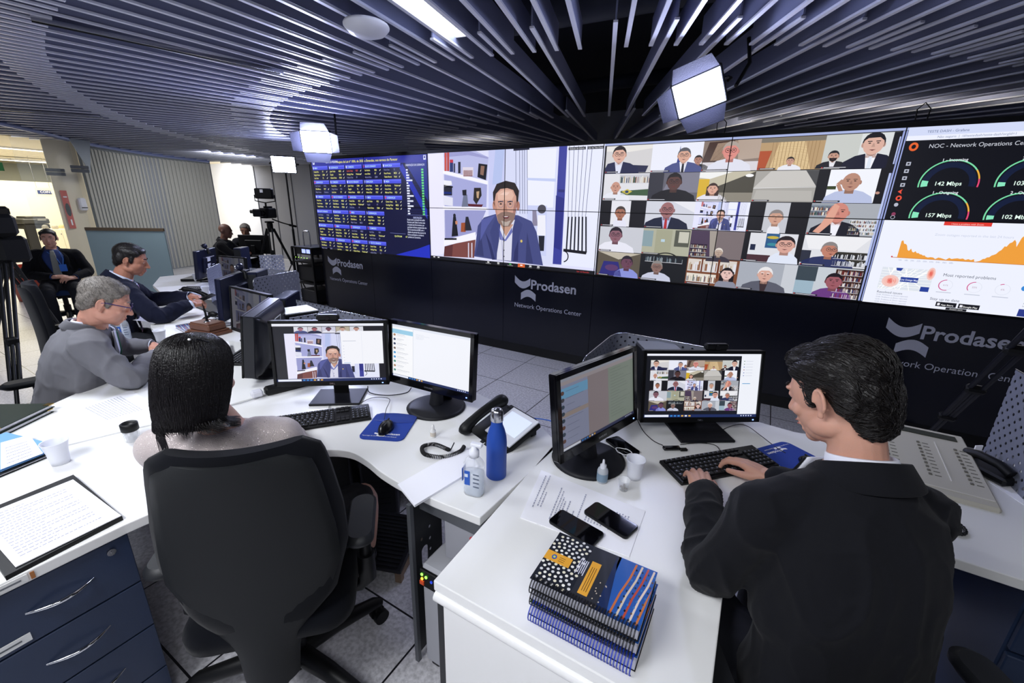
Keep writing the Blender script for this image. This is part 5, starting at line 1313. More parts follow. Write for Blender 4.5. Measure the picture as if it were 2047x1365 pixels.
# blue steel bottle
t = thing('water_bottle', P(992, 950), 0, 'tall matt blue steel bottle with a silver cap beside the sanitizer', 'bottle')
prof = [(.001, 0), (.033, 0), (.036, .004), (.036, .135), (.034, .16), (.028, .185), (.0205, .205), (.0195, .222)]
mb = MB(); mb.lathe(prof, n=40); mb.build('body', mat('matt_blue', '#1e4aa8', .5), t)
mb = MB(); mb.lathe([(.021, .220), (.0225, .222), (.0225, .25), (.019, .262), (.010, .267), (.001, .268)], n=40); mb.build('cap', M_STEEL, t)

# sanitizer bottles with pump
def sanitizer(loc, label, s=1.0, rz=0):
    t = thing('hand_sanitizer', loc, rz, label, 'bottle'); t.scale = (s, s, s)
    mb = MB(); mb.loft([[(x * q, y * q, z) for x, y in rrect(.078, .05, .022)] for q, z in ((.9, 0), (1, .006), (1, .105), (.97, .12), (.80, .135), (.5, .147), (.34, .152), (.34, .16))], caps=True); mb.build('bottle', M_CLEAR, t)
    mb = MB(); mb.loft([[(x * q, y * q, z) for x, y in rrect(.072, .045, .02)] for q, z in ((.9, .004), (.98, .008), (.98, .09), (.5, .091))], caps=True); mb.build('gel', M_GEL, t)
    mb = MB(); mb.lathe([(.001, .150), (.018, .150), (.018, .172), (.010, .176), (.009, .19), (.001, .19)], n=24); mb.box((.010, 0, .196), (.042, .02, .012), bev=.004); mb.tube([(0, 0, .15), (0, 0, .02)], .003, 8); mb.build('pump', mat('pump_white', '#f0f2fa', .4), t)
    mb = MB(); mb.col = lin('#2a5ec0'); mb.box((-.0395, 0, .075), (.0015, .030, .05)); mb.box((-.015, -.0258, .075), (.02, .0015, .055)); mb.col = lin('#dfe8f4'); mb.box((-.018, -.0268, .085), (.012, .001, .012))
    mb.col = lin('#5a6478')
    for k in range(4): mb.box((.018, -.0258, .045 + .016 * k), (.022, .0012, .004))
    mb.build('front_label', print_mat('bottle_print'), t)
    return t
sanitizer(P(948, 985), 'clear pump bottle of hand sanitizer beside the blue bottle', .95, .2)
sanitizer(P(250, 680), 'clear pump bottle of hand sanitizer in front of the grey suited man', 1.0, 1.2)

# eye-drop bottle
t = thing('dropper_bottle', P(866, 873), 0, 'tiny white dropper bottle beside the blue mouse pad', 'bottle')
mb = MB(); mb.lathe([(.001, 0), (.0115, 0), (.012, .002), (.012, .030), (.006, .036), (.0055, .044)], n=24); mb.build('body', M_WHITE, t)
mb = MB(); mb.lathe([(.0065, .036), (.0065, .048), (.004, .056), (.001, .058)], n=20); mb.build('cap', M_WHITE, t)
mb = MB(); mb.lathe([(.0122, .006), (.0122, .024)], n=24); mb.build('label_band', mat('dropper_print', '#cfc6b8', .6), t)
# squeeze bottle right
t = thing('dropper_bottle', P(1203, 962), 0, 'translucent squeeze bottle with pointed nozzle beside the dim monitor', 'bottle')
mb = MB(); mb.lathe([(.001, 0), (.017, 0), (.019, .003), (.019, .045), (.016, .053), (.008, .058)], n=28); mb.build('body', mat('translucent_pe', '#cdd3da', .4, alpha=.75), t)
mb = MB(); mb.lathe([(.0195, .008), (.0195, .038)], n=28); mb.build('label_band', mat('bottle_label_blue', '#7c93a6', .6), t)
mb = MB(); mb.lathe([(.011, .056), (.011, .068), (.005, .072), (.0035, .088), (.001, .09)], n=20); mb.build('cap', M_FROST, t)

# cups
def cup(loc, label, s=1.0, m=None):
    t = thing('plastic_cup', loc, 0, label, 'cup'); t.scale = (s, s, s)
    mb = MB(); mb.lathe([(.001, .001), (.024, .001), (.0265, .02), (.028, .045), (.0345, .078), (.0365, .082), (.0365, .084), (.0335, .082), (.027, .045), (.023, .004), (.001, .004)], n=36)
    mb.build('cup_wall', m or M_FROST, t)
    return t
cup(P(1267, 955), 'white plastic cup beside the round monitor base of the typing man', .95)
cup(P(122, 925), 'white plastic cup standing by the joint of the two left desks', 1.05)
cup(P(323, 684), 'white plastic cup by the hands of the grey suited man', 1.0)
cup(P(413, 590), 'white plastic cup behind the navy suited man\'s phone', 1.1)
cup(P(393, 562), 'small white plastic cup farthest back on the grey desk', 1.0)
# shot cup with seeds
t = thing('coffee_cup', P(1246, 979), 0, 'tiny clear cup holding brown seeds', 'cup')
mb = MB(); mb.lathe([(.001, .001), (.014, .001), (.020, .042), (.021, .043), (.0195, .042), (.0135, .003), (.001, .003)], n=28); mb.build('cup_wall', M_CLEAR, t)
mb = MB(); rr = random.Random(3)
for k in range(26):
    a = rr.random() * 6.28; r = rr.random() ** .5 * .011
    mb.sphere((r * math.cos(a), r * math.sin(a), .006 + rr.random() * .01), (.004, .0028, .0025), 7, 5, Euler((rr.random() * 3, rr.random() * 3, rr.random() * 3)).to_matrix())
o = mb.build('seeds', mat('seed_brown', '#6a4c34', .6, var=.4, vscale=300), t); o['kind'] = 'stuff'
# clip jar
t = thing('clip_jar', P(266, 880), 0, 'small clear jar of paper clips with a black magnetic lid', 'jar')
mb = MB(); mb.lathe([(.001, .0), (.022, .0), (.024, .004), (.026, .05)], n=30); mb.build('jar_wall', M_CLEAR, t)
mb = MB(); mb.lathe([(.027, .046), (.0285, .048), (.0285, .075), (.024, .078), (.021, .070), (.001, .068)], n=30); mb.build('lid', M_BLACK, t)
mb = MB()
for k in range(90):
    a = rr.random() * 6.28; r = rr.random() ** .5 * .019; p = Vector((r * math.cos(a), r * math.sin(a), .004 + rr.random() * .038))
    d = Vector((rr.uniform(-1, 1), rr.uniform(-1, 1), rr.uniform(-1, 1))).normalized() * .006
    mb.tube([p - d, p + d], .0007, 4)
o = mb.build('paper_clips', M_STEEL, t); o['kind'] = 'stuff'

# papers
def sheet(name, corners, z, label, lines=(), seed=0, stack=1, m=None, cat='paper', curl=0.0):
    c0 = sum((Vector((p.x, p.y, 0)) for p in corners), Vector()) / 4
    t = thing(name, (c0.x, c0.y, z), 0, label, cat)
    q = [Vector((p.x - c0.x, p.y - c0.y, 0)) for p in corners]
    def f(u, v, h=0.0):
        p = q[0].lerp(q[1], u).lerp(q[3].lerp(q[2], u), v)
        return (p.x, p.y, h + curl * (2 * abs(u - .5)) ** 3 * (v))
    mb = MB(); th = .0006 * stack; N_ = 10
    vs = []; fs = []
    for hh in (0, th):
        for i in range(N_ + 1):
            for j in range(N_ + 1): vs.append(f(i / N_, j / N_, hh))
    M1 = (N_ + 1) ** 2
    for i in range(N_):
        for j in range(N_):
            a = i * (N_ + 1) + j; b_ = a + N_ + 1
            fs.append([a, a + 1, b_ + 1, b_]); fs.append([M1 + a, M1 + b_, M1 + b_ + 1, M1 + a + 1])
    for i in range(N_):
        for a, b_ in ((i, i + 1), (N_ * (N_ + 1) + i + 1, N_ * (N_ + 1) + i)): fs.append([a, M1 + a, M1 + b_, b_])
        a = i * (N_ + 1); b_ = a + N_ + 1; fs.append([a, b_, M1 + b_, M1 + a]); a += N_; b_ += N_; fs.append([b_, a, M1 + a, M1 + b_])
    mb.add(vs, fs); mb.build('page', m or M_PAPER, t, recalc=True)
    if lines:
        mb = MB(); rr = random.Random(seed)
        for (u0, u1, v, hgt) in lines:
            u = u0
            while u < u1:
                du = min(rr.uniform(.015, .05), u1 - u)
                mb.add([f(u, v, th + .0004), f(u + du, v, th + .0004), f(u + du, v + hgt, th + .0004), f(u, v + hgt, th + .0004)], [[0, 1, 2, 3]])
                u += du + .012
        mb.build('printing', mat('toner_grey', '#a6a8bc', .7), t)
    return t
LN = [(.10, .55 + .3 * (k % 3 == 0), .92 - .035 * k, .010) for k in range(23)]
sheet('document', [P(1040, 1035, .741), P(1258, 1113, .741), P(1290, 1022, .741), P(1082, 940, .741)], .7405, 'printed document lying under the two phones on the typing man\'s desk', stack=3,
      lines=[])
# its typed text runs across the short side
t = COL.objects['document']
mb = MB(); A_, B_, C_, D_ = [P(*q, .7435) for q in ((1040, 1035), (1258, 1113), (1290, 1022), (1082, 940))]
rr = random.Random(6)
for (u, v0, v1) in [(.06, .25, .9), (.10, .3, .95), (.13, .3, .6), (.25, .15, .8), (.28, .2, .75), (.305, .3, .62), (.33, .35, .55), (.37, .1, .6), (.43, .2, .45), (.48, .05, .85)] + [(.55 + .028 * k, .35, .35 + .15 + .3 * ((k * 7) % 5) / 5) for k in range(6)] + [(.76 + .025 * k, .3, .75) for k in range(6)]:
    v = v0
    while v < v1:
        dv = rr.uniform(.015, .05)
        if .56 < u and v < .32: v += dv; continue
        p = [A_.lerp(B_, uu).lerp(D_.lerp(C_, uu), vv) for uu, vv in ((u, v), (u + .010, v), (u + .010, v + dv), (u, v + dv))]
        mb.add([x - t.location for x in p], [[0, 1, 2, 3]]); v += dv + .012
mb.build('printing', mat('toner_grey', '#a6a8bc', .7), t)
sheet('document', [P(138, 822), P(195, 850), P(318, 815), P(262, 780)], ZD, 'blank looking printed sheet on the desk left of the woman\'s head', lines=[(.1, .9, .2 + .05 * k, .012) for k in range(12)], seed=2)
def para(b, c, d): b, c, d = P(*b), P(*c), P(*d); return [b + d - c, b, c, d]
pp = [Vector((p.x, p.y, 0)) for p in para((146, 958, .757), (242, 1030, .757), (31, 1133, .757))]
sheet('document', pp, .7545, 'bright printed pages topmost on the clipboard at the left edge', lines=[(.08, .45 + .4 * ((k * 5) % 3 > 0), .08 + .05 * k, .012) for k in range(17)], seed=3, stack=4)
sheet('document', [P(205, 985), P(270, 1035), P(330, 1000), P(262, 935)], ZD, 'white sheet on the desk corner under the woman\'s elbow')
sheet('clipboard', para((148, 953, .744), (246, 1037, .744), (12, 1158, .744)), ZD, 'black clipboard under the bright printed pages', m=M_BLACK, stack=22, cat='clipboard')
sheet('paper_roll', [P(829, 1014), P(958, 935), P(930, 895), P(795, 972)], ZD, 'loosely folded white paper hanging over the front edge of the corner desk', stack=14)
sheet('document', [P(425, 712, .75), P(468, 722, .75), P(458, 688, .75), P(420, 695, .75)], .772, 'small white card with handwriting propped on the dark keyboard', lines=[(.2, .8, .3 + .15 * k, .03) for k in range(4)], seed=5)
sheet('document', [P(325, 668), P(380, 676), P(420, 650), P(330, 650)], ZD, 'white sheets under the spiral book before the navy suited man', stack=6)
sheet('document', [P(265, 640), P(320, 645), P(330, 628), P(280, 625)], ZD, 'white sheet at the navy suited man\'s elbow')
sheet('document', [P(368, 600), P(430, 612), P(435, 596), P(380, 590)], ZD, 'white paper under the navy suited man\'s wrists', stack=3)

# folders
def folder(loc, rz, w, d, h, m, label, name='folder', corners=True):
    t = thing(name, loc, rz, label, 'folder')
    mb = MB(); mb.box((0, 0, h - .0015), (w, d, .003), bev=.001); mb.box((0, 0, .0015), (w, d, .003), bev=.001); mb.box((0, -d / 2 + .002, h / 2), (w, .004, h)); mb.build('cover', m, t)
    mb = MB(); mb.box((0, 0, h / 2), (w - .012, d - .012, h - .006)); mb.build('pages', M_PAPER, t)
    if corners:
        for sx in (-1, 1):
            for sy in (-1, 1):
                mb = MB(); mb.box((sx * (w / 2 - .012), sy * (d / 2 - .012), h - .0005), (.026, .026, .0045), bev=.001); mb.build('corner_guard', mat('brass', '#c8a860', .25, metal=1), t)
    return t
M_GREENL = mat('green_leather', '#15251f', .45, bump=.1, bscale=400)
folder((-2.70, .25, ZD), .62, .34, .25, .018, M_GREENL, 'dark green leather folder, lowest of the pair at the left edge')
folder((-2.71, .26, ZD + .019), .62, .34, .25, .018, M_GREENL, 'dark green leather folder with brass corners, top of the pair at the left edge')
folder((-2.30, .20, ZD), .25, .33, .24, .012, M_BLACK, 'black folder beneath the light blue one', corners=False)
folder((-2.31, .21, ZD + .013), .25, .32, .235, .008, mat('light_blue_card', '#7ab0ea', .5), 'light blue folder beside the green leather folders', corners=False)
sheet('document', [P(0, 935, .77), P(85, 903, .77), P(58, 866, .77), P(0, 882, .77)], .7635, 'white typed sheet on the light blue folder', lines=[(.15, .8, .1 + .12 * k, .03) for k in range(6)], seed=8)

# spiral bound books
def cover_canvas(seed=1, green=False):
    c = Canvas(); c.rect(0, 0, 1, 1, '#23262e', 0)          # u along the spine 0..1, v away from the spine
    rr = random.Random(seed)
    if green: c.rect(0, 0, 1, 1, '#2c4a22', 1)
    for k in range(7):
        r = .10 + k * .07
        n = int(8 + k * 5)
        for i in range(n):
            a = 2 * PI * i / n + k * .3
            u = .14 + r * .62 * math.cos(a); v = .5 + r * math.sin(a)
            if 0.01 < u < .37 and .02 < v < .98: c.ell(u, v, .016, .024, rr.choice(['#f4f2e8', '#e8e2c8', '#dedede']), 2, 7)
    c.rect(.0, .42, .26, .60, '#e8a83c', 3); c.ell(.09, .51, .025, .045, '#3a5ab0', 4); c.ell(.09, .51, .013, .022, '#c8d860', 5)
    for k in range(3): c.line([(.14, .47 + .035 * k), (.20, .47 + .035 * k)], .008, '#6a4a20', 4)
    c.rect(.38, 0, .66, 1, '#2e3036', 2); c.rect(.43, .12, .52, .72, '#e8a83c', 3)
    for k in range(3): c.line([(.455 + .02 * k, .18), (.455 + .02 * k, .62)], .006, '#6a4a20', 4)
    for k in range(5): c.line([(.33 + .018 * k, .40 + .03 * (k % 2)), (.33 + .018 * k, .68)], .009, '#cfd0e0', 3)
    c.rect(.64, 0, 1, 1, '#2a5aa8', 2); c.poly([(.62, 0), (.72, 0), (.66, .7), (.62, 1)], '#1c2c54', 3)
    for k in range(5):
        u = .76 + .055 * k
        c.line([(u - .02, .05), (u, .4), (u + .035, .7), (u + .05, .98)], .018, ['#c8703c', '#d8c8b0', '#b84c34', '#e0d0c0', '#c87844'][k], 3)
        for i in range(9): c.ell(u + .025 + .005 * i, .08 + i * .1, .009, .020, rr.choice(['#14202c', '#1a3450', '#3a78b8', '#5a4a44']), 4, 6)
    for i in range(12): c.ell(.55 + rr.random() * .1, rr.random() * .5, .006, .012, '#d8c8b0', 4, 6)
    return c
M_COVER = print_mat('glossy_cover', .16, .3)
def spiral_book(loc, rz, th, wire, label, canvas, L_=.252, W_=.172, name='spiral_book', group=None):
    """x along the spine, y away from the spine"""
    t = thing(name, loc, rz, label, 'book', group)
    mb = MB(); mb.box((0, W_ / 2, th / 2), (L_ - .004, W_ - .004, th - .003)); mb.build('pages', mat('page_block', '#c9c9d4', .8, bump=.3, bscale=30, stretch=(1, 1, 60)), t)
    mb = MB(); mb.box((0, W_ / 2, .0008), (L_, W_, .0014)); mb.build('back_cover', M_BLACK, t)
    canvas.build('front_cover', M_COVER, lambda u, v, l: Vector((-L_ / 2 + u * L_, v * W_, th - .0012 + l * .00012)), t, clip=(0, 0, 1, 1))
    mb = MB(); n = 36
    for k in range(n):
        x = -L_ / 2 + .008 + (L_ - .016) * k / (n - 1); r = th / 2 + .004
        for dx in (0, .0016):
            mb.tube([(x + dx, .005 + (r * 1.0) * math.cos(a) - .004, th / 2 + r * math.sin(a)) for a in [2 * PI * q / 14 for q in range(14)]], .00075, 5, closed=True)
    mb.build('wire_binding', wire, t)
    return t
M_WB = mat('black_wire', '#0c0c10', .35); M_WBL = mat('blue_wire', '#1a3ab8', .35)
rzB = math.atan2(.0, 1) - .0
b0 = Vector((-.215, .695, ZD))
cvk = cover_canvas(1)
spiral_book(b0, 0.0, .040, M_WBL, 'blue spiral bound thick book, bottom of the stack', cover_canvas(2, True))
spiral_book(b0 + Vector((-.002, .004, .041)), -.01, .034, M_WB, 'black spiral bound book in the middle of the stack', cover_canvas(3, True))
spiral_book(b0 + Vector((-.004, .004, .076)), 0.01, .030, M_WB, 'black spiral bound book with a shiny chamber photograph cover, top of the stack', cvk)
spiral_book(Vector((-3.70, 1.52, ZD + .004)), 1.45 + PI, .02, M_WB, 'spiral bound book with chamber cover lying before the navy suited man', cover_canvas(4), L_=.30, W_=.20)

# phones
def phone(loc, rz, label, w=.075, l=.155, rot=None, lit=False, th=.009):
    t = thing('smartphone', loc, rz, label, 'phone', rot=rot)
    mb = MB(); mb.prism(rrect(w, l, .012), 0, th); mb.build('case', M_BLACK, t, recalc=True, bevel=.002)
    mb = MB(); mb.prism(rrect(w - .006, l - .006, .009), th, th + .0006); mb.build('screen', mat('phone_glass', '#050508', .04, coat=.5), t)
    return t
a = math.atan2(.97 - 1.0, -.277 + .433)
phone(((-.433 - .28) / 2 + .002, 1.015, .7435), a + PI / 2, 'black smartphone left of the pair on the printed document', w=.074, l=.157)
phone(((-.36 - .205) / 2 + .005, 1.105, .7435), math.atan2(-.045, .16) + PI / 2, 'black smartphone with a bright reflection, right of the pair on the printed document', w=.074, l=.157)
phone((-3.275, 1.205, ZD), 1.9, 'black phone lying between the white cup and the wooden block', w=.06, l=.17)
phone((-.375, 1.555, ZD), 1.0, 'dark phone with white earphones wound on it behind the white cup', w=.07, l=.14)
mb = MB(); pts = []
for k in range(40):
    a = k / 39 * 4 * PI; pts.append((.03 * math.cos(a) * (1 + .15 * math.sin(3 * a)), .022 * math.sin(a), .002 + .004 * (k % 5) / 5))
mb.tube(pts, .0015, 6); mb.build('earphones', mat('white_rubber', '#f0f0f4', .5), label='tangled white earphone cable on the dark phone behind the cup', cat='earphones', loc=(-.355, 1.50, ZD + .012))
# little black adapter
t = thing('usb_adapter', P(1342, 899), .6, 'small shiny black cable adapter between the cup and the keyboard', 'adapter')
mb = MB(); mb.box((0, 0, .008), (.07, .022, .014), bev=.006); mb.build('housing', M_GLOSS, t)
mb = MB(); mb.box((.045, -.01, .007), (.03, .016, .010), bev=.003); mb.build('plug', M_BLACK, t)
t = thing('hearing_clip', P(1237, 938), 0, 'thin white wire clip beside the white cup', 'clip')
mb = MB(); mb.tube([(.02 * math.cos(a), .02 * math.sin(a), .002) for a in [PI * 1.5 * q / 12 for q in range(13)]], .0014, 6); mb.build('wire', mat('white_rubber', '#f0f0f4', .5), t)

# desk telephone left
def telephone(loc, rz, label):
    t = thing('desk_telephone', loc, rz, label, 'telephone')
    sl = Matrix.Rotation(R(22), 4, 'X')
    mb = MB(sl); mb.box((0, .0, .02), (.22, .22, .022), bev=.006); mb.build('base', M_BLACK, t)
    mb = MB(sl); mb.box((.03, .035, .0335), (.15, .15, .006), bev=.002); mb.build('faceplate', mat('silver_plastic', '#d9dbe2', .3), t)
    mb = MB(sl); mb.box((.03, .045, .0375), (.12, .09, .002)); mb.build('display', mat('phone_display', '#dfe6f0', .1, emit='#c8d4f0', estr=.35), t)
    mb = MB(sl)
    for i in range(3):
        for j in range(4): mb.box((-.005 + .024 * i, -.028 - .018 * j, .034), (.017, .011, .006), bev=.002)
    mb.build('keypad', M_DARK, t)
    mb = MB(sl)
    pts = [(-.085, -.10, .05), (-.085, -.085, .068), (-.085, -.03, .078), (-.085, .03, .078), (-.085, .085, .068), (-.085, .10, .05)]
    mb.tube(catmull(pts, 5), [.018, .022, .026, .026, .025, .023, .021, .02, .019, .018, .018, .018, .018, .018, .018, .019, .02, .021, .023, .025, .026, .026, .024, .022, .020, .018][:len(catmull(pts, 5))], 14)
    mb.build('handset', M_BLACK, t)
    mb = MB(); mb.box((0, .09, .035), (.16, .03, .07), bev=.006); mb.build('foot', M_BLACK, t)
    return t
ph = telephone((-.835, 1.37, ZD), math.atan2(-.12, 1) - .25, 'black office telephone with a grey display behind the blue bottle'); ph.scale = (1.12, 1.12, 1.12)
# coiled cord
mb = MB(); path = catmull([P(908, 885, .80) , P(900, 900, .755), P(895, 898, .755), P(868, 888, .752), P(845, 893, .752), P(850, 908, .752), P(885, 913, .752), P(918, 903, .752), P(928, 892, .76)], 40)
pts = []; o0 = path[0].copy()
for k, p in enumerate(path):
    d = (path[min(k + 1, len(path) - 1)] - path[max(k - 1, 0)]).normalized(); u = d.orthogonal().normalized(); v = d.cross(u)
    s_ = .2 if k < 40 else 1.0
    for q in range(3):
        a = (k * 3 + q) * 2 * PI / 12
        pp = p + d * (0.0004 * q)
        pts.append(pp - o0 + (u * math.cos(a) + v * math.sin(a)) * .0048 * s_)
up = Vector((0, 0, 1)); pts = []
tot = 0
for k, p in enumerate(path):
    d = (path[min(k + 1, len(path) - 1)] - path[max(k - 1, 0)]).normalized(); sd = d.cross(up).normalized(); u2 = sd.cross(d)
    s_ = .15 if k < 70 else 1.0
    nxt = path[min(k + 1, len(path) - 1)]
    for q in range(4):
        a = (k * 4 + q) * 2 * PI / 14
        pts.append(p.lerp(nxt, q / 4) - o0 + (sd * math.cos(a) + u2 * math.sin(a)) * .0068 * s_)
mb.tube(pts, .0017, 5)
mb.build('phone_cord', M_CABLE, label='black coiled telephone cord looping on the desk beside the dropper bottle', cat='cord', loc=o0)

# beige attendant telephone right
t = thing('switchboard_console', (.66, 2.06, ZD), -.02, 'large beige switchboard telephone behind the typing man\'s back', 'telephone')
M_BEIGE = mat('beige_plastic', '#c3bfb2', .5)
sl = Matrix.Rotation(R(7), 4, 'X')
mb = MB(sl); mb.box((0, 0, .028), (.30, .46, .03), bev=.008); mb.build('casing', M_BEIGE, t)
mb = MB(sl); mb.box((.0, .185, .0445), (.24, .035, .003)); mb.build('display', mat('lcd_dark', '#26291f', .2), t)
for cx_ in (-.12, -.01, .10):
    mb = MB(sl)
    for k in range(10): mb.box((cx_, .10 - k * .024, .0445), (.010, .010, .005), bev=.002); mb.box((cx_ + .022, .10 - k * .024, .0435), (.018, .004, .001))
    mb.build('button_column', mat('button_brown', '#6d6a60', .5), t)
mb = MB(sl); mb.box((.045, -.0, .044), (.003, .26, .003)); mb.box((0, -.19, .044), (.28, .003, .003)); mb.build('label_strip', mat('label_strip', '#dedbd2', .4), t)
# black telephone and white card behind
t = thing('desk_telephone', (.87, 2.12, ZD), .6, 'black telephone with a white tag between the console and the perforated screen', 'telephone')
mb = MB(); mb.box((0, 0, .02), (.12, .16, .03), bev=.008); mb.build('base', M_BLACK, t)
mb = MB(); mb.tube([(-.03, -.07, .05), (-.03, -.03, .065), (-.03, .04, .065), (-.03, .08, .05)], [.018, .016, .016, .018], 12); mb.build('handset', M_BLACK, t)
mb = MB(); mb.box((.0, .07, .06), (.03, .004, .05)); mb.build('tag', M_PAPER, t)
sheet('document', [P(1975, 962), P(2047, 1010), P(2047, 975), P(2005, 948)], ZD, 'white paper against the perforated screen at the right edge', stack=3)
# prayer beads
mb = MB()
for k in range(22):
    a = 2 * PI * k / 22; mb.sphere((.028 * math.cos(a), .036 * math.sin(a), .006), .0058, 8, 6)
mb.build('bead_bracelet', mat('black_bead', '#101014', .2), label='black beaded bracelet lying on the right hand desk', cat='bracelet', loc=P(1903, 1055))

# gavel-like wooden block with metal pin
t = thing('wooden_stand', (-3.40, 1.45, ZD), .18, 'carved brown wooden block with a dark metal pin in its top', 'desk ornament')
M_WOOD = mat('brown_wood', '#6a4534', .45, var=.25, vscale=14, stretch=(1, 8, 8))
mb = MB(); mb.box((0, 0, .012), (.25, .18, .024), bev=.006); mb.box((0, 0, .030), (.225, .155, .014), bev=.004); mb.build('base', M_WOOD, t)
mb = MB(); mb.box((0, 0, .058), (.20, .135, .045), bev=.008); mb.box((0, 0, .084), (.185, .12, .010), bev=.004); mb.build('block', M_WOOD, t)
mb = MB(); mb.lathe([(.024, .088), (.022, .092), (.001, .094)], n=20); mb.build('collar', M_STEEL, t)
mb = MB(); mb.loft([[(x * s_ + dx, y * s_, z) for x, y in rrect(.016, .012, .003, 2)] for s_, z, dx in ((1.1, .09, 0), (.8, .15, .0), (.9, .17, -.004), (.5, .20, -.010), (.1, .225, -.014))]); mb.build('pin', M_BLACK, t)
# mini tripod
t = thing('mini_tripod', P(428, 640), .5, 'small black folded tabletop tripod behind the wooden block', 'tripod')
mb = MB(); mb.sphere((0, 0, .05), (.04, .025, .025)); mb.build('head', M_BLACK, t)
for k in range(3):
    a = k * 2.1; mb = MB(); mb.tube([(0, 0, .05), (.06 * math.cos(a), .06 * math.sin(a), .03), (.10 * math.cos(a), .10 * math.sin(a), .006)], [.012, .012, .008], 8); mb.build('leg', M_BLACK, t)

# network box with plugs under the speaker monitor
t = thing('usb_hub', P(552, 785), math.atan2(.16, .1) + .3, 'black power strip end with a white plug below the speaker monitor', 'hub')
mb = MB(); mb.box((.07, 0, .022), (.24, .05, .042), bev=.012); mb.build('housing', M_BLACK, t)
mb = MB(); mb.box((-.085, 0, .022), (.05, .045, .034), bev=.008); mb.build('plug', mat('plug_white', '#dcdce4', .4), t)

# far desk clutter
t = telephone((-4.85, 2.02, ZD), 2.4, 'dark telephone on the far grey desk behind the navy suited man\'s arms')
t = thing('laptop', (-5.95, 2.55, ZD), 2.3, 'black closed laptop lying far back on the grey desk', 'laptop')
mb = MB(); mb.box((0, 0, .012), (.36, .25, .02), bev=.004); mb.build('base', M_BLACK, t)
mb = MB(); mb.box((0, 0, .026), (.36, .25, .006), bev=.002); mb.build('lid', M_DARK, t)
sheet('clipboard', [P(392, 613, .75), P(432, 628, .75), P(440, 600, .75), P(400, 598, .75)], ZD, 'dark tablet under the papers at the navy suited man\'s hands', m=M_BLACK, stack=14, cat='clipboard')

# power backup unit and computer under the corner desk
t = thing('power_supply_unit', (-.735, 1.07, 0), 0, 'grey floor standing power supply on casters with a lit control panel under the corner desk', 'power supply')
M_UPS = mat('ups_grey', '#a9aab0', .5)
mb = MB(); mb.box((0, 0, .28), (.20, .44, .44), bev=.01); mb.build('cabinet', M_UPS, t)
mb = MB(); mb.box((0, -.225, .455), (.195, .012, .07), bev=.003); pnl = mb.build('control_panel', M_BLACK, t)
for x, z, c, e in ((-.085, .472, '#7cf04a', 3), (-.067, .468, '#7cf04a', 3), (-.085, .454, '#f0c83a', 2), (-.044, .46, '#2c4ad8', .5), (-.022, .456, '#1c8a4a', .5), (-.004, .454, '#1c8a4a', .5)):
    mb = MB(); mb.cyl((x, -.230, z), (x, -.234, z), .0050, n=12); mb.build('indicator_light', mat('led' + c, c, .4, emit=c, estr=e), pnl)
for x, z in ((-.085, .438), (.03, .445)):
    mb = MB(); mb.box((x, -.233, z), (.018, .005, .015)); mb.build('switch', mat('orange_switch', '#e0552c', .4), pnl)
mb = MB(); mb.col = lin('#3a86c8'); mb.box((.03, -.2255, .33), (.035, .002, .045)); mb.col = lin('#e8ecf4'); mb.box((.03, -.227, .32), (.028, .001, .018)); mb.build('asset_sticker', print_mat('printed_sticker'), t)
for sx in (-1, 1):
    for sy in (-1, 1):
        mb = MB(); mb.cyl((sx * .075 - .012, sy * .17, .03), (sx * .075 + .012, sy * .17, .03), .03, n=20); mb.box((sx * .075, sy * .17, .055), (.03, .04, .02)); mb.build('caster', M_BLACK, t)
t = thing('computer_tower', (-.705, 1.08, .502), 0, 'light grey computer tower with a small red mark standing on the power supply', 'computer')
mb = MB(); mb.box((0, 0, .088), (.15, .34, .168), bev=.006); mb.build('case', mat('pc_grey', '#9c9da4', .5), t)
mb = MB(); mb.col = lin('#c83c44'); c_ = Vector((.045, -.1715, .135))
for k in range(14):
    a = R(50 + 19 * k); a2 = R(50 + 19 * (k + 1)); mb.add([c_ + Vector((r * math.cos(q), 0, r * math.sin(q))) for r, q in ((.006, a), (.012, a), (.012, a2), (.006, a2))], [[0, 1, 2, 3]])
mb.build('logo', print_mat('printed_sticker'), t)
# computer and foot rest below the woman's desk
for x, y, rz_, l in ((-1.93, 1.36, .75, 'dark computer tower under the woman\'s desk, left one'), (-1.74, 1.50, .75, 'dark computer tower under the woman\'s desk, right one')):
    t = tower(x, y, 0.0, .19, .42, .45, rz_, l, mat('pc_dark', '#34353e', .45))
t = thing('foot_rest', (-1.43, 1.14, 0), .35, 'black ribbed foot rest on a small wooden frame under the woman\'s desk', 'foot rest')
sl = Matrix.Translation((0, 0, .10)) @ Matrix.Rotation(R(12), 4, 'X')
mb = MB(sl); mb.box((0, 0, 0), (.42, .30, .02), bev=.004)
for k in range(14): mb.box((0, -.13 + k * .02, .013), (.38, .008, .006))
mb.build('platform', mat('ribbed_rubber', '#14151c', .5), t)
for sx in (-1, 1):
    for sy in (-1, 1): mb = MB(); mb.box((sx * .19, sy * .12, .045 + sy * .02), (.03, .03, .09 + sy * .04)); mb.build('leg', mat('ply_wood', '#8a7460', .6), t)
for sx in (-1, 1): mb = MB(); mb.box((sx * .19, 0, .03), (.025, .22, .03)); mb.build('brace', mat('ply_wood', '#8a7460', .6), t)
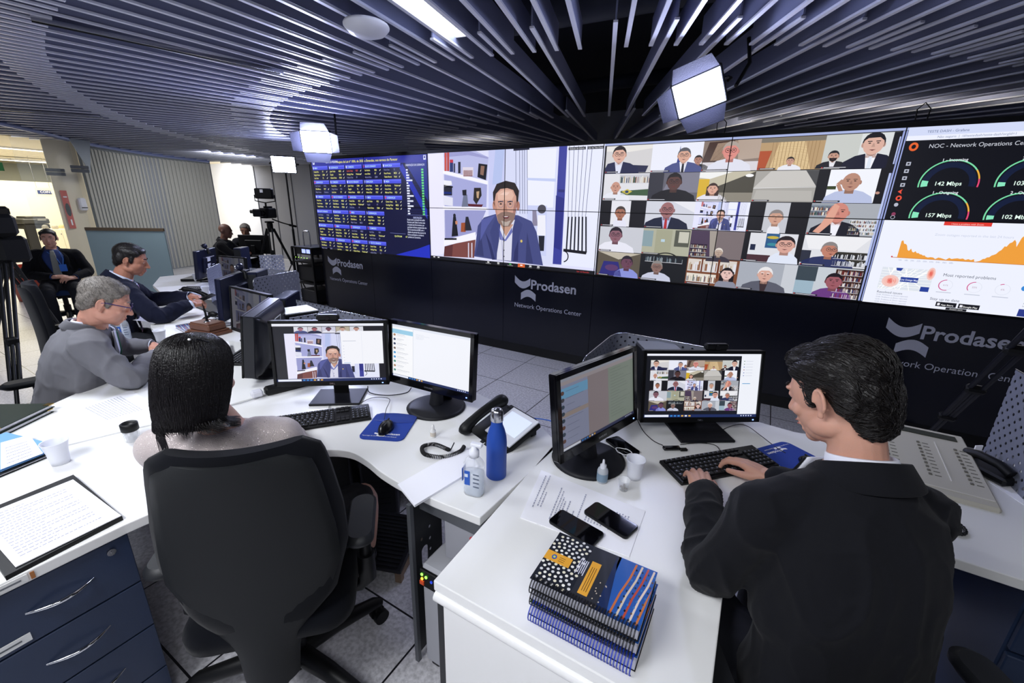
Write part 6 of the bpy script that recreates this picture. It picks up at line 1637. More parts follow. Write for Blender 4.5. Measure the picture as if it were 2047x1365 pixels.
# ================================================================ office chairs
M_FAB = mat('black_chair_fabric', '#0a0c12', .92, spec=.12, bump=.25, bscale=900, sheen=.08)
M_SHELL = mat('chair_shell_plastic', '#191b1d', .6, spec=.3, bump=.12, bscale=1200)
def interp(tab, t):
    for (a, b), (c, d) in zip(tab[:-1], tab[1:]):
        if t <= c:
            k = (t - a) / (c - a); k = k * k * (3 - 2 * k) if False else k
            return b + (d - b) * k
    return tab[-1][1]
def back_pad(mb, prof, zb, zt, y_of, wrap, th, off=0.0, grow=0.0, nu=16, nv=26):
    """a dished panel: width follows prof(t), t from the bottom (0) to the top (1)"""
    F = []; B = []
    for j in range(nv + 1):
        t = j / nv; hw = interp(prof, t) + grow; z = zb + (zt - zb) * t
        rowF = []; rowB = []
        for i in range(nu + 1):
            u = -1 + 2 * i / nu
            x = hw * u; y = y_of(t) + wrap * u * u + off
            edge = min(1, (1 - abs(u)) * 6, (1 - t) * nv * .35 + .15, t * nv * .35 + .15)
            e = th * (.35 + .65 * max(0, min(1, edge)) ** .5)
            rowF.append((x, y + e / 2, z)); rowB.append((x, y - e / 2, z))
        F.append(rowF); B.append(rowB)
    rings = []
    for rf, rb in zip(F, B): rings.append(rf + rb[::-1])
    mb.loft(rings)
    return mb
def office_chair(loc, rz, label, fab=None, shell=None, seat_z=.46, top=1.06, arms=True, w=1.0, lean=0.0, base_rot=.3, arm_z=.22, prof=None, arm_x=.27, detail=True):
    fab = fab or M_FAB; shell = shell or M_SHELL
    t = thing('office_chair', loc, rz, label, 'office chair')
    # seat
    mb = MB(); mb.loft([[(x * s_, y * s_ + .02, seat_z + z) for x, y in rrect(.48 * w, .46, .09, 6)] for s_, z in ((.9, -.04), (1, -.02), (1.0, .01), (.94, .035), (.8, .042))]); mb.build('seat', fab, t)
    mb = MB(); mb.box((0, 0, seat_z - .055), (.26, .30, .04), bev=.015); mb.build('mechanism', M_BLACK, t)
    zb = seat_z - .15
    prof = prof or [(0, .075), (.14, .085), (.20, .105), (.36, .185), (.50, .225), (.64, .222), (.87, .20), (.955, .188), (.985, .172), (1, .14)]
    yo = lambda q: -.225 - lean * q + .03 * math.sin(q * PI * .9)
    mb = MB(); back_pad(mb, [(a, b * w) for a, b in prof], zb, top - .02, yo, .045, .018, off=-.022); o = mb.build('back_shell', shell, t)
    mb = MB(); back_pad(mb, [(0, .10 * w), (.14, .18 * w), (.40, .225 * w), (.60, .222 * w), (.85, .20 * w), (.95, .188 * w), (.985, .172 * w), (1, .14 * w)], seat_z + .02, top, yo, .045, .055, off=.012, grow=.02); mb.build('backrest', fab, t)
    mb = MB(); mb.loft([[(x, y - .215 + d, z) for x, y in rrect(wd, .03, .01, 3)] for z, wd, d in ((seat_z - .09, .10, .12), (seat_z - .085, .11, .02), (zb + .04, .11, .0), (zb + .06, .11, .0))]); mb.build('back_support', shell, t)
    if arms:
        for s_ in (-1, 1):
            mb = MB(); mb.loft([[(s_ * arm_x * w + x * q, y * q - .01, seat_z + arm_z + z) for x, y in rrect(.085, .25, .04, 5)] for q, z in ((.85, -.012), (1, 0), (1, .012), (.85, .024))]); ar = mb.build('armrest', M_DARK, t)
            mb = MB(); mb.tube([(s_ * arm_x * w, 0, seat_z + arm_z - .01), (s_ * arm_x * w, 0, seat_z + .02)], .02, 12); mb.tube([(s_ * arm_x * w, 0, seat_z + .06), (s_ * arm_x * w, 0, seat_z - .04), (s_ * (arm_x - .03), 0, seat_z - .07), (s_ * .10, 0, seat_z - .075)], [.029, .03, .022, .02], 12); mb.build('arm_post', M_BLACK, ar)
    mb = MB(); mb.cyl((0, 0, .10), (0, 0, seat_z - .07), .028); mb.cyl((0, 0, .09), (0, 0, .26), .038); mb.build('gas_lift', M_BLACK, t)
    for k in range(5):
        a = base_rot + k * 2 * PI / 5; d = Vector((math.cos(a), math.sin(a), 0))
        mb = MB(); mb.tube([d * .02 + Vector((0, 0, .145)), d * .15 + Vector((0, 0, .135)), d * .31 + Vector((0, 0, .10)), d * .335 + Vector((0, 0, .085))], [.034, .030, .024, .018], 10); mb.build('base_leg', M_BLACK, t)
        q = Vector((-d.y, d.x, 0)); c = d * .325
        mb = MB(); mb.cyl(c + q * .008 + Vector((0, 0, .030)), c + q * .028 + Vector((0, 0, .030)), .030, n=20); mb.cyl(c - q * .008 + Vector((0, 0, .030)), c - q * .028 + Vector((0, 0, .030)), .030, n=20); mb.cyl(c + Vector((0, 0, .03)), c + Vector((0, 0, .09)), .012); mb.build('caster', M_BLACK, t)
    return t
office_chair((-1.20, .585, 0), R(135 - 90), 'large black swivel chair with a grey plastic back shell holding the woman in beige', top=1.07, base_rot=.60, arm_z=.20, w=.98)
office_chair((.33, .98, 0), R(116 - 90), 'black swivel chair under the typing man in the dark suit', top=.86, base_rot=.2, arm_z=.2, arm_x=.31, shell=M_FAB)
office_chair((-3.10, .50, 0), R(80 - 90), 'tall navy black office chair behind the grey suited man', top=1.12, lean=.05, shell=M_FAB)
office_chair((-4.42, 1.02, 0), R(80 - 90), 'black office chair under the navy suited man', top=1.08, shell=M_FAB)
office_chair((-8.15, 1.83, 0), R(-14 - 90), 'black office chair with arms and a blue seat under the man in the background', top=.98, fab=mat('blue_seat_fabric', '#16305c', .8), shell=M_FAB, arm_x=.30)
office_chair((.80, 1.06, 0), R(62), 'empty black office chair at the bottom right corner of the frame', top=1.08, shell=M_FAB)
# ================================================================ people
from mathutils.bvhtree import BVHTree
def remeshed(mb, name, m, voxel, smooth=4, parent=None, loc=None, rz=0, wrinkle=0.0, wfreq=(9, 9, 5), seed=0, **kw):
    """closed shapes melted into one continuous surface"""
    me = bpy.data.meshes.new('tmp'); me.from_pydata([tuple(p) for p in mb.v], [], mb.f)
    ob = bpy.data.objects.new('tmp', me); COL.objects.link(ob)
    md = ob.modifiers.new('r', 'REMESH'); md.mode = 'VOXEL'; md.voxel_size = voxel; md.use_smooth_shade = True
    sm = ob.modifiers.new('s', 'SMOOTH'); sm.factor = .5; sm.iterations = smooth
    dg = bpy.context.evaluated_depsgraph_get()
    out = bpy.data.meshes.new_from_object(ob.evaluated_get(dg))
    bpy.data.objects.remove(ob); bpy.data.meshes.remove(me)
    if wrinkle:
        n = len(out.vertices); no = [v.normal.copy() for v in out.vertices]
        o3 = Vector((seed * 7.3, seed * 1.7, 0))
        for v, nn in zip(out.vertices, no):
            p = v.co
            q = Vector((p.x * wfreq[0], p.y * wfreq[1], p.z * wfreq[2])) + o3
            d = max(0, 1 - abs(noise.noise(q)) * 3.2) ** 2 + .4 * max(0, 1 - abs(noise.noise(q * 2.1)) * 3) ** 2 - .35
            v.co = p + nn * d * wrinkle
    out.name = name; out.materials.clear(); out.materials.append(m)
    for p in out.polygons: p.use_smooth = True
    o = bpy.data.objects.new(name, out); COL.objects.link(o)
    if parent is not None: o.parent = parent
    if loc is not None: o.location = loc; o.rotation_euler = (0, 0, rz)
    return tag(o, kw.get('label'), kw.get('cat'), kw.get('group'))

def limb(mb, pts, rs, n=14, step=6):
    c = catmull(pts, step); N_ = len(pts) - 1; rr = []
    for i in range(len(c)):
        q = i / step; k = min(int(q), N_ - 1); f = q - k
        rr.append(rs[k] + (rs[k + 1] - rs[k]) * f)
    mb.tube(c, rr, n)
    mb.sphere(c[0], rs[0] * .995, 14, 10); mb.sphere(c[-1], rs[-1] * .995, 14, 10)

def head_shapes(mb, M, ear=True, fat=1.0, fem=False, hi=False):
    def E(c, r, rot=None):
        mm = M.to_3x3(); s = mm.median_scale; rm = mm.normalized()
        if rot is not None: rm = rm @ rot
        mb.sphere(M @ Vector(c), Vector(r) * s, 26, 18, rm)
    def T(p, r, n=10):
        s = M.median_scale
        mb.tube([M @ Vector(q) for q in p], [a * s for a in r], n)
        for q, a in ((p[0], r[0]), (p[-1], r[-1])): mb.sphere(M @ Vector(q), a * s, 10, 8)
    E((0, -.012, .035), (.076, .097, .086)); E((0, .030, .012), (.067, .062, .078)); E((0, .034, -.035), (.060 * fat, .056, .062))
    E((0, .030, -.070), (.052 * fat, .052, .038)); E((0, .068, -.092), (.022, .019, .017))
    for s in (-1, 1):
        E((s * .043 * fat, .010, -.062), (.020, .040, .026)); E((s * .040, .058, -.025), (.022, .022, .020))
        E((s * .028, .079, .027), (.024, .012, .008), Euler((0, s * .12, 0)).to_matrix())
        E((s * .0325, .0735, .008), (.0155, .013, .0115))
    T([(0, .085, .018), (0, .098, -.005), (0, .112, -.028)], [.0075, .009, .0115]); E((-.011, .100, -.031), (.008, .010, .007)); E((.011, .100, -.031), (.008, .010, .007))
    E((0, .087, -.048), (.020, .012, .010)); E((0, .0925, -.0555), (.021, .009, .0045)); E((0, .090, -.0655), (.018, .0095, .0055)); E((0, .082, -.078), (.018, .012, .010))
    if ear:
        for s in (-1, 1):
            E((s * .0790, -.014, -.008), (.0065, .0145, .024), Euler((.15, 0, s * .35)).to_matrix())
            pts = []
            for k in range(11):
                a = R(-60 + 24 * k)
                pts.append((s * (.0815 + .007 * max(0, math.cos(a))), -.014 - .0135 * math.cos(a), -.004 + .0245 * math.sin(a)))
            T(pts, [.0040] * 11, 8); E((s * .079, -.008, -.034), (.005, .007, .009))
    # neck
    T([(0, -.018, -.03), (0, -.022, -.065), (0, -.022, -.085)], [.053 * fat, .050 * fat, .048 * fat], 18)

def face_parts(o, M, skin_lid, iris='#2a1c14', brow='#1c1412', lids=.5, lips='#a8645c'):
    s = M.median_scale; rm = M.to_3x3().normalized()
    for q in (-1, 1):
        mb = MB(); mb.sphere(M @ Vector((q * .0325, .0770, .008)), .0112 * s, 16, 12, rm); e = mb.build('eye', mat('eye_white', '#e8e4e2', .15), o)
        mb = MB(); mb.sphere(M @ Vector((q * .0325, .0852, .0055 if lids > .6 else .0075)), Vector((.0052, .0035, .0052)) * s, 12, 8, rm); mb.build('iris', mat('iris' + iris, iris, .1), e)
        # lids
        mb = MB(); rot = Euler((-.55 + lids * 1.0 * -1 + .5, 0, 0)).to_matrix()
        rings = []
        for j in range(7):
            a = R(8 + j * (62 + 30 * lids) / 6); rings.append([])
            for k in range(15):
                b_ = R(-8 + 196 * k / 14)
                # upper lid: a half dome folded down over the eye
                p = Vector((math.cos(b_), math.sin(b_) * math.sin(a * 1.0), math.sin(b_) * math.cos(a)))
                rings[-1].append(M @ (Vector((q * .0325, .0770, .008)) + p * .0122))
        vs = [p for r_ in rings for p in r_]; fs = [[j * 15 + k, j * 15 + k + 1, (j + 1) * 15 + k + 1, (j + 1) * 15 + k] for j in range(6) for k in range(14)]
        mb.add(vs, fs, True); mb.build('eyelid', skin_lid, e)
        mb = MB(); pts = [(q * (.014 + .034 * k / 8), .0905 - .010 * (k / 8) ** 2, .0285 + .006 * math.sin(PI * k / 8 * .8)) for k in range(9)]
        mb.tube([M @ Vector(p) for p in pts], [s * (.0018 + .0022 * math.sin(PI * (k + 1) / 10)) for k in range(9)], 6); mb.build('eyebrow', mat('brow' + brow, brow, .9), o)
    mb = MB(); mb.sphere(M @ Vector((0, .0975, -.0562)), Vector((.019, .0055, .0032)) * s, 14, 8, rm); mb.sphere(M @ Vector((0, .0955, -.0652)), Vector((.0165, .006, .0042)) * s, 14, 8, rm); mb.build('lips', mat('lips' + lips, lips, .5), o)

def hair_piece(o, M, m, shapes, flow, n=500, length=.05, steps=6, seed=1, voxel=.0045, name='hair', keep=None, noise_amp=.0015, rad=.0009, smooth=2, lift=.001):
    mb = MB(); s = M.median_scale; rm = M.to_3x3().normalized()
    if isinstance(shapes, MB): mb = shapes
    else:
        for c, r in shapes: mb.sphere(M @ Vector(c), Vector(r) * s, 28, 20, rm)
    h = remeshed(mb, name, m, voxel, smooth, o, wrinkle=noise_amp, wfreq=(60, 60, 60), seed=seed)
    me = h.data; bv = BVHTree.FromPolygons([v.co for v in me.vertices], [tuple(p.vertices) for p in me.polygons])
    rr = random.Random(seed); mi = M.inverted()
    areas = len(me.polygons); st = MB()
    done = 0; tries = 0
    while done < n and tries < n * 6:
        tries += 1
        p = me.polygons[rr.randrange(areas)].center.copy(); l = mi @ p
        if keep and not keep(l): continue
        pts = []; q = p
        jit = Vector((rr.uniform(-1, 1), rr.uniform(-1, 1), rr.uniform(-1, 1))) * .25
        for k in range(steps):
            hit = bv.find_nearest(q); 
            if hit[0] is None: break
            q = hit[0] + hit[1] * (lift + rr.random() * .0015 + .003 * (k / steps) ** 2 * 0)
            pts.append(q)
            d = M.to_3x3() @ (flow(mi @ q) + jit * .5); nn = hit[1]; d = d - nn * d.dot(nn)
            if d.length < 1e-6: break
            q = q + d.normalized() * (length * s / steps)
        if len(pts) > 2:
            N_ = len(pts); st.tube(pts, [rad * (1 - .7 * i / (N_ - 1)) for i in range(N_)], 3, caps=False); done += 1
    # append the strands to the same mesh
    bm = bmesh.new(); bm.from_mesh(me)
    vs = [bm.verts.new(v) for v in st.v]
    for f in st.f:
        try: nf = bm.faces.new([vs[i] for i in f]); nf.smooth = True
        except ValueError: pass
    bm.to_mesh(me); bm.free(); me.update()
    return h

def hand(mb, wrist, d, up, side, s=1.0, curl=(25, 35, 30), spread=7, thumb=(.75, -.35, 25), forearm=None, fan=None):
    """wrist; d points along the hand, up is the back of the hand, side +1 when the thumb lies to the right of d seen from above"""
    d = Vector(d).normalized(); up = Vector(up); up = (up - d * up.dot(d)).normalized(); rt = d.cross(up) * side   # towards the thumb
    w = Vector(wrist)
    def Lp(a, b, c): return w + (d * a + rt * b + up * c) * s
    offs = [(.026, .0), (.009, .003), (-.009, .002), (-.026, -.003)]
    lens = [(.042, .024, .020), (.046, .028, .022), (.042, .026, .021), (.034, .020, .019)]
    kn = [.088, .092, .087, .078]
    for i, (b, c) in enumerate(offs):
        limb(mb, [Lp(-.01, b * .62, -.002), Lp(.045, b * .85, c * .5), Lp(kn[i], b, c)], [.0155 * s, .0145 * s, .0105 * s], 12, 4)
        cu = curl[i] if fan else curl
        a = 0; p = (kn[i], b, c); pts = [p]; sp = math.tan(R(spread * (1.5 - i) / 1.5)) if spread else 0
        for j, L_ in enumerate(lens[i]):
            a += R(cu[j] if not fan else cu[j])
            p = (p[0] + L_ * math.cos(a), p[1] + L_ * sp * math.cos(a) * (1 if j == 0 else .6), p[2] - L_ * math.sin(a)); pts.append(p)
        pw = [Lp(*q) for q in pts]
        rs = [.0102, .0088, .0080, .0066]
        if i == 3: rs = [r * .88 for r in rs]
        for k in range(3):
            mb.tube([pw[k], pw[k + 1]], [rs[k] * s, rs[k + 1] * s], 12); mb.sphere(pw[k], rs[k] * 1.04 * s, 12, 9)
        mb.sphere(pw[3], rs[3] * s, 12, 9)
    # thumb leaves the side of the palm near its base
    tf, td, ta = thumb
    p0 = (.018, .018, -.004); p1 = (.044, .036, -.010 + td * .01); p2 = (.044 + .034 * tf, .036 + .014, -.014 + td * .015); p3 = (p2[0] + .028 * tf, p2[1] + .002, p2[2] + td * .010)
    pw = [Lp(*q) for q in (p0, p1, p2, p3)]
    limb(mb, pw, [.0165 * s, .0135 * s, .0105 * s, .0085 * s], 12, 4)
    mb.sphere(Lp(.04, .0, -.006), Vector((.042, .036, .016)) * s, 18, 12, frame(d, rt, up if side > 0 else up))
    if forearm is not None:
        limb(mb, [Lp(.012, 0, -.001), w, Vector(forearm)], [.024 * s, .0255 * s, .036 * s], 16, 5)

class Fig:
    """a seated figure; all joints in world coordinates, meshes local to the pelvis point"""
    def __init__(s, loc, phi):
        s.loc = Vector((loc[0], loc[1], 0)); s.rz = R(phi - 90); s.iv = (Matrix.Translation(s.loc) @ Matrix.Rotation(s.rz, 4, 'Z')).inverted()
        s.f = Vector((math.cos(R(phi)), math.sin(R(phi)), 0)); s.r = Vector((s.f.y, -s.f.x, 0))
    def L(s, p): return s.iv @ Vector(p)
    def D(s, d): return s.iv.to_3x3() @ Vector(d)

def torso_rings(F, pel, neck, prof, n=28, bulge=0.0):
    """rings from pelvis to neck; returns function surf(theta, t) (theta 0 = front) and the rings"""
    pel = Vector(pel); neck = Vector(neck); mid = pel.lerp(neck, .5) - Vector((0, .035, 0))
    def c(t): return pel * (1 - t) ** 2 + 2 * mid * t * (1 - t) + neck * t * t
    def surf(th, t, off=0.0):
        hw = interp([(a, b) for a, b, _ in prof], t) + off; hd = interp([(a, q) for a, _, q in prof], t) + off
        x = math.sin(th); y = math.cos(th)
        ex = abs(x) ** .85 * (1 if x >= 0 else -1); ey = abs(y) ** .85 * (1 if y >= 0 else -1)
        p = c(t); d = (c(min(1, t + .02)) - c(max(0, t - .02))).normalized()
        fw = Vector((0, 1, 0)); fw = (fw - d * fw.dot(d)).normalized()
        b_ = bulge * math.exp(-((t - .25) / .2) ** 2) * max(0, y)
        return p + Vector((1, 0, 0)) * ex * hw + fw * (ey * hd + b_)
    rings = [[surf(2 * PI * k / n, j / 16) for k in range(n)] for j in range(17)]
    return surf, rings

def person(loc, phi, label, pel, neck, head, hphi, hpitch, arms, skin, hairdef, jacket=None, shirt='#e8eaf4', tie=None, trousers='#15171f',
           hroll=0, hs=1.0, bulk=1.0, voxel=.0035, hands=None, face=True, lids=.9, glasses=None, prof=None, bulge=0.0, open_to=.35, lapel=True, sleeve=(.068, .056, .045), cuff=True, coat_m=None,
           legs=None, iris='#2a1c14', brow='#1c1412', fat=1.0, lips='#a8645c', wr=.006, skirt=False, hand_s=1.0, collar_back=.0, jvox=.008, neckline=None, lanyard=False):
    F = Fig(loc, phi)
    msk = skin
    pelL = F.L(pel); neckL = F.L(neck)
    prof = prof or [(0, .175, .125), (.12, .18, .13), (.35, .165, .125), (.6, .18, .128), (.78, .170, .122), (.88, .135, .10), (1.0, .075, .07)]
    prof = [(a, b * bulk, c * bulk) for a, b, c in prof]
    surf, rings = torso_rings(F, pelL, neckL, prof, bulge=bulge)
    inner, rin = torso_rings(F, pelL, neckL, [(a, b * .86, c * .86) for a, b, c in prof])
    # head matrix
    fh = R(hphi) - F.rz - R(90)
    Mh = Matrix.Translation(F.L(head)) @ Matrix.Rotation(fh, 4, 'Z') @ Matrix.Rotation(-R(hpitch), 4, 'X') @ Matrix.Rotation(R(hroll), 4, 'Y') @ Matrix.Scale(hs, 4)
    body = MB(); body.loft(rin)
    head_shapes(body, Mh, fat=fat)
    nk = Mh @ Vector((0, -.020, -.075)); limb(body, [nk, (nk + neckL) / 2, neckL - Vector((0, 0, .03))], [.050 * hs * fat, .053 * hs * fat, .060 * hs], 18)
    cloth = MB(); cloth.loft(rings)
    cuffs = []
    sh = {}
    for sd in (-1, 1):
        a = arms[sd]; S_ = F.L(a[0]); E_ = F.L(a[1]); W_ = F.L(a[2])
        sh[sd] = S_
        k = (W_ - E_).normalized()
        limb(body, [S_, S_.lerp(E_, .5), E_, E_.lerp(W_, .5), W_], [.050, .046, .040, .034, .025])
        limb(cloth, [neckL.lerp(S_, .22) - Vector((0, .008, .050)), S_.lerp(neckL, .42) - Vector((0, .006, .014)), S_ + Vector((0, 0, .0))], [.064 * bulk, .064 * bulk, sleeve[0] * .96 * bulk], 18)
        Ws = W_ - k * .035
        limb(cloth, [S_, S_.lerp(E_, .5) + Vector((0, -.01, 0)), E_, E_.lerp(Ws, .55), Ws], [sleeve[0] * bulk, sleeve[0] * .93 * bulk, sleeve[1] * bulk, sleeve[1] * .92 * bulk, sleeve[2]], 18)
        limb(cloth, [pelL.lerp(neckL, .45) + (surf(sd * PI / 2, .45) - pelL.lerp(neckL, .45)) * .62, pelL.lerp(neckL, .78) + (S_ - pelL.lerp(neckL, .78)) * .55, S_.lerp(E_, .10)], [.085 * bulk, .085 * bulk, sleeve[0] * .98 * bulk], 16)
        if hands and hands.get(sd):
            hd = dict(hands[sd]); dd = F.D(hd.pop('d')); uu = F.D(hd.pop('up'))
            hand(body, W_, dd, uu, hd.pop('side'), forearm=E_.lerp(W_, .6), s=hand_s, **hd)
        if cuff: cuffs.append((Ws - k * .01, W_ - k * .012 + k * .004, k))
    lg = legs or {}
    for sd in (-1, 1):
        hip = pelL + Vector((sd * .09, .02, 0)); kn_ = F.L(lg[sd][0]) if sd in lg else Vector((sd * .13, .43, .50)); an = F.L(lg[sd][1]) if sd in lg else Vector((sd * .12, .42, .09))
        limb(body, [hip, kn_, an], [.078, .052, .036]); limb(body, [an, an + Vector((0, .10, -.045))], [.036, .028])
    P_ = remeshed(body, 'person', msk, voxel, 3, loc=F.loc, rz=F.rz, label=label, cat='person')
    jm = coat_m or mat('suit_' + jacket, jacket, .85, spec=.2, bump=.18, bscale=1400, sheen=.05)
    J = remeshed(cloth, 'jacket' if lapel else 'sweater', jm, jvox, 3, P_, wrinkle=wr, wfreq=(7, 7, 4.5), seed=int(abs(loc[0]) * 10))
    # trousers / skirt and shoes
    tr = MB()
    for sd in (-1, 1):
        hip = pelL + Vector((sd * .09, .0, 0)); kn_ = F.L(lg[sd][0]) if sd in lg else Vector((sd * .13, .43, .50)); an = F.L(lg[sd][1]) if sd in lg else Vector((sd * .12, .42, .09))
        if skirt: limb(tr, [hip, hip.lerp(kn_, .8)], [.11, .085])
        else: limb(tr, [hip, kn_, an + Vector((0, 0, .01))], [.10 * bulk, .072, .058])
        mb = MB(); limb(mb, [an + Vector((0, -.03, -.04)), an + Vector((0, .05, -.05)), an + Vector((0, .17, -.062))], [.042, .040, .028], 14); mb.build('shoe', M_GLOSS, P_)
    tr.sphere(pelL + Vector((0, .0, -.0)), Vector((.175, .15, .11)) * bulk, 20, 14)
    remeshed(tr, 'skirt' if skirt else 'trousers', mat('cloth_' + trousers, trousers, .8, bump=.15, bscale=1200), .012, 3, P_, wrinkle=.006)
    if cuff:
        for a, b_, k in cuffs:
            mb = MB(); mb.tube([a, b_ + k * .006], [.040, .037], 20, caps=False); mb.tube([b_ + k * .006, a], [.0325, .036], 20, caps=False); mb.build('shirt_cuff', mat('shirt_' + shirt, shirt, .75), P_)
    # shirt front, collar, lapels, tie laid on the chest
    def strip(name, f0, f1, t0, t1, off, m, n=14, nx=6):
        mb = MB(); vs = []; fs = []
        for j in range(n + 1):
            t = t0 + (t1 - t0) * j / n
            for i in range(nx + 1):
                th = f0(t) + (f1(t) - f0(t)) * i / nx; vs.append(surf(th, t, off))
        for j in range(n):
            for i in range(nx): a = j * (nx + 1) + i; fs.append([a, a + 1, a + nx + 2, a + nx + 1])
        mb.add(vs, fs, True); ob = mb.build(name, m, P_); sd_ = ob.modifiers.new('s', 'SOLIDIFY'); sd_.thickness = .004; sd_.offset = 0
        return ob
    sm_ = mat('shirt_' + shirt, shirt, .75)
    if lapel:
        V = lambda t: max(0.015, (t - open_to) / (1 - open_to)) ** .8 * .62
        strip('shirt', lambda t: -V(t), V, open_to, .99, .016, sm_)
        for q in (-1, 1): strip('lapel', lambda t: q * V(t), lambda t: q * (V(t) + .30 * max(.05, math.sin(PI * min(1, (t - open_to) / (1 - open_to) * .9 + .1)))), open_to, .99, .020, jm)
        if tie: strip('tie', lambda t: -.10 - .14 * max(0, .6 - t), lambda t: .10 + .14 * max(0, .6 - t), open_to - .02, .97, .023, mat('tie_' + tie, tie, .6, bump=.3, bscale=300, var=.2, vscale=150))
    if cuff or lapel:
        # shirt collar band and jacket collar around the neck
        nb = neckL + Vector((0, .0, .015)); ax = (nk - neckL).normalized(); fwd = Vector((0, 1, 0)); fwd = (fwd - ax * fwd.dot(ax)).normalized(); rt = Vector((1, 0, 0))
        def ringp(r, h, a0=0, a1=360, n=30, dip=0.0):
            return [nb + ax * (h - dip * (math.cos(R(a0 + (a1 - a0) * k / n)) * .5 + .5)) + rt * math.sin(R(a0 + (a1 - a0) * k / n)) * r + fwd * math.cos(R(a0 + (a1 - a0) * k / n)) * r for k in range(n + 1)]
        k_ = hs * fat
        mb = MB(); rr_ = [ringp(.076 * k_, -.03, dip=.03), ringp(.066 * k_, .020, dip=.022), ringp(.062 * k_, .022, dip=.022), ringp(.066 * k_, -.03, dip=.03)]
        mb.loft(rr_, caps=False); mb.build('shirt_collar', sm_, P_)
        if lapel:
            pts = ringp(.083 * k_, .009 + collar_back, 52, 308, 22, dip=.05)
            mb = MB(); ra = [.012 + .010 * math.sin(PI * i / 22) for i in range(23)]
            rings_ = []
            for i, p in enumerate(pts):
                o_ = (p - nb); o_ = (o_ - ax * o_.dot(ax)).normalized(); h_ = ra[i] * 1.05
                rings_.append([p + ax * h_ * .6 - o_ * .006, p + ax * h_ * .7 + o_ * .003, p - ax * h_ * 1.9 + o_ * .022, p - ax * h_ * 2.1 + o_ * .008])
            mb.loft(rings_); ob = mb.build('jacket_collar', jm, P_, recalc=True, bevel=.003)
    if face: face_parts(P_, Mh, msk, iris, brow, lids, lips)
    if hairdef: hairdef(P_, Mh)
    if glasses:
        mg = mat('glasses_frame', glasses, .3); s = hs
        mb = MB()
        for q in (-1, 1):
            mb.tube([Mh @ Vector((q * .033 + .024 * math.cos(R(a)), .1045, .006 + .0155 * math.sin(R(a)))) for a in range(0, 360, 20)], .0012, 6, closed=True)
            mb.tube([Mh @ Vector(p) for p in ((q * .057, .104, .012), (q * .072, .085, .013), (q * .083, .0, .010), (q * .082, -.025, -.002))], [.0022, .0024, .002, .0018], 8)
        mb.tube([Mh @ Vector(p) for p in ((-.010, .105, .010), (0, .108, .013), (.010, .105, .010))], .0012, 6); G_ = mb.build('glasses', mg, P_)
        mb = MB()
        for q in (-1, 1): mb.add([Mh @ Vector((q * .033 + .0225 * math.cos(R(a)), .1045, .006 + .0145 * math.sin(R(a)))) for a in range(0, 360, 20)], [list(range(18))])
        mb.build('lenses', M_GLASS, G_)
    if lanyard:
        mb = MB(); mb.box((0, 0, 0), (.07, .006, .09), bev=.002); c_ = surf(-.25, .42, .035); mb.build('badge', mat('badge_blue', '#3a7ae0', .3), P_, loc=c_)
        mb = MB(); mb.tube([surf(-.25, .45, .03), surf(-.10, .7, .026), surf(.28, .93, .02)], .004, 6); mb.tube([surf(-.25, .45, .03), surf(-.35, .7, .026), surf(-.45, .93, .02)], .004, 6); mb.build('lanyard', mat('lanyard_blue', '#4a86d8', .5), P_)
    return P_, F, Mh

def skin_mat(name, c):
    m = mat(name, c, .5, bump=.12, bscale=500, var=.07, vscale=25)
    b = m.node_tree.nodes['Principled BSDF']; b.inputs['Subsurface Weight'].default_value = .12; b.inputs['Subsurface Radius'].default_value = (.012, .004, .002); b.inputs['Subsurface Scale'].default_value = .3
    return m
def hair_mat(name, c, rough=.38, var=.35): return mat(name, c, rough, bump=.5, bscale=220, var=var, vscale=160, spec=.6)

# ---- the typing man (right)
H_DARK = hair_mat('hair_dark', '#15110f', .36)
def hair_typist(o, M):
    sh = [((0, -.022, .050), (.0815, .095, .082)), ((0, -.060, .000), (.072, .052, .070)), ((.0, -.070, -.035), (.058, .036, .045)), ((-.064, -.008, .064), (.0185, .062, .030)), ((.064, -.008, .064), (.0185, .062, .030)), ((-.066, -.056, .008), (.015, .030, .046)), ((.066, -.056, .008), (.015, .030, .046)),
          ((0, .045, .088), (.060, .042, .032)), ((-.0695, .013, .012), (.0085, .011, .032)), ((.0695, .013, .012), (.0085, .011, .032)), ((0, -.066, -.055), (.052, .034, .040))]
    def flow(l): return Vector((0, -1.0, .1 - .9 * max(0, -(l.y + .02) * 9) - (.5 if abs(l.x) > .06 else 0)))
    hair_piece(o, M, H_DARK, sh, flow, 2200, .050, 6, 3, .004, rad=.0011, noise_amp=.0028, lift=.002)
person((.28, .93), 118, 'man in a dark charcoal suit typing at the right hand desk, seen from behind', (.275, .94, .56), (.243, 1.050, 1.157), (.183, 1.085, 1.292), 141, 24,
       {-1: ((.095, .955, 1.045), (.010, .985, .815), (-.050, 1.335, .800)), 1: ((.378, 1.115, 1.045), (.42, 1.40, .84), (.138, 1.535, .802))},
       skin_mat('skin_light', '#cf9c86'), hair_typist, '#101116', hroll=0, hs=.96, bulk=.97, hand_s=1.06, jvox=.006, sleeve=(.070, .062, .054), voxel=.003,
       hands={-1: dict(d=(-.26, 1, -.04), up=(.05, .05, 1), side=1, curl=(16, 30, 24), spread=9, thumb=(1.0, -.4, 20)), 1: dict(d=(-1, .62, .02), up=(.05, .12, 1), side=-1, curl=(18, 32, 26), spread=7, thumb=(1.0, -.7, 20))},
       lids=.9, wr=.009, collar_back=.0)

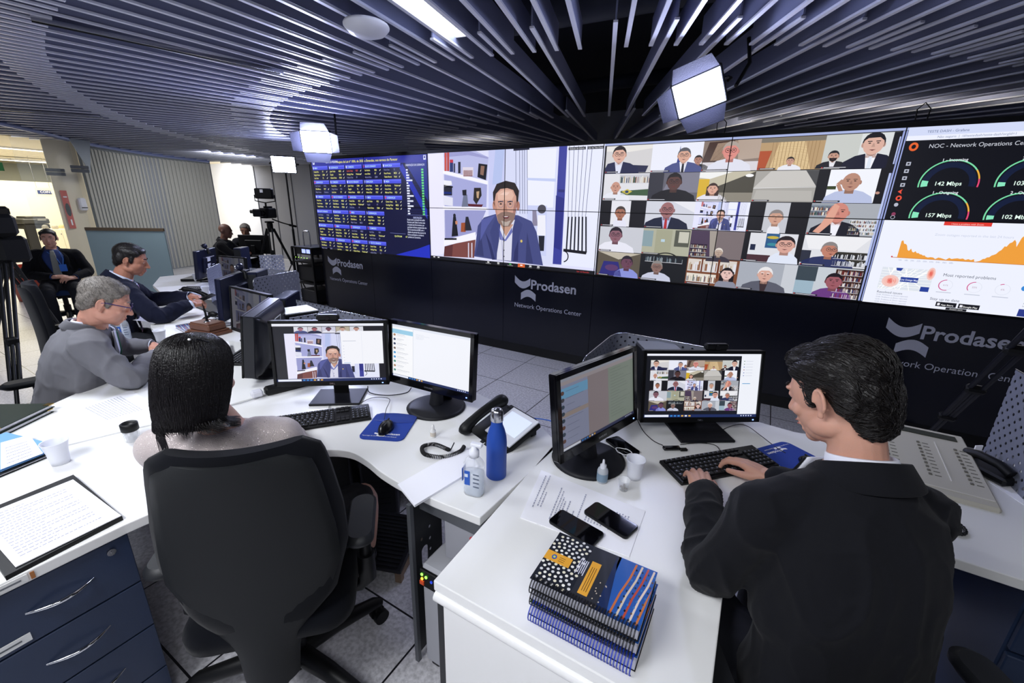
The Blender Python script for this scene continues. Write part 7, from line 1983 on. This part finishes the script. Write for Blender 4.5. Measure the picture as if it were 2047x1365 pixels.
# ---- the woman in the beige sweater
H_BOB = hair_mat('hair_black', '#0f0b0d', .28)
def hair_bob(o, M):
    sh = MB(); rings = []
    for z, rx, ry, cy in ((.130, .012, .015, -.02), (.126, .036, .045, -.02), (.112, .060, .075, -.02), (.088, .078, .096, -.020), (.055, .087, .104, -.020), (.02, .090, .104, -.024), (-.02, .091, .098, -.030), (-.06, .091, .089, -.036), (-.10, .088, .078, -.040), (-.126, .082, .068, -.043), (-.134, .070, .056, -.045)):
        ym = .12 if z > .08 else (.075 if z > .05 else .038)
        rings.append([M @ Vector((rx * math.sin(2 * PI * k / 36), min(ym, cy + ry * math.cos(2 * PI * k / 36)), z)) for k in range(36)])
    sh.loft(rings)
    def flow(l):
        r = Vector((l.x, l.y + .02, 0)); k = max(0, min(1, (l.z - .02) / .11))
        return Vector((r.x * 14 * k, r.y * 10 * k, -1.0 + .3 * k))
    h = hair_piece(o, M, H_BOB, sh, flow, 5200, .10, 8, 5, .005, rad=.0006, noise_amp=.0006, lift=.0008)
    # loose tips below the edge and flicking out on the right
    st = MB(); rr = random.Random(9)
    for k in range(1100):
        a = R(rr.uniform(100, 440)); r0 = Vector((math.sin(a) * .088, -.043 + math.cos(a) * .064, -.115 + rr.uniform(-.01, .01)))
        if r0.y > .03: continue
        right = r0.x > .05
        out = Vector((r0.x, r0.y + .04, 0)).normalized()
        L_ = rr.uniform(.015, .032); pts = [r0, r0 + Vector((0, 0, -L_ * .5)) + out * (.004 if not right else .012), r0 + Vector((0, 0, -L_ * (.6 if right else 1))) + out * (-.006 if not right else .04)]
        st.tube([M @ p for p in pts], [.0008, .0006, .0002], 3, caps=False)
    for k in range(60):
        r0 = Vector((-.045 + rr.uniform(-.012, .012), -.085, -.12)); st.tube([M @ p for p in (r0, r0 + Vector((.004, -.012, -.03)), r0 + Vector((.014, -.012, -.06 - rr.random() * .02)))], [.0014, .001, .0003], 3, caps=False)
    st.build('hair_tips', H_BOB, h)
    mb = MB(); mb.tube([M @ Vector(p) for p in ((.028, -.078, .112), (.045, -.066, .113), (.062, -.052, .106))], [.0022, .003, .0022], 8); mb.build('hair_clip', M_GLOSS, o)
    mb = MB(); mb.sphere(M @ Vector((.030, -.080, .114)), .0038, 10, 8); mb.build('clip_bead', mat('pearl', '#ffffff', .1), o)
M_SWEAT = mat('beige_lurex_knit', '#c2b6b4', .7, bump=.6, bscale=420, sheen=.3)
nt = M_SWEAT.node_tree; b = nt.nodes['Principled BSDF']; vo = nt.nodes.new('ShaderNodeTexVoronoi'); vo.inputs['Scale'].default_value = 800
tc = nt.nodes.new('ShaderNodeTexCoord'); nt.links.new(tc.outputs['Object'], vo.inputs['Vector'])
sp = nt.nodes.new('ShaderNodeSeparateColor'); nt.links.new(vo.outputs['Color'], sp.inputs[0])
gt = nt.nodes.new('ShaderNodeMath'); gt.operation = 'GREATER_THAN'; gt.inputs[1].default_value = .955; nt.links.new(sp.outputs[0], gt.inputs[0]); nt.links.new(gt.outputs[0], b.inputs['Metallic'])
mr = nt.nodes.new('ShaderNodeMapRange'); mr.inputs['To Min'].default_value = .7; mr.inputs['To Max'].default_value = .22; nt.links.new(gt.outputs[0], mr.inputs['Value']); nt.links.new(mr.outputs[0], b.inputs['Roughness'])
mx = nt.nodes.new('ShaderNodeMix'); mx.data_type = 'RGBA'; mx.inputs['A'].default_value = lin('#c2b6b4'); mx.inputs['B'].default_value = lin('#fff4f0'); nt.links.new(gt.outputs[0], mx.inputs['Factor']); nt.links.new(mx.outputs['Result'], b.inputs['Base Color'])
person((-1.20, .60), 138, 'woman with a black bob haircut in a sparkling beige sweater, seen from behind', (-1.20, .58, .56), (-1.265, .535, 1.045), (-1.275, .50, 1.20), 122, 14,
       {-1: ((-1.405, .415, .985), (-1.50, .50, .80), (-1.56, .72, .79)), 1: ((-1.175, .64, .985), (-1.30, .76, .80), (-1.50, .87, .79))},
       skin_mat('skin_fair', '#d9ac98'), hair_bob, None, coat_m=M_SWEAT, lapel=False, cuff=False, shirt='#cdb9b2', hs=.94, bulk=.93, sleeve=(.062, .05, .038), voxel=.005,
       prof=[(0, .18, .12), (.2, .165, .12), (.5, .155, .115), (.75, .175, .11), (.88, .15, .09), (.96, .10, .075), (1.0, .07, .065)],
       hands={-1: dict(d=(-.6, .7, 0), up=(0, 0, 1), side=1), 1: dict(d=(-.9, .3, 0), up=(0, 0, 1), side=-1)}, skirt=True, trousers='#0e0f14', wr=.0015, legs={-1: ((-1.50, .84, .52), (-1.55, .90, .09)), 1: ((-1.28, .99, .50), (-1.33, 1.03, .20))}, hand_s=.92)

# ---- the grey suited man
H_GREY = hair_mat('hair_grey', '#7c766f', .6, .8)
def hair_short(m, sh=None, fl=None, n=1300, ln=.014, seed=4):
    def g(o, M):
        s_ = sh or [((0, -.018, .046), (.080, .096, .081)), ((0, -.055, .000), (.070, .050, .066)), ((0, -.066, -.035), (.054, .033, .035)), ((-.064, -.008, .062), (.0175, .062, .028)), ((.064, -.008, .062), (.0175, .062, .028)), ((-.066, -.054, .010), (.014, .028, .040)), ((.066, -.054, .010), (.014, .028, .040)), ((0, .040, .082), (.056, .036, .026)), ((-.0700, .014, .014), (.009, .013, .034)), ((.0700, .014, .014), (.009, .013, .034))]
        hair_piece(o, M, m, s_, fl or (lambda l: Vector((l.x * 4, .5 + l.y * 3, -.4))), n, ln, 4, seed, .0045, rad=.0009, noise_amp=.0012, lift=.002)
    return g
person((-3.07, .60), 76, 'grey haired man with glasses in a grey suit and green tie leaning over the desk', (-3.07, .58, .56), (-2.885, .715, 1.05), (-2.80, .765, 1.168), 70, 26,
       {-1: ((-3.06, .77, .975), (-3.28, .92, .80), (-3.16, 1.03, .80)), 1: ((-2.745, .645, .975), (-2.655, .745, .80), (-2.955, .975, .80))},
       skin_mat('skin_rosy', '#d39a85'), hair_short(H_GREY), '#74747a', tie='#3f7a62', shirt='#dfe4f6', hs=.97, bulk=1.04, fat=1.12, glasses='#3a2c6a', bulge=.05, open_to=.3, lids=.95, brow='#8a8078', voxel=.004, wr=.011,
       hands={-1: dict(d=(.85, .15, -.05), up=(.1, .1, 1), side=1, curl=(40, 45, 30), spread=3), 1: dict(d=(-.30, .75, -.03), up=(.3, .1, 1), side=-1, curl=(40, 50, 35), spread=3)})

# ---- the navy suited man with a phone
H_BLK = hair_mat('hair_black_short', '#14100f', .45)
hn = P(402, 604, .87)
person((-4.40, 1.02), 76, 'dark haired man in a navy suit and pink tie looking down at his phone', (-4.44, 1.15, .56), (-4.37, 1.33, 1.06), (-4.325, 1.40, 1.20), 60, 18,
       {-1: ((-4.56, 1.38, .99), (-4.62, 1.58, .82), (-4.28, 1.74, .86)), 1: ((-4.18, 1.27, .985), (-3.97, 1.37, .80), (-4.00, 1.62, .845))},
       skin_mat('skin_tan', '#b98069'), hair_short(H_BLK, n=900, ln=.02), '#12162a', tie='#c89ac0', shirt='#dfe6fb', hs=1.03, bulk=1.12, fat=1.14, bulge=.05, open_to=.25, lids=.95, voxel=.004, wr=.009,
       hands={-1: dict(d=(.9, .2, 0), up=(0, .1, 1), side=1, curl=(35, 45, 30), spread=3), 1: dict(d=(-.25, 1, .05), up=(.5, .1, 1), side=-1, curl=(40, 50, 35), spread=3)})
phone((-4.06, 1.755, .865), 0, 'light phone held by the navy suited man', w=.072, l=.15, rot=(R(25), R(-20), R(-50)))

# ---- the man seated in the background
person((-8.15, 1.83), -14, 'man in a black suit and blue shirt leaning back in a chair before the corridor', (-8.05, 1.81, .54), (-8.16, 1.84, 1.00), (-8.12, 1.835, 1.145), -20, 4,
       {-1: ((-8.08, 2.03, .93), (-7.98, 2.10, .70), (-7.80, 1.90, .66)), 1: ((-8.20, 1.64, .93), (-8.12, 1.56, .70), (-7.86, 1.72, .68))},
       skin_mat('skin_light', '#cf9c86'), hair_short(H_BLK, n=300, ln=.02), '#121216', tie='#8a8d86', shirt='#243a72', hs=.98, bulk=1.05, open_to=.12, lids=.2, voxel=.006, jvox=.012, lanyard=True,
       hands={-1: dict(d=(.3, -.9, 0), up=(.5, 0, 1), side=1), 1: dict(d=(.3, .9, 0), up=(.5, 0, 1), side=-1)})
# ---- two men at the far table
person((-8.0, 3.86), 40, 'bald man in black seen from behind at the far table', (-8.0, 3.84, .54), (-7.96, 3.88, 1.03), (-7.93, 3.92, 1.175), 35, 8,
       {-1: ((-8.10, 4.02, .95), (-8.0, 4.2, .78), (-7.8, 4.2, .8)), 1: ((-7.80, 3.74, .95), (-7.66, 3.86, .80), (-7.6, 4.0, .84))},
       skin_mat('skin_brown', '#6e4a3c'), None, '#0e0e12', hs=1.0, bulk=1.05, voxel=.008, jvox=.014, face=False, shirt='#16181e')
person((-8.55, 4.62), -42, 'grey haired man in a dark suit facing the camera behind the far table', (-8.60, 4.66, .54), (-8.52, 4.58, 1.01), (-8.48, 4.54, 1.15), -40, 16,
       {-1: ((-8.38, 4.72, .94), (-8.2, 4.66, .78), (-8.2, 4.45, .80)), 1: ((-8.66, 4.44, .94), (-8.58, 4.28, .78), (-8.35, 4.25, .80))},
       skin_mat('skin_brown2', '#8a6450'), hair_short(H_GREY, n=200, ln=.015), '#15161c', tie='#2a2c3a', shirt='#c8ccd8', hs=1.0, bulk=1.05, voxel=.008, jvox=.014)
# ================================================================ cameras, stands, lamps of the film crew
def tripod(loc, label, hz, feet, r=.013, cat='tripod', name='camera_tripod'):
    t = thing(name, loc, 0, label, cat)
    mb = MB(); mb.cyl((0, 0, hz - .12), (0, 0, hz), .045, .05); mb.sphere((0, 0, hz + .01), .05); mb.box((0, 0, hz + .05), (.10, .12, .03), bev=.01); mb.build('head', M_BLACK, t)
    for (fx, fy) in feet:
        a = Vector((fx, fy, 0)).normalized() * .05; top = Vector((a.x, a.y, hz - .06)); f = Vector((fx, fy, .02)); n = Vector((-a.y, a.x, 0)).normalized() * .028
        mb = MB()
        mid = top.lerp(f, .52)
        for s_ in (-1, 1): mb.cyl(top + n * s_, mid + n * s_ * .8, r, n=8)
        mb.cyl(top.lerp(f, .3), f, r * .95, n=8); mb.box(mid, (.05, .05, .05), bev=.01); lg = mb.build('leg', M_BLACK, t)
        mb = MB(); mb.sphere(f, (.022, .022, .018)); mb.build('foot', M_DARK, lg)
    return t
# main video camera in front of the panelled wall
cx_, cy_ = -7.6, 4.5
tripod((cx_, cy_, 0), 'black three legged camera tripod left of the video wall', 1.28, ((.45, -.30), (-.42, -.25), (.10, .50)))
t = thing('video_camera', (cx_, cy_, 1.36), R(32), 'black professional video camera with a top light on the tripod left of the video wall', 'camera')
mb = MB(); mb.box((0, 0, .12), (.14, .34, .17), bev=.02); mb.box((0, .02, .22), (.04, .24, .03), bev=.01); mb.build('body', M_BLACK, t)
mb = MB(); mb.cyl((0, -.16, .12), (0, -.30, .12), .045, .05); mb.box((0, -.33, .12), (.15, .05, .11), bev=.01); mb.build('lens', M_GLOSS, t)
mb = MB(); mb.box((-.15, -.05, .14), (.12, .10, .09), bev=.01); mb.cyl((-.21, -.05, .14), (-.27, -.05, .14), .03); mb.build('viewfinder', M_BLACK, t)
mb = MB(); mb.box((0, -.04, .44), (.30, .08, .17), bev=.015); mb.build('top_light', M_BLACK, t)
mb = MB(); mb.tube([(-.17, -.04, .42), (-.17, -.04, .32), (0, -.04, .29), (.17, -.04, .32), (.17, -.04, .42)], .009, 6); mb.cyl((0, -.04, .22), (0, -.04, .30), .015); mb.build('light_bracket', M_BLACK, t)
mb = MB(); mb.box((-.02, -.082, .48), (.05, .004, .05)); mb.build('sticker', M_PAPER, t)
mb = MB(); mb.tube([(.03, .05, .02), (.10, .20, -.04), (.18, .42, -.10)], .011, 8); mb.cyl((.16, .38, -.09), (.22, .50, -.12), .02); mb.build('pan_handle', M_BLACK, t)
# cropped video camera at the left edge
A = P(-30, 470, 1.45)
tx, ty = -3.05, .02
def at_dist(px, py, dist):
    r = AX @ Vector((px - 1023.5, -(py - 682.5), -F_PX)); k = dist / math.hypot(r.x, r.y); return Vector((r.x * k, r.y * k, CAM_H + r.z * k))
c0 = at_dist(-38, 445, 5.6); f1 = at_dist(60, 640, 5.0)
t = thing('video_camera', c0, .2, 'black video camera cut off by the left edge of the frame', 'camera')
mb = MB(); mb.box((0, 0, -.02), (.24, .34, .18), bev=.03); mb.build('body', M_BLACK, t)
mb = MB(); mb.box((0, .10, .09), (.18, .12, .08), bev=.03); mb.build('viewfinder', M_GLOSS, t)
mb = MB(); mb.cyl((0, .1, -.10), (0, .1, -.30), .07, .05); mb.box((0, .12, -.22), (.16, .2, .22), bev=.03); mb.build('head', M_BLACK, t)
t = thing('camera_tripod', (c0.x, c0.y, 0), 0, 'black tripod legs of the camera cut off by the left edge', 'tripod')
top = c0 + Vector((0, .06, -.30)) - Vector((c0.x, c0.y, 0))
for (px, py), z in (((40, 640), .45), ((-60, 700), .0), ((-130, 560), .0)):
    b_ = P(px, py, z) if z == 0 else at_dist(px, py, 4.9)
    e = b_ - Vector((c0.x, c0.y, 0)); d = (e - top).normalized(); e = top + d * ((top.z - .02) / max(.05, -d.z)) if d.z < -.05 else e
    e = Vector((max(-1.2, min(1.2, e.x)), max(-1.2, min(1.2, e.y)), .02))
    n = Vector((-d.y, d.x, 0)).normalized() * .03; mb = MB()
    for s_ in (-1, 0, 1): mb.cyl(top + n * s_ * 1.2, top.lerp(e, .75 if s_ else 1) + n * s_ * .8, .013, n=8)
    mb.box(top.lerp(e, .5), (.07, .07, .06), bev=.01); mb.build('leg', M_BLACK, t)
# the tripod leg rising at the right
foot = Vector((1.22, 4.02, .02)); topr = at_dist(2120, 615, 2.9)
t = thing('light_stand', (foot.x, foot.y, 0), 0, 'black tripod leg slanting up to the right edge in front of the lettered base', 'tripod')
o0 = Vector((foot.x, foot.y, 0)); d = topr - foot; n = d.cross(Vector((0, 0, 1))).normalized() * .022
mb = MB()
for s_ in (-1, 1): mb.cyl(foot.lerp(topr, .30) + n * s_ - o0, topr + n * s_ * 1.3 - o0, .013, n=10)
mb.cyl(foot - o0 + n * .4, foot.lerp(topr, .55) - o0 + n * .4, .011, n=10); mb.cyl(foot - o0 - n * .4, foot.lerp(topr, .55) - o0 - n * .4, .011, n=10)
mb.build('leg', mat('carbon_tube', '#1c1e28', .4, metal=.3), t)
for k in (.32, .55, .80):
    mb = MB(); mb.box(foot.lerp(topr, k) - o0, (.085, .05, .05), rot=d.to_track_quat('Z', 'Y').to_matrix(), bev=.012); mb.build('leg_clamp', M_BLACK, t)
mb = MB(); mb.box((0, 0, .03), (.13, .05, .05), bev=.01); mb.build('foot', M_BLACK, t)
for k in range(3):
    pts = [Vector((1.15 + .25 * k, 4.08 - .04 * k, .008)), Vector((1.35 + .22 * k, 4.12, .012)), Vector((1.55 + .2 * k, 4.04 + .05 * k, .01)), Vector((1.8 + .15 * k, 4.12, .008))]
    cable([tuple(p) for p in pts], .006, ['black cable on the floor at the foot of the slanting tripod leg', 'black cable crossing others on the floor before the video wall', 'black cable farthest right on the floor before the video wall'][k])

# led lamps with barn doors
def led_lamp(c, target, w, h, label, strength, doors=(1, 1, 1, 1), roll=0.0, dl=.13, stand=None):
    c = Vector(c); d = (Vector(target) - c).normalized(); q = d.to_track_quat('-Z', 'Y')
    t = thing('led_panel_lamp', c, 0, label, 'studio lamp', rot=(q.to_matrix() @ Matrix.Rotation(roll, 3, 'Z')).to_euler())
    mb = MB(); mb.box((0, 0, .03), (w + .03, h + .03, .06), bev=.008); mb.build('housing', M_DARK, t)
    mb = MB(); mb.box((0, 0, -.002), (w, h, .004)); mb.build('led_face', mat('led_face_%d' % strength, '#ffffff', .5, emit='#cdd4ff', estr=strength), t)
    md = mat('barn_door_steel', '#2a2c3c', .5, metal=.3, bump=.4, bscale=220)
    A_ = R(33)
    for i, (on, ax) in enumerate(zip(doors, ('t', 'b', 'l', 'r'))):
        if not on: continue
        mb = MB(); L_ = dl; s_ = math.sin(A_); k = math.cos(A_)
        if ax in 'tb':
            y = 1 if ax == 't' else -1
            a0 = (-w / 2, y * (h / 2 + .012), -.002); b0_ = (w / 2, y * (h / 2 + .012), -.002); b1 = (w / 2 - .03, y * (h / 2 + .012 + L_ * k), -L_ * s_); a1 = (-w / 2 + .03, y * (h / 2 + .012 + L_ * k), -L_ * s_)
        else:
            x = 1 if ax == 'r' else -1
            a0 = (x * (w / 2 + .012), -h / 2, -.002); b0_ = (x * (w / 2 + .012), h / 2, -.002); b1 = (x * (w / 2 + .012 + L_ * k), h / 2 - .02, -L_ * s_); a1 = (x * (w / 2 + .012 + L_ * k), -h / 2 + .02, -L_ * s_)
        mb.quad(a0, b0_, b1, a1); o = mb.build('barn_door', md, t); sd_ = o.modifiers.new('s', 'SOLIDIFY'); sd_.thickness = .002
    mb = MB(); mb.tube([(w / 2 + .03, 0, .03), (w / 2 + .05, 0, .06), (w / 2 + .04, 0, .14), (0, 0, .18), (-w / 2 - .04, 0, .14), (-w / 2 - .05, 0, .06), (-w / 2 - .03, 0, .03)], .009, 8); mb.build('yoke', M_BLACK, t)
    return t
LP1 = at_dist(1397, 187, 3.35)
led_lamp(LP1, (-.05, .6, 1.25), .285, .20, 'bright rectangular led lamp with open barn doors hanging in front of the ceiling slats', 78, doors=(1, 1, 0, 1), roll=R(-20), dl=.105)
mb = MB(); a = LP1 + Vector((.20, .12, .05)); mb.tube([(0, 0, 0), (.05, .1, .15), (.02, .12, .30)], .012, 8); mb.build('lamp_arm', M_BLACK, label='black curved arm fixing the bright lamp to the ceiling slats', cat='bracket', loc=a)
LP2 = at_dist(632, 284, 6.1)
led_lamp(LP2, (-2.0, .4, 1.0), .32, .23, 'blinding white led lamp with barn doors above the left end of the video wall', 240, dl=.11)
LP3 = at_dist(567, 329, 8.9)
led_lamp(LP3, (-3.0, 1.0, 1.0), .36, .25, 'bright led lamp on a stand beside the video camera', 80, doors=(0, 0, 0, 0))
t = thing('light_stand', (LP3.x, LP3.y, 0), 0, 'thin black light stand carrying the bright lamp beside the video camera', 'light stand')
mb = MB(); mb.cyl((-.08, .07, .3), (-.08, .07, LP3.z - .02), .014); mb.box((-.08, .07, LP3.z - .02), (.06, .06, .08)); mb.cyl((-.08, .07, .3), (-.08, .07, 1.2), .02); mb.build('pole', M_BLACK, t)
for k in range(3):
    a = k * 2.09 + .4; mb = MB(); mb.cyl((-.08, .07, .75), (-.08 + .42 * math.cos(a), .07 + .42 * math.sin(a), .02), .01); mb.build('leg', M_BLACK, t)
t = thing('light_stand', (LP2.x + .1, LP2.y + .22, 0), 0, 'dark pole up to the blinding lamp in front of the wall end', 'light stand')
mb = MB(); mb.cyl((0, 0, LP2.z), (0, 0, 2.8), .012); mb.cyl((-.1, -.02, LP2.z + .02), (0.05, .0, LP2.z + .02), .012); mb.build('pole', M_BLACK, t)

# far table with lecterns, monitor and the equipment cart
t = thing('far_table', (-8.22, 4.22, 0), -.75, 'dark table where the two men sit before the white wall', 'table')
mb = MB(); mb.box((0, 0, .72), (1.2, .55, .03), bev=.004); mb.build('tabletop', mat('dark_table', '#3a3430', .5), t)
mb = MB(); mb.box((0, -.24, .36), (1.14, .02, .69)); mb.build('front_panel', mat('table_front', '#4a423c', .6), t)
for s_ in (-1, 1): mb = MB(); mb.box((s_ * .56, 0, .35), (.03, .5, .7)); mb.build('side_panel', mat('table_front', '#4a423c', .6), t)
t = thing('side_table', (-6.9, 5.3, 0), -.2, 'low dark table behind the camera tripod', 'table')
mb = MB(); mb.box((0, 0, .70), (1.1, .5, .03), bev=.004); mb.build('tabletop', mat('dark_table', '#3a3430', .5), t)
mb = MB(); mb.box((0, -.22, .35), (1.0, .02, .68)); mb.build('front_panel', mat('table_front', '#4a423c', .6), t)
monitor((-8.0, 4.42, .93), R(120), R(4), .55, .33, 'black monitor seen from behind on the far table', None, None)
for k, (x, y, l) in enumerate(((-7.98, 4.10, 'white papers on the far table before the grey haired man'), (-7.72, 4.06, 'white papers at the right end of the far table'))):
    mb = MB(); mb.box((0, 0, .002), (.30, .21, .004)); mb.build('paper_sheet', M_PAPER, label=l, cat='paper', loc=(x, y, .737), rz=-.4 + k)
t = thing('equipment_cart', (-6.22, 4.35, 0), 0, 'black wheeled equipment cart with small lit screens at the left end of the video wall', 'cart')
mb = MB()
for sx in (-1, 1):
    for sy in (-1, 1): mb.box((sx * .24, sy * .22, .52), (.03, .03, .96))
mb.build('frame', M_BLACK, t)
for z in (.12, .45, .78, 1.0):
    mb = MB(); mb.box((0, 0, z), (.50, .46, .025)); mb.build('shelf', M_BLACK, t)
mb = MB(); mb.box((0, 0, .94), (.42, .40, .09), bev=.005); rk = mb.build('recorder', M_DARK, t)
for x in (.02, .13):
    mb = MB(); mb.box((x, -.203, .95), (.085, .004, .06)); mb.build('display', mat('lcd_blue', '#c8d0ff', .3, emit='#98a8ff', estr=1.5), rk)
for k in range(5): 
    mb = MB(); mb.box((-.15 + .07 * k, -.235, .85), (.01, .006, .008)); mb.build('indicator_light', mat('led_green', '#a8f05a', .3, emit='#a8f05a', estr=3), t)
mb = MB(); mb.box((0, .0, .60), (.40, .38, .24), bev=.01); mb.box((0, 0, .24), (.40, .38, .20), bev=.01); mb.build('case', M_DARK, t)
mb = MB(); mb.tube(catmull([(-.10, -.1, 1.01), (-.10, -.1, 1.20), (-.07, -.1, 1.24), (.03, -.1, 1.24), (.06, -.1, 1.20), (.06, -.1, 1.01)], 5), .010, 8); mb.build('handle', M_STEEL, t)
for sx in (-1, 1):
    for sy in (-1, 1): mb = MB(); mb.cyl((sx * .24 - .01, sy * .22, .03), (sx * .24 + .01, sy * .22, .03), .03); mb.build('wheel', M_BLACK, t)
# ================================================================ repeats share a group
GROUPS = {'office_chair': 'swivel chairs at the desks', 'monitor': 'computer monitors on the desks', 'plastic_cup': 'white plastic cups on the desks', 'spiral_book': 'spiral bound books',
          'keyboard': 'computer keyboards', 'mouse': 'computer mice', 'mouse_pad': 'blue mouse pads', 'document': 'loose documents on the desks', 'perforated_screen': 'perforated steel desk screens',
          'ceiling_light': 'fluorescent ceiling lights', 'led_panel_lamp': 'led lamps of the film crew', 'webcam': 'webcams on the monitors', 'cable': 'cables', 'smartphone': 'smartphones',
          'hand_sanitizer': 'pump bottles of hand sanitizer', 'computer_tower': 'computer boxes', 'speaker': 'tower speakers', 'drawer_pedestal': 'blue drawer pedestals', 'folder': 'folders at the left edge',
          'dropper_bottle': 'small dropper bottles', 'desk_telephone': 'desk telephones', 'camera_tripod': 'camera tripods', 'video_camera': 'video cameras', 'ceiling_slot_diffuser': 'linear ceiling slots',
          'person': 'people in the control room', 'clipboard': 'dark clipboards', 'paper_sheet': 'papers on the far table'}
for o in list(COL.objects):
    if o.parent is None and o.get('label') and not o.get('group'):
        g = GROUPS.get(o.name.split('.')[0])
        if g: o['group'] = g
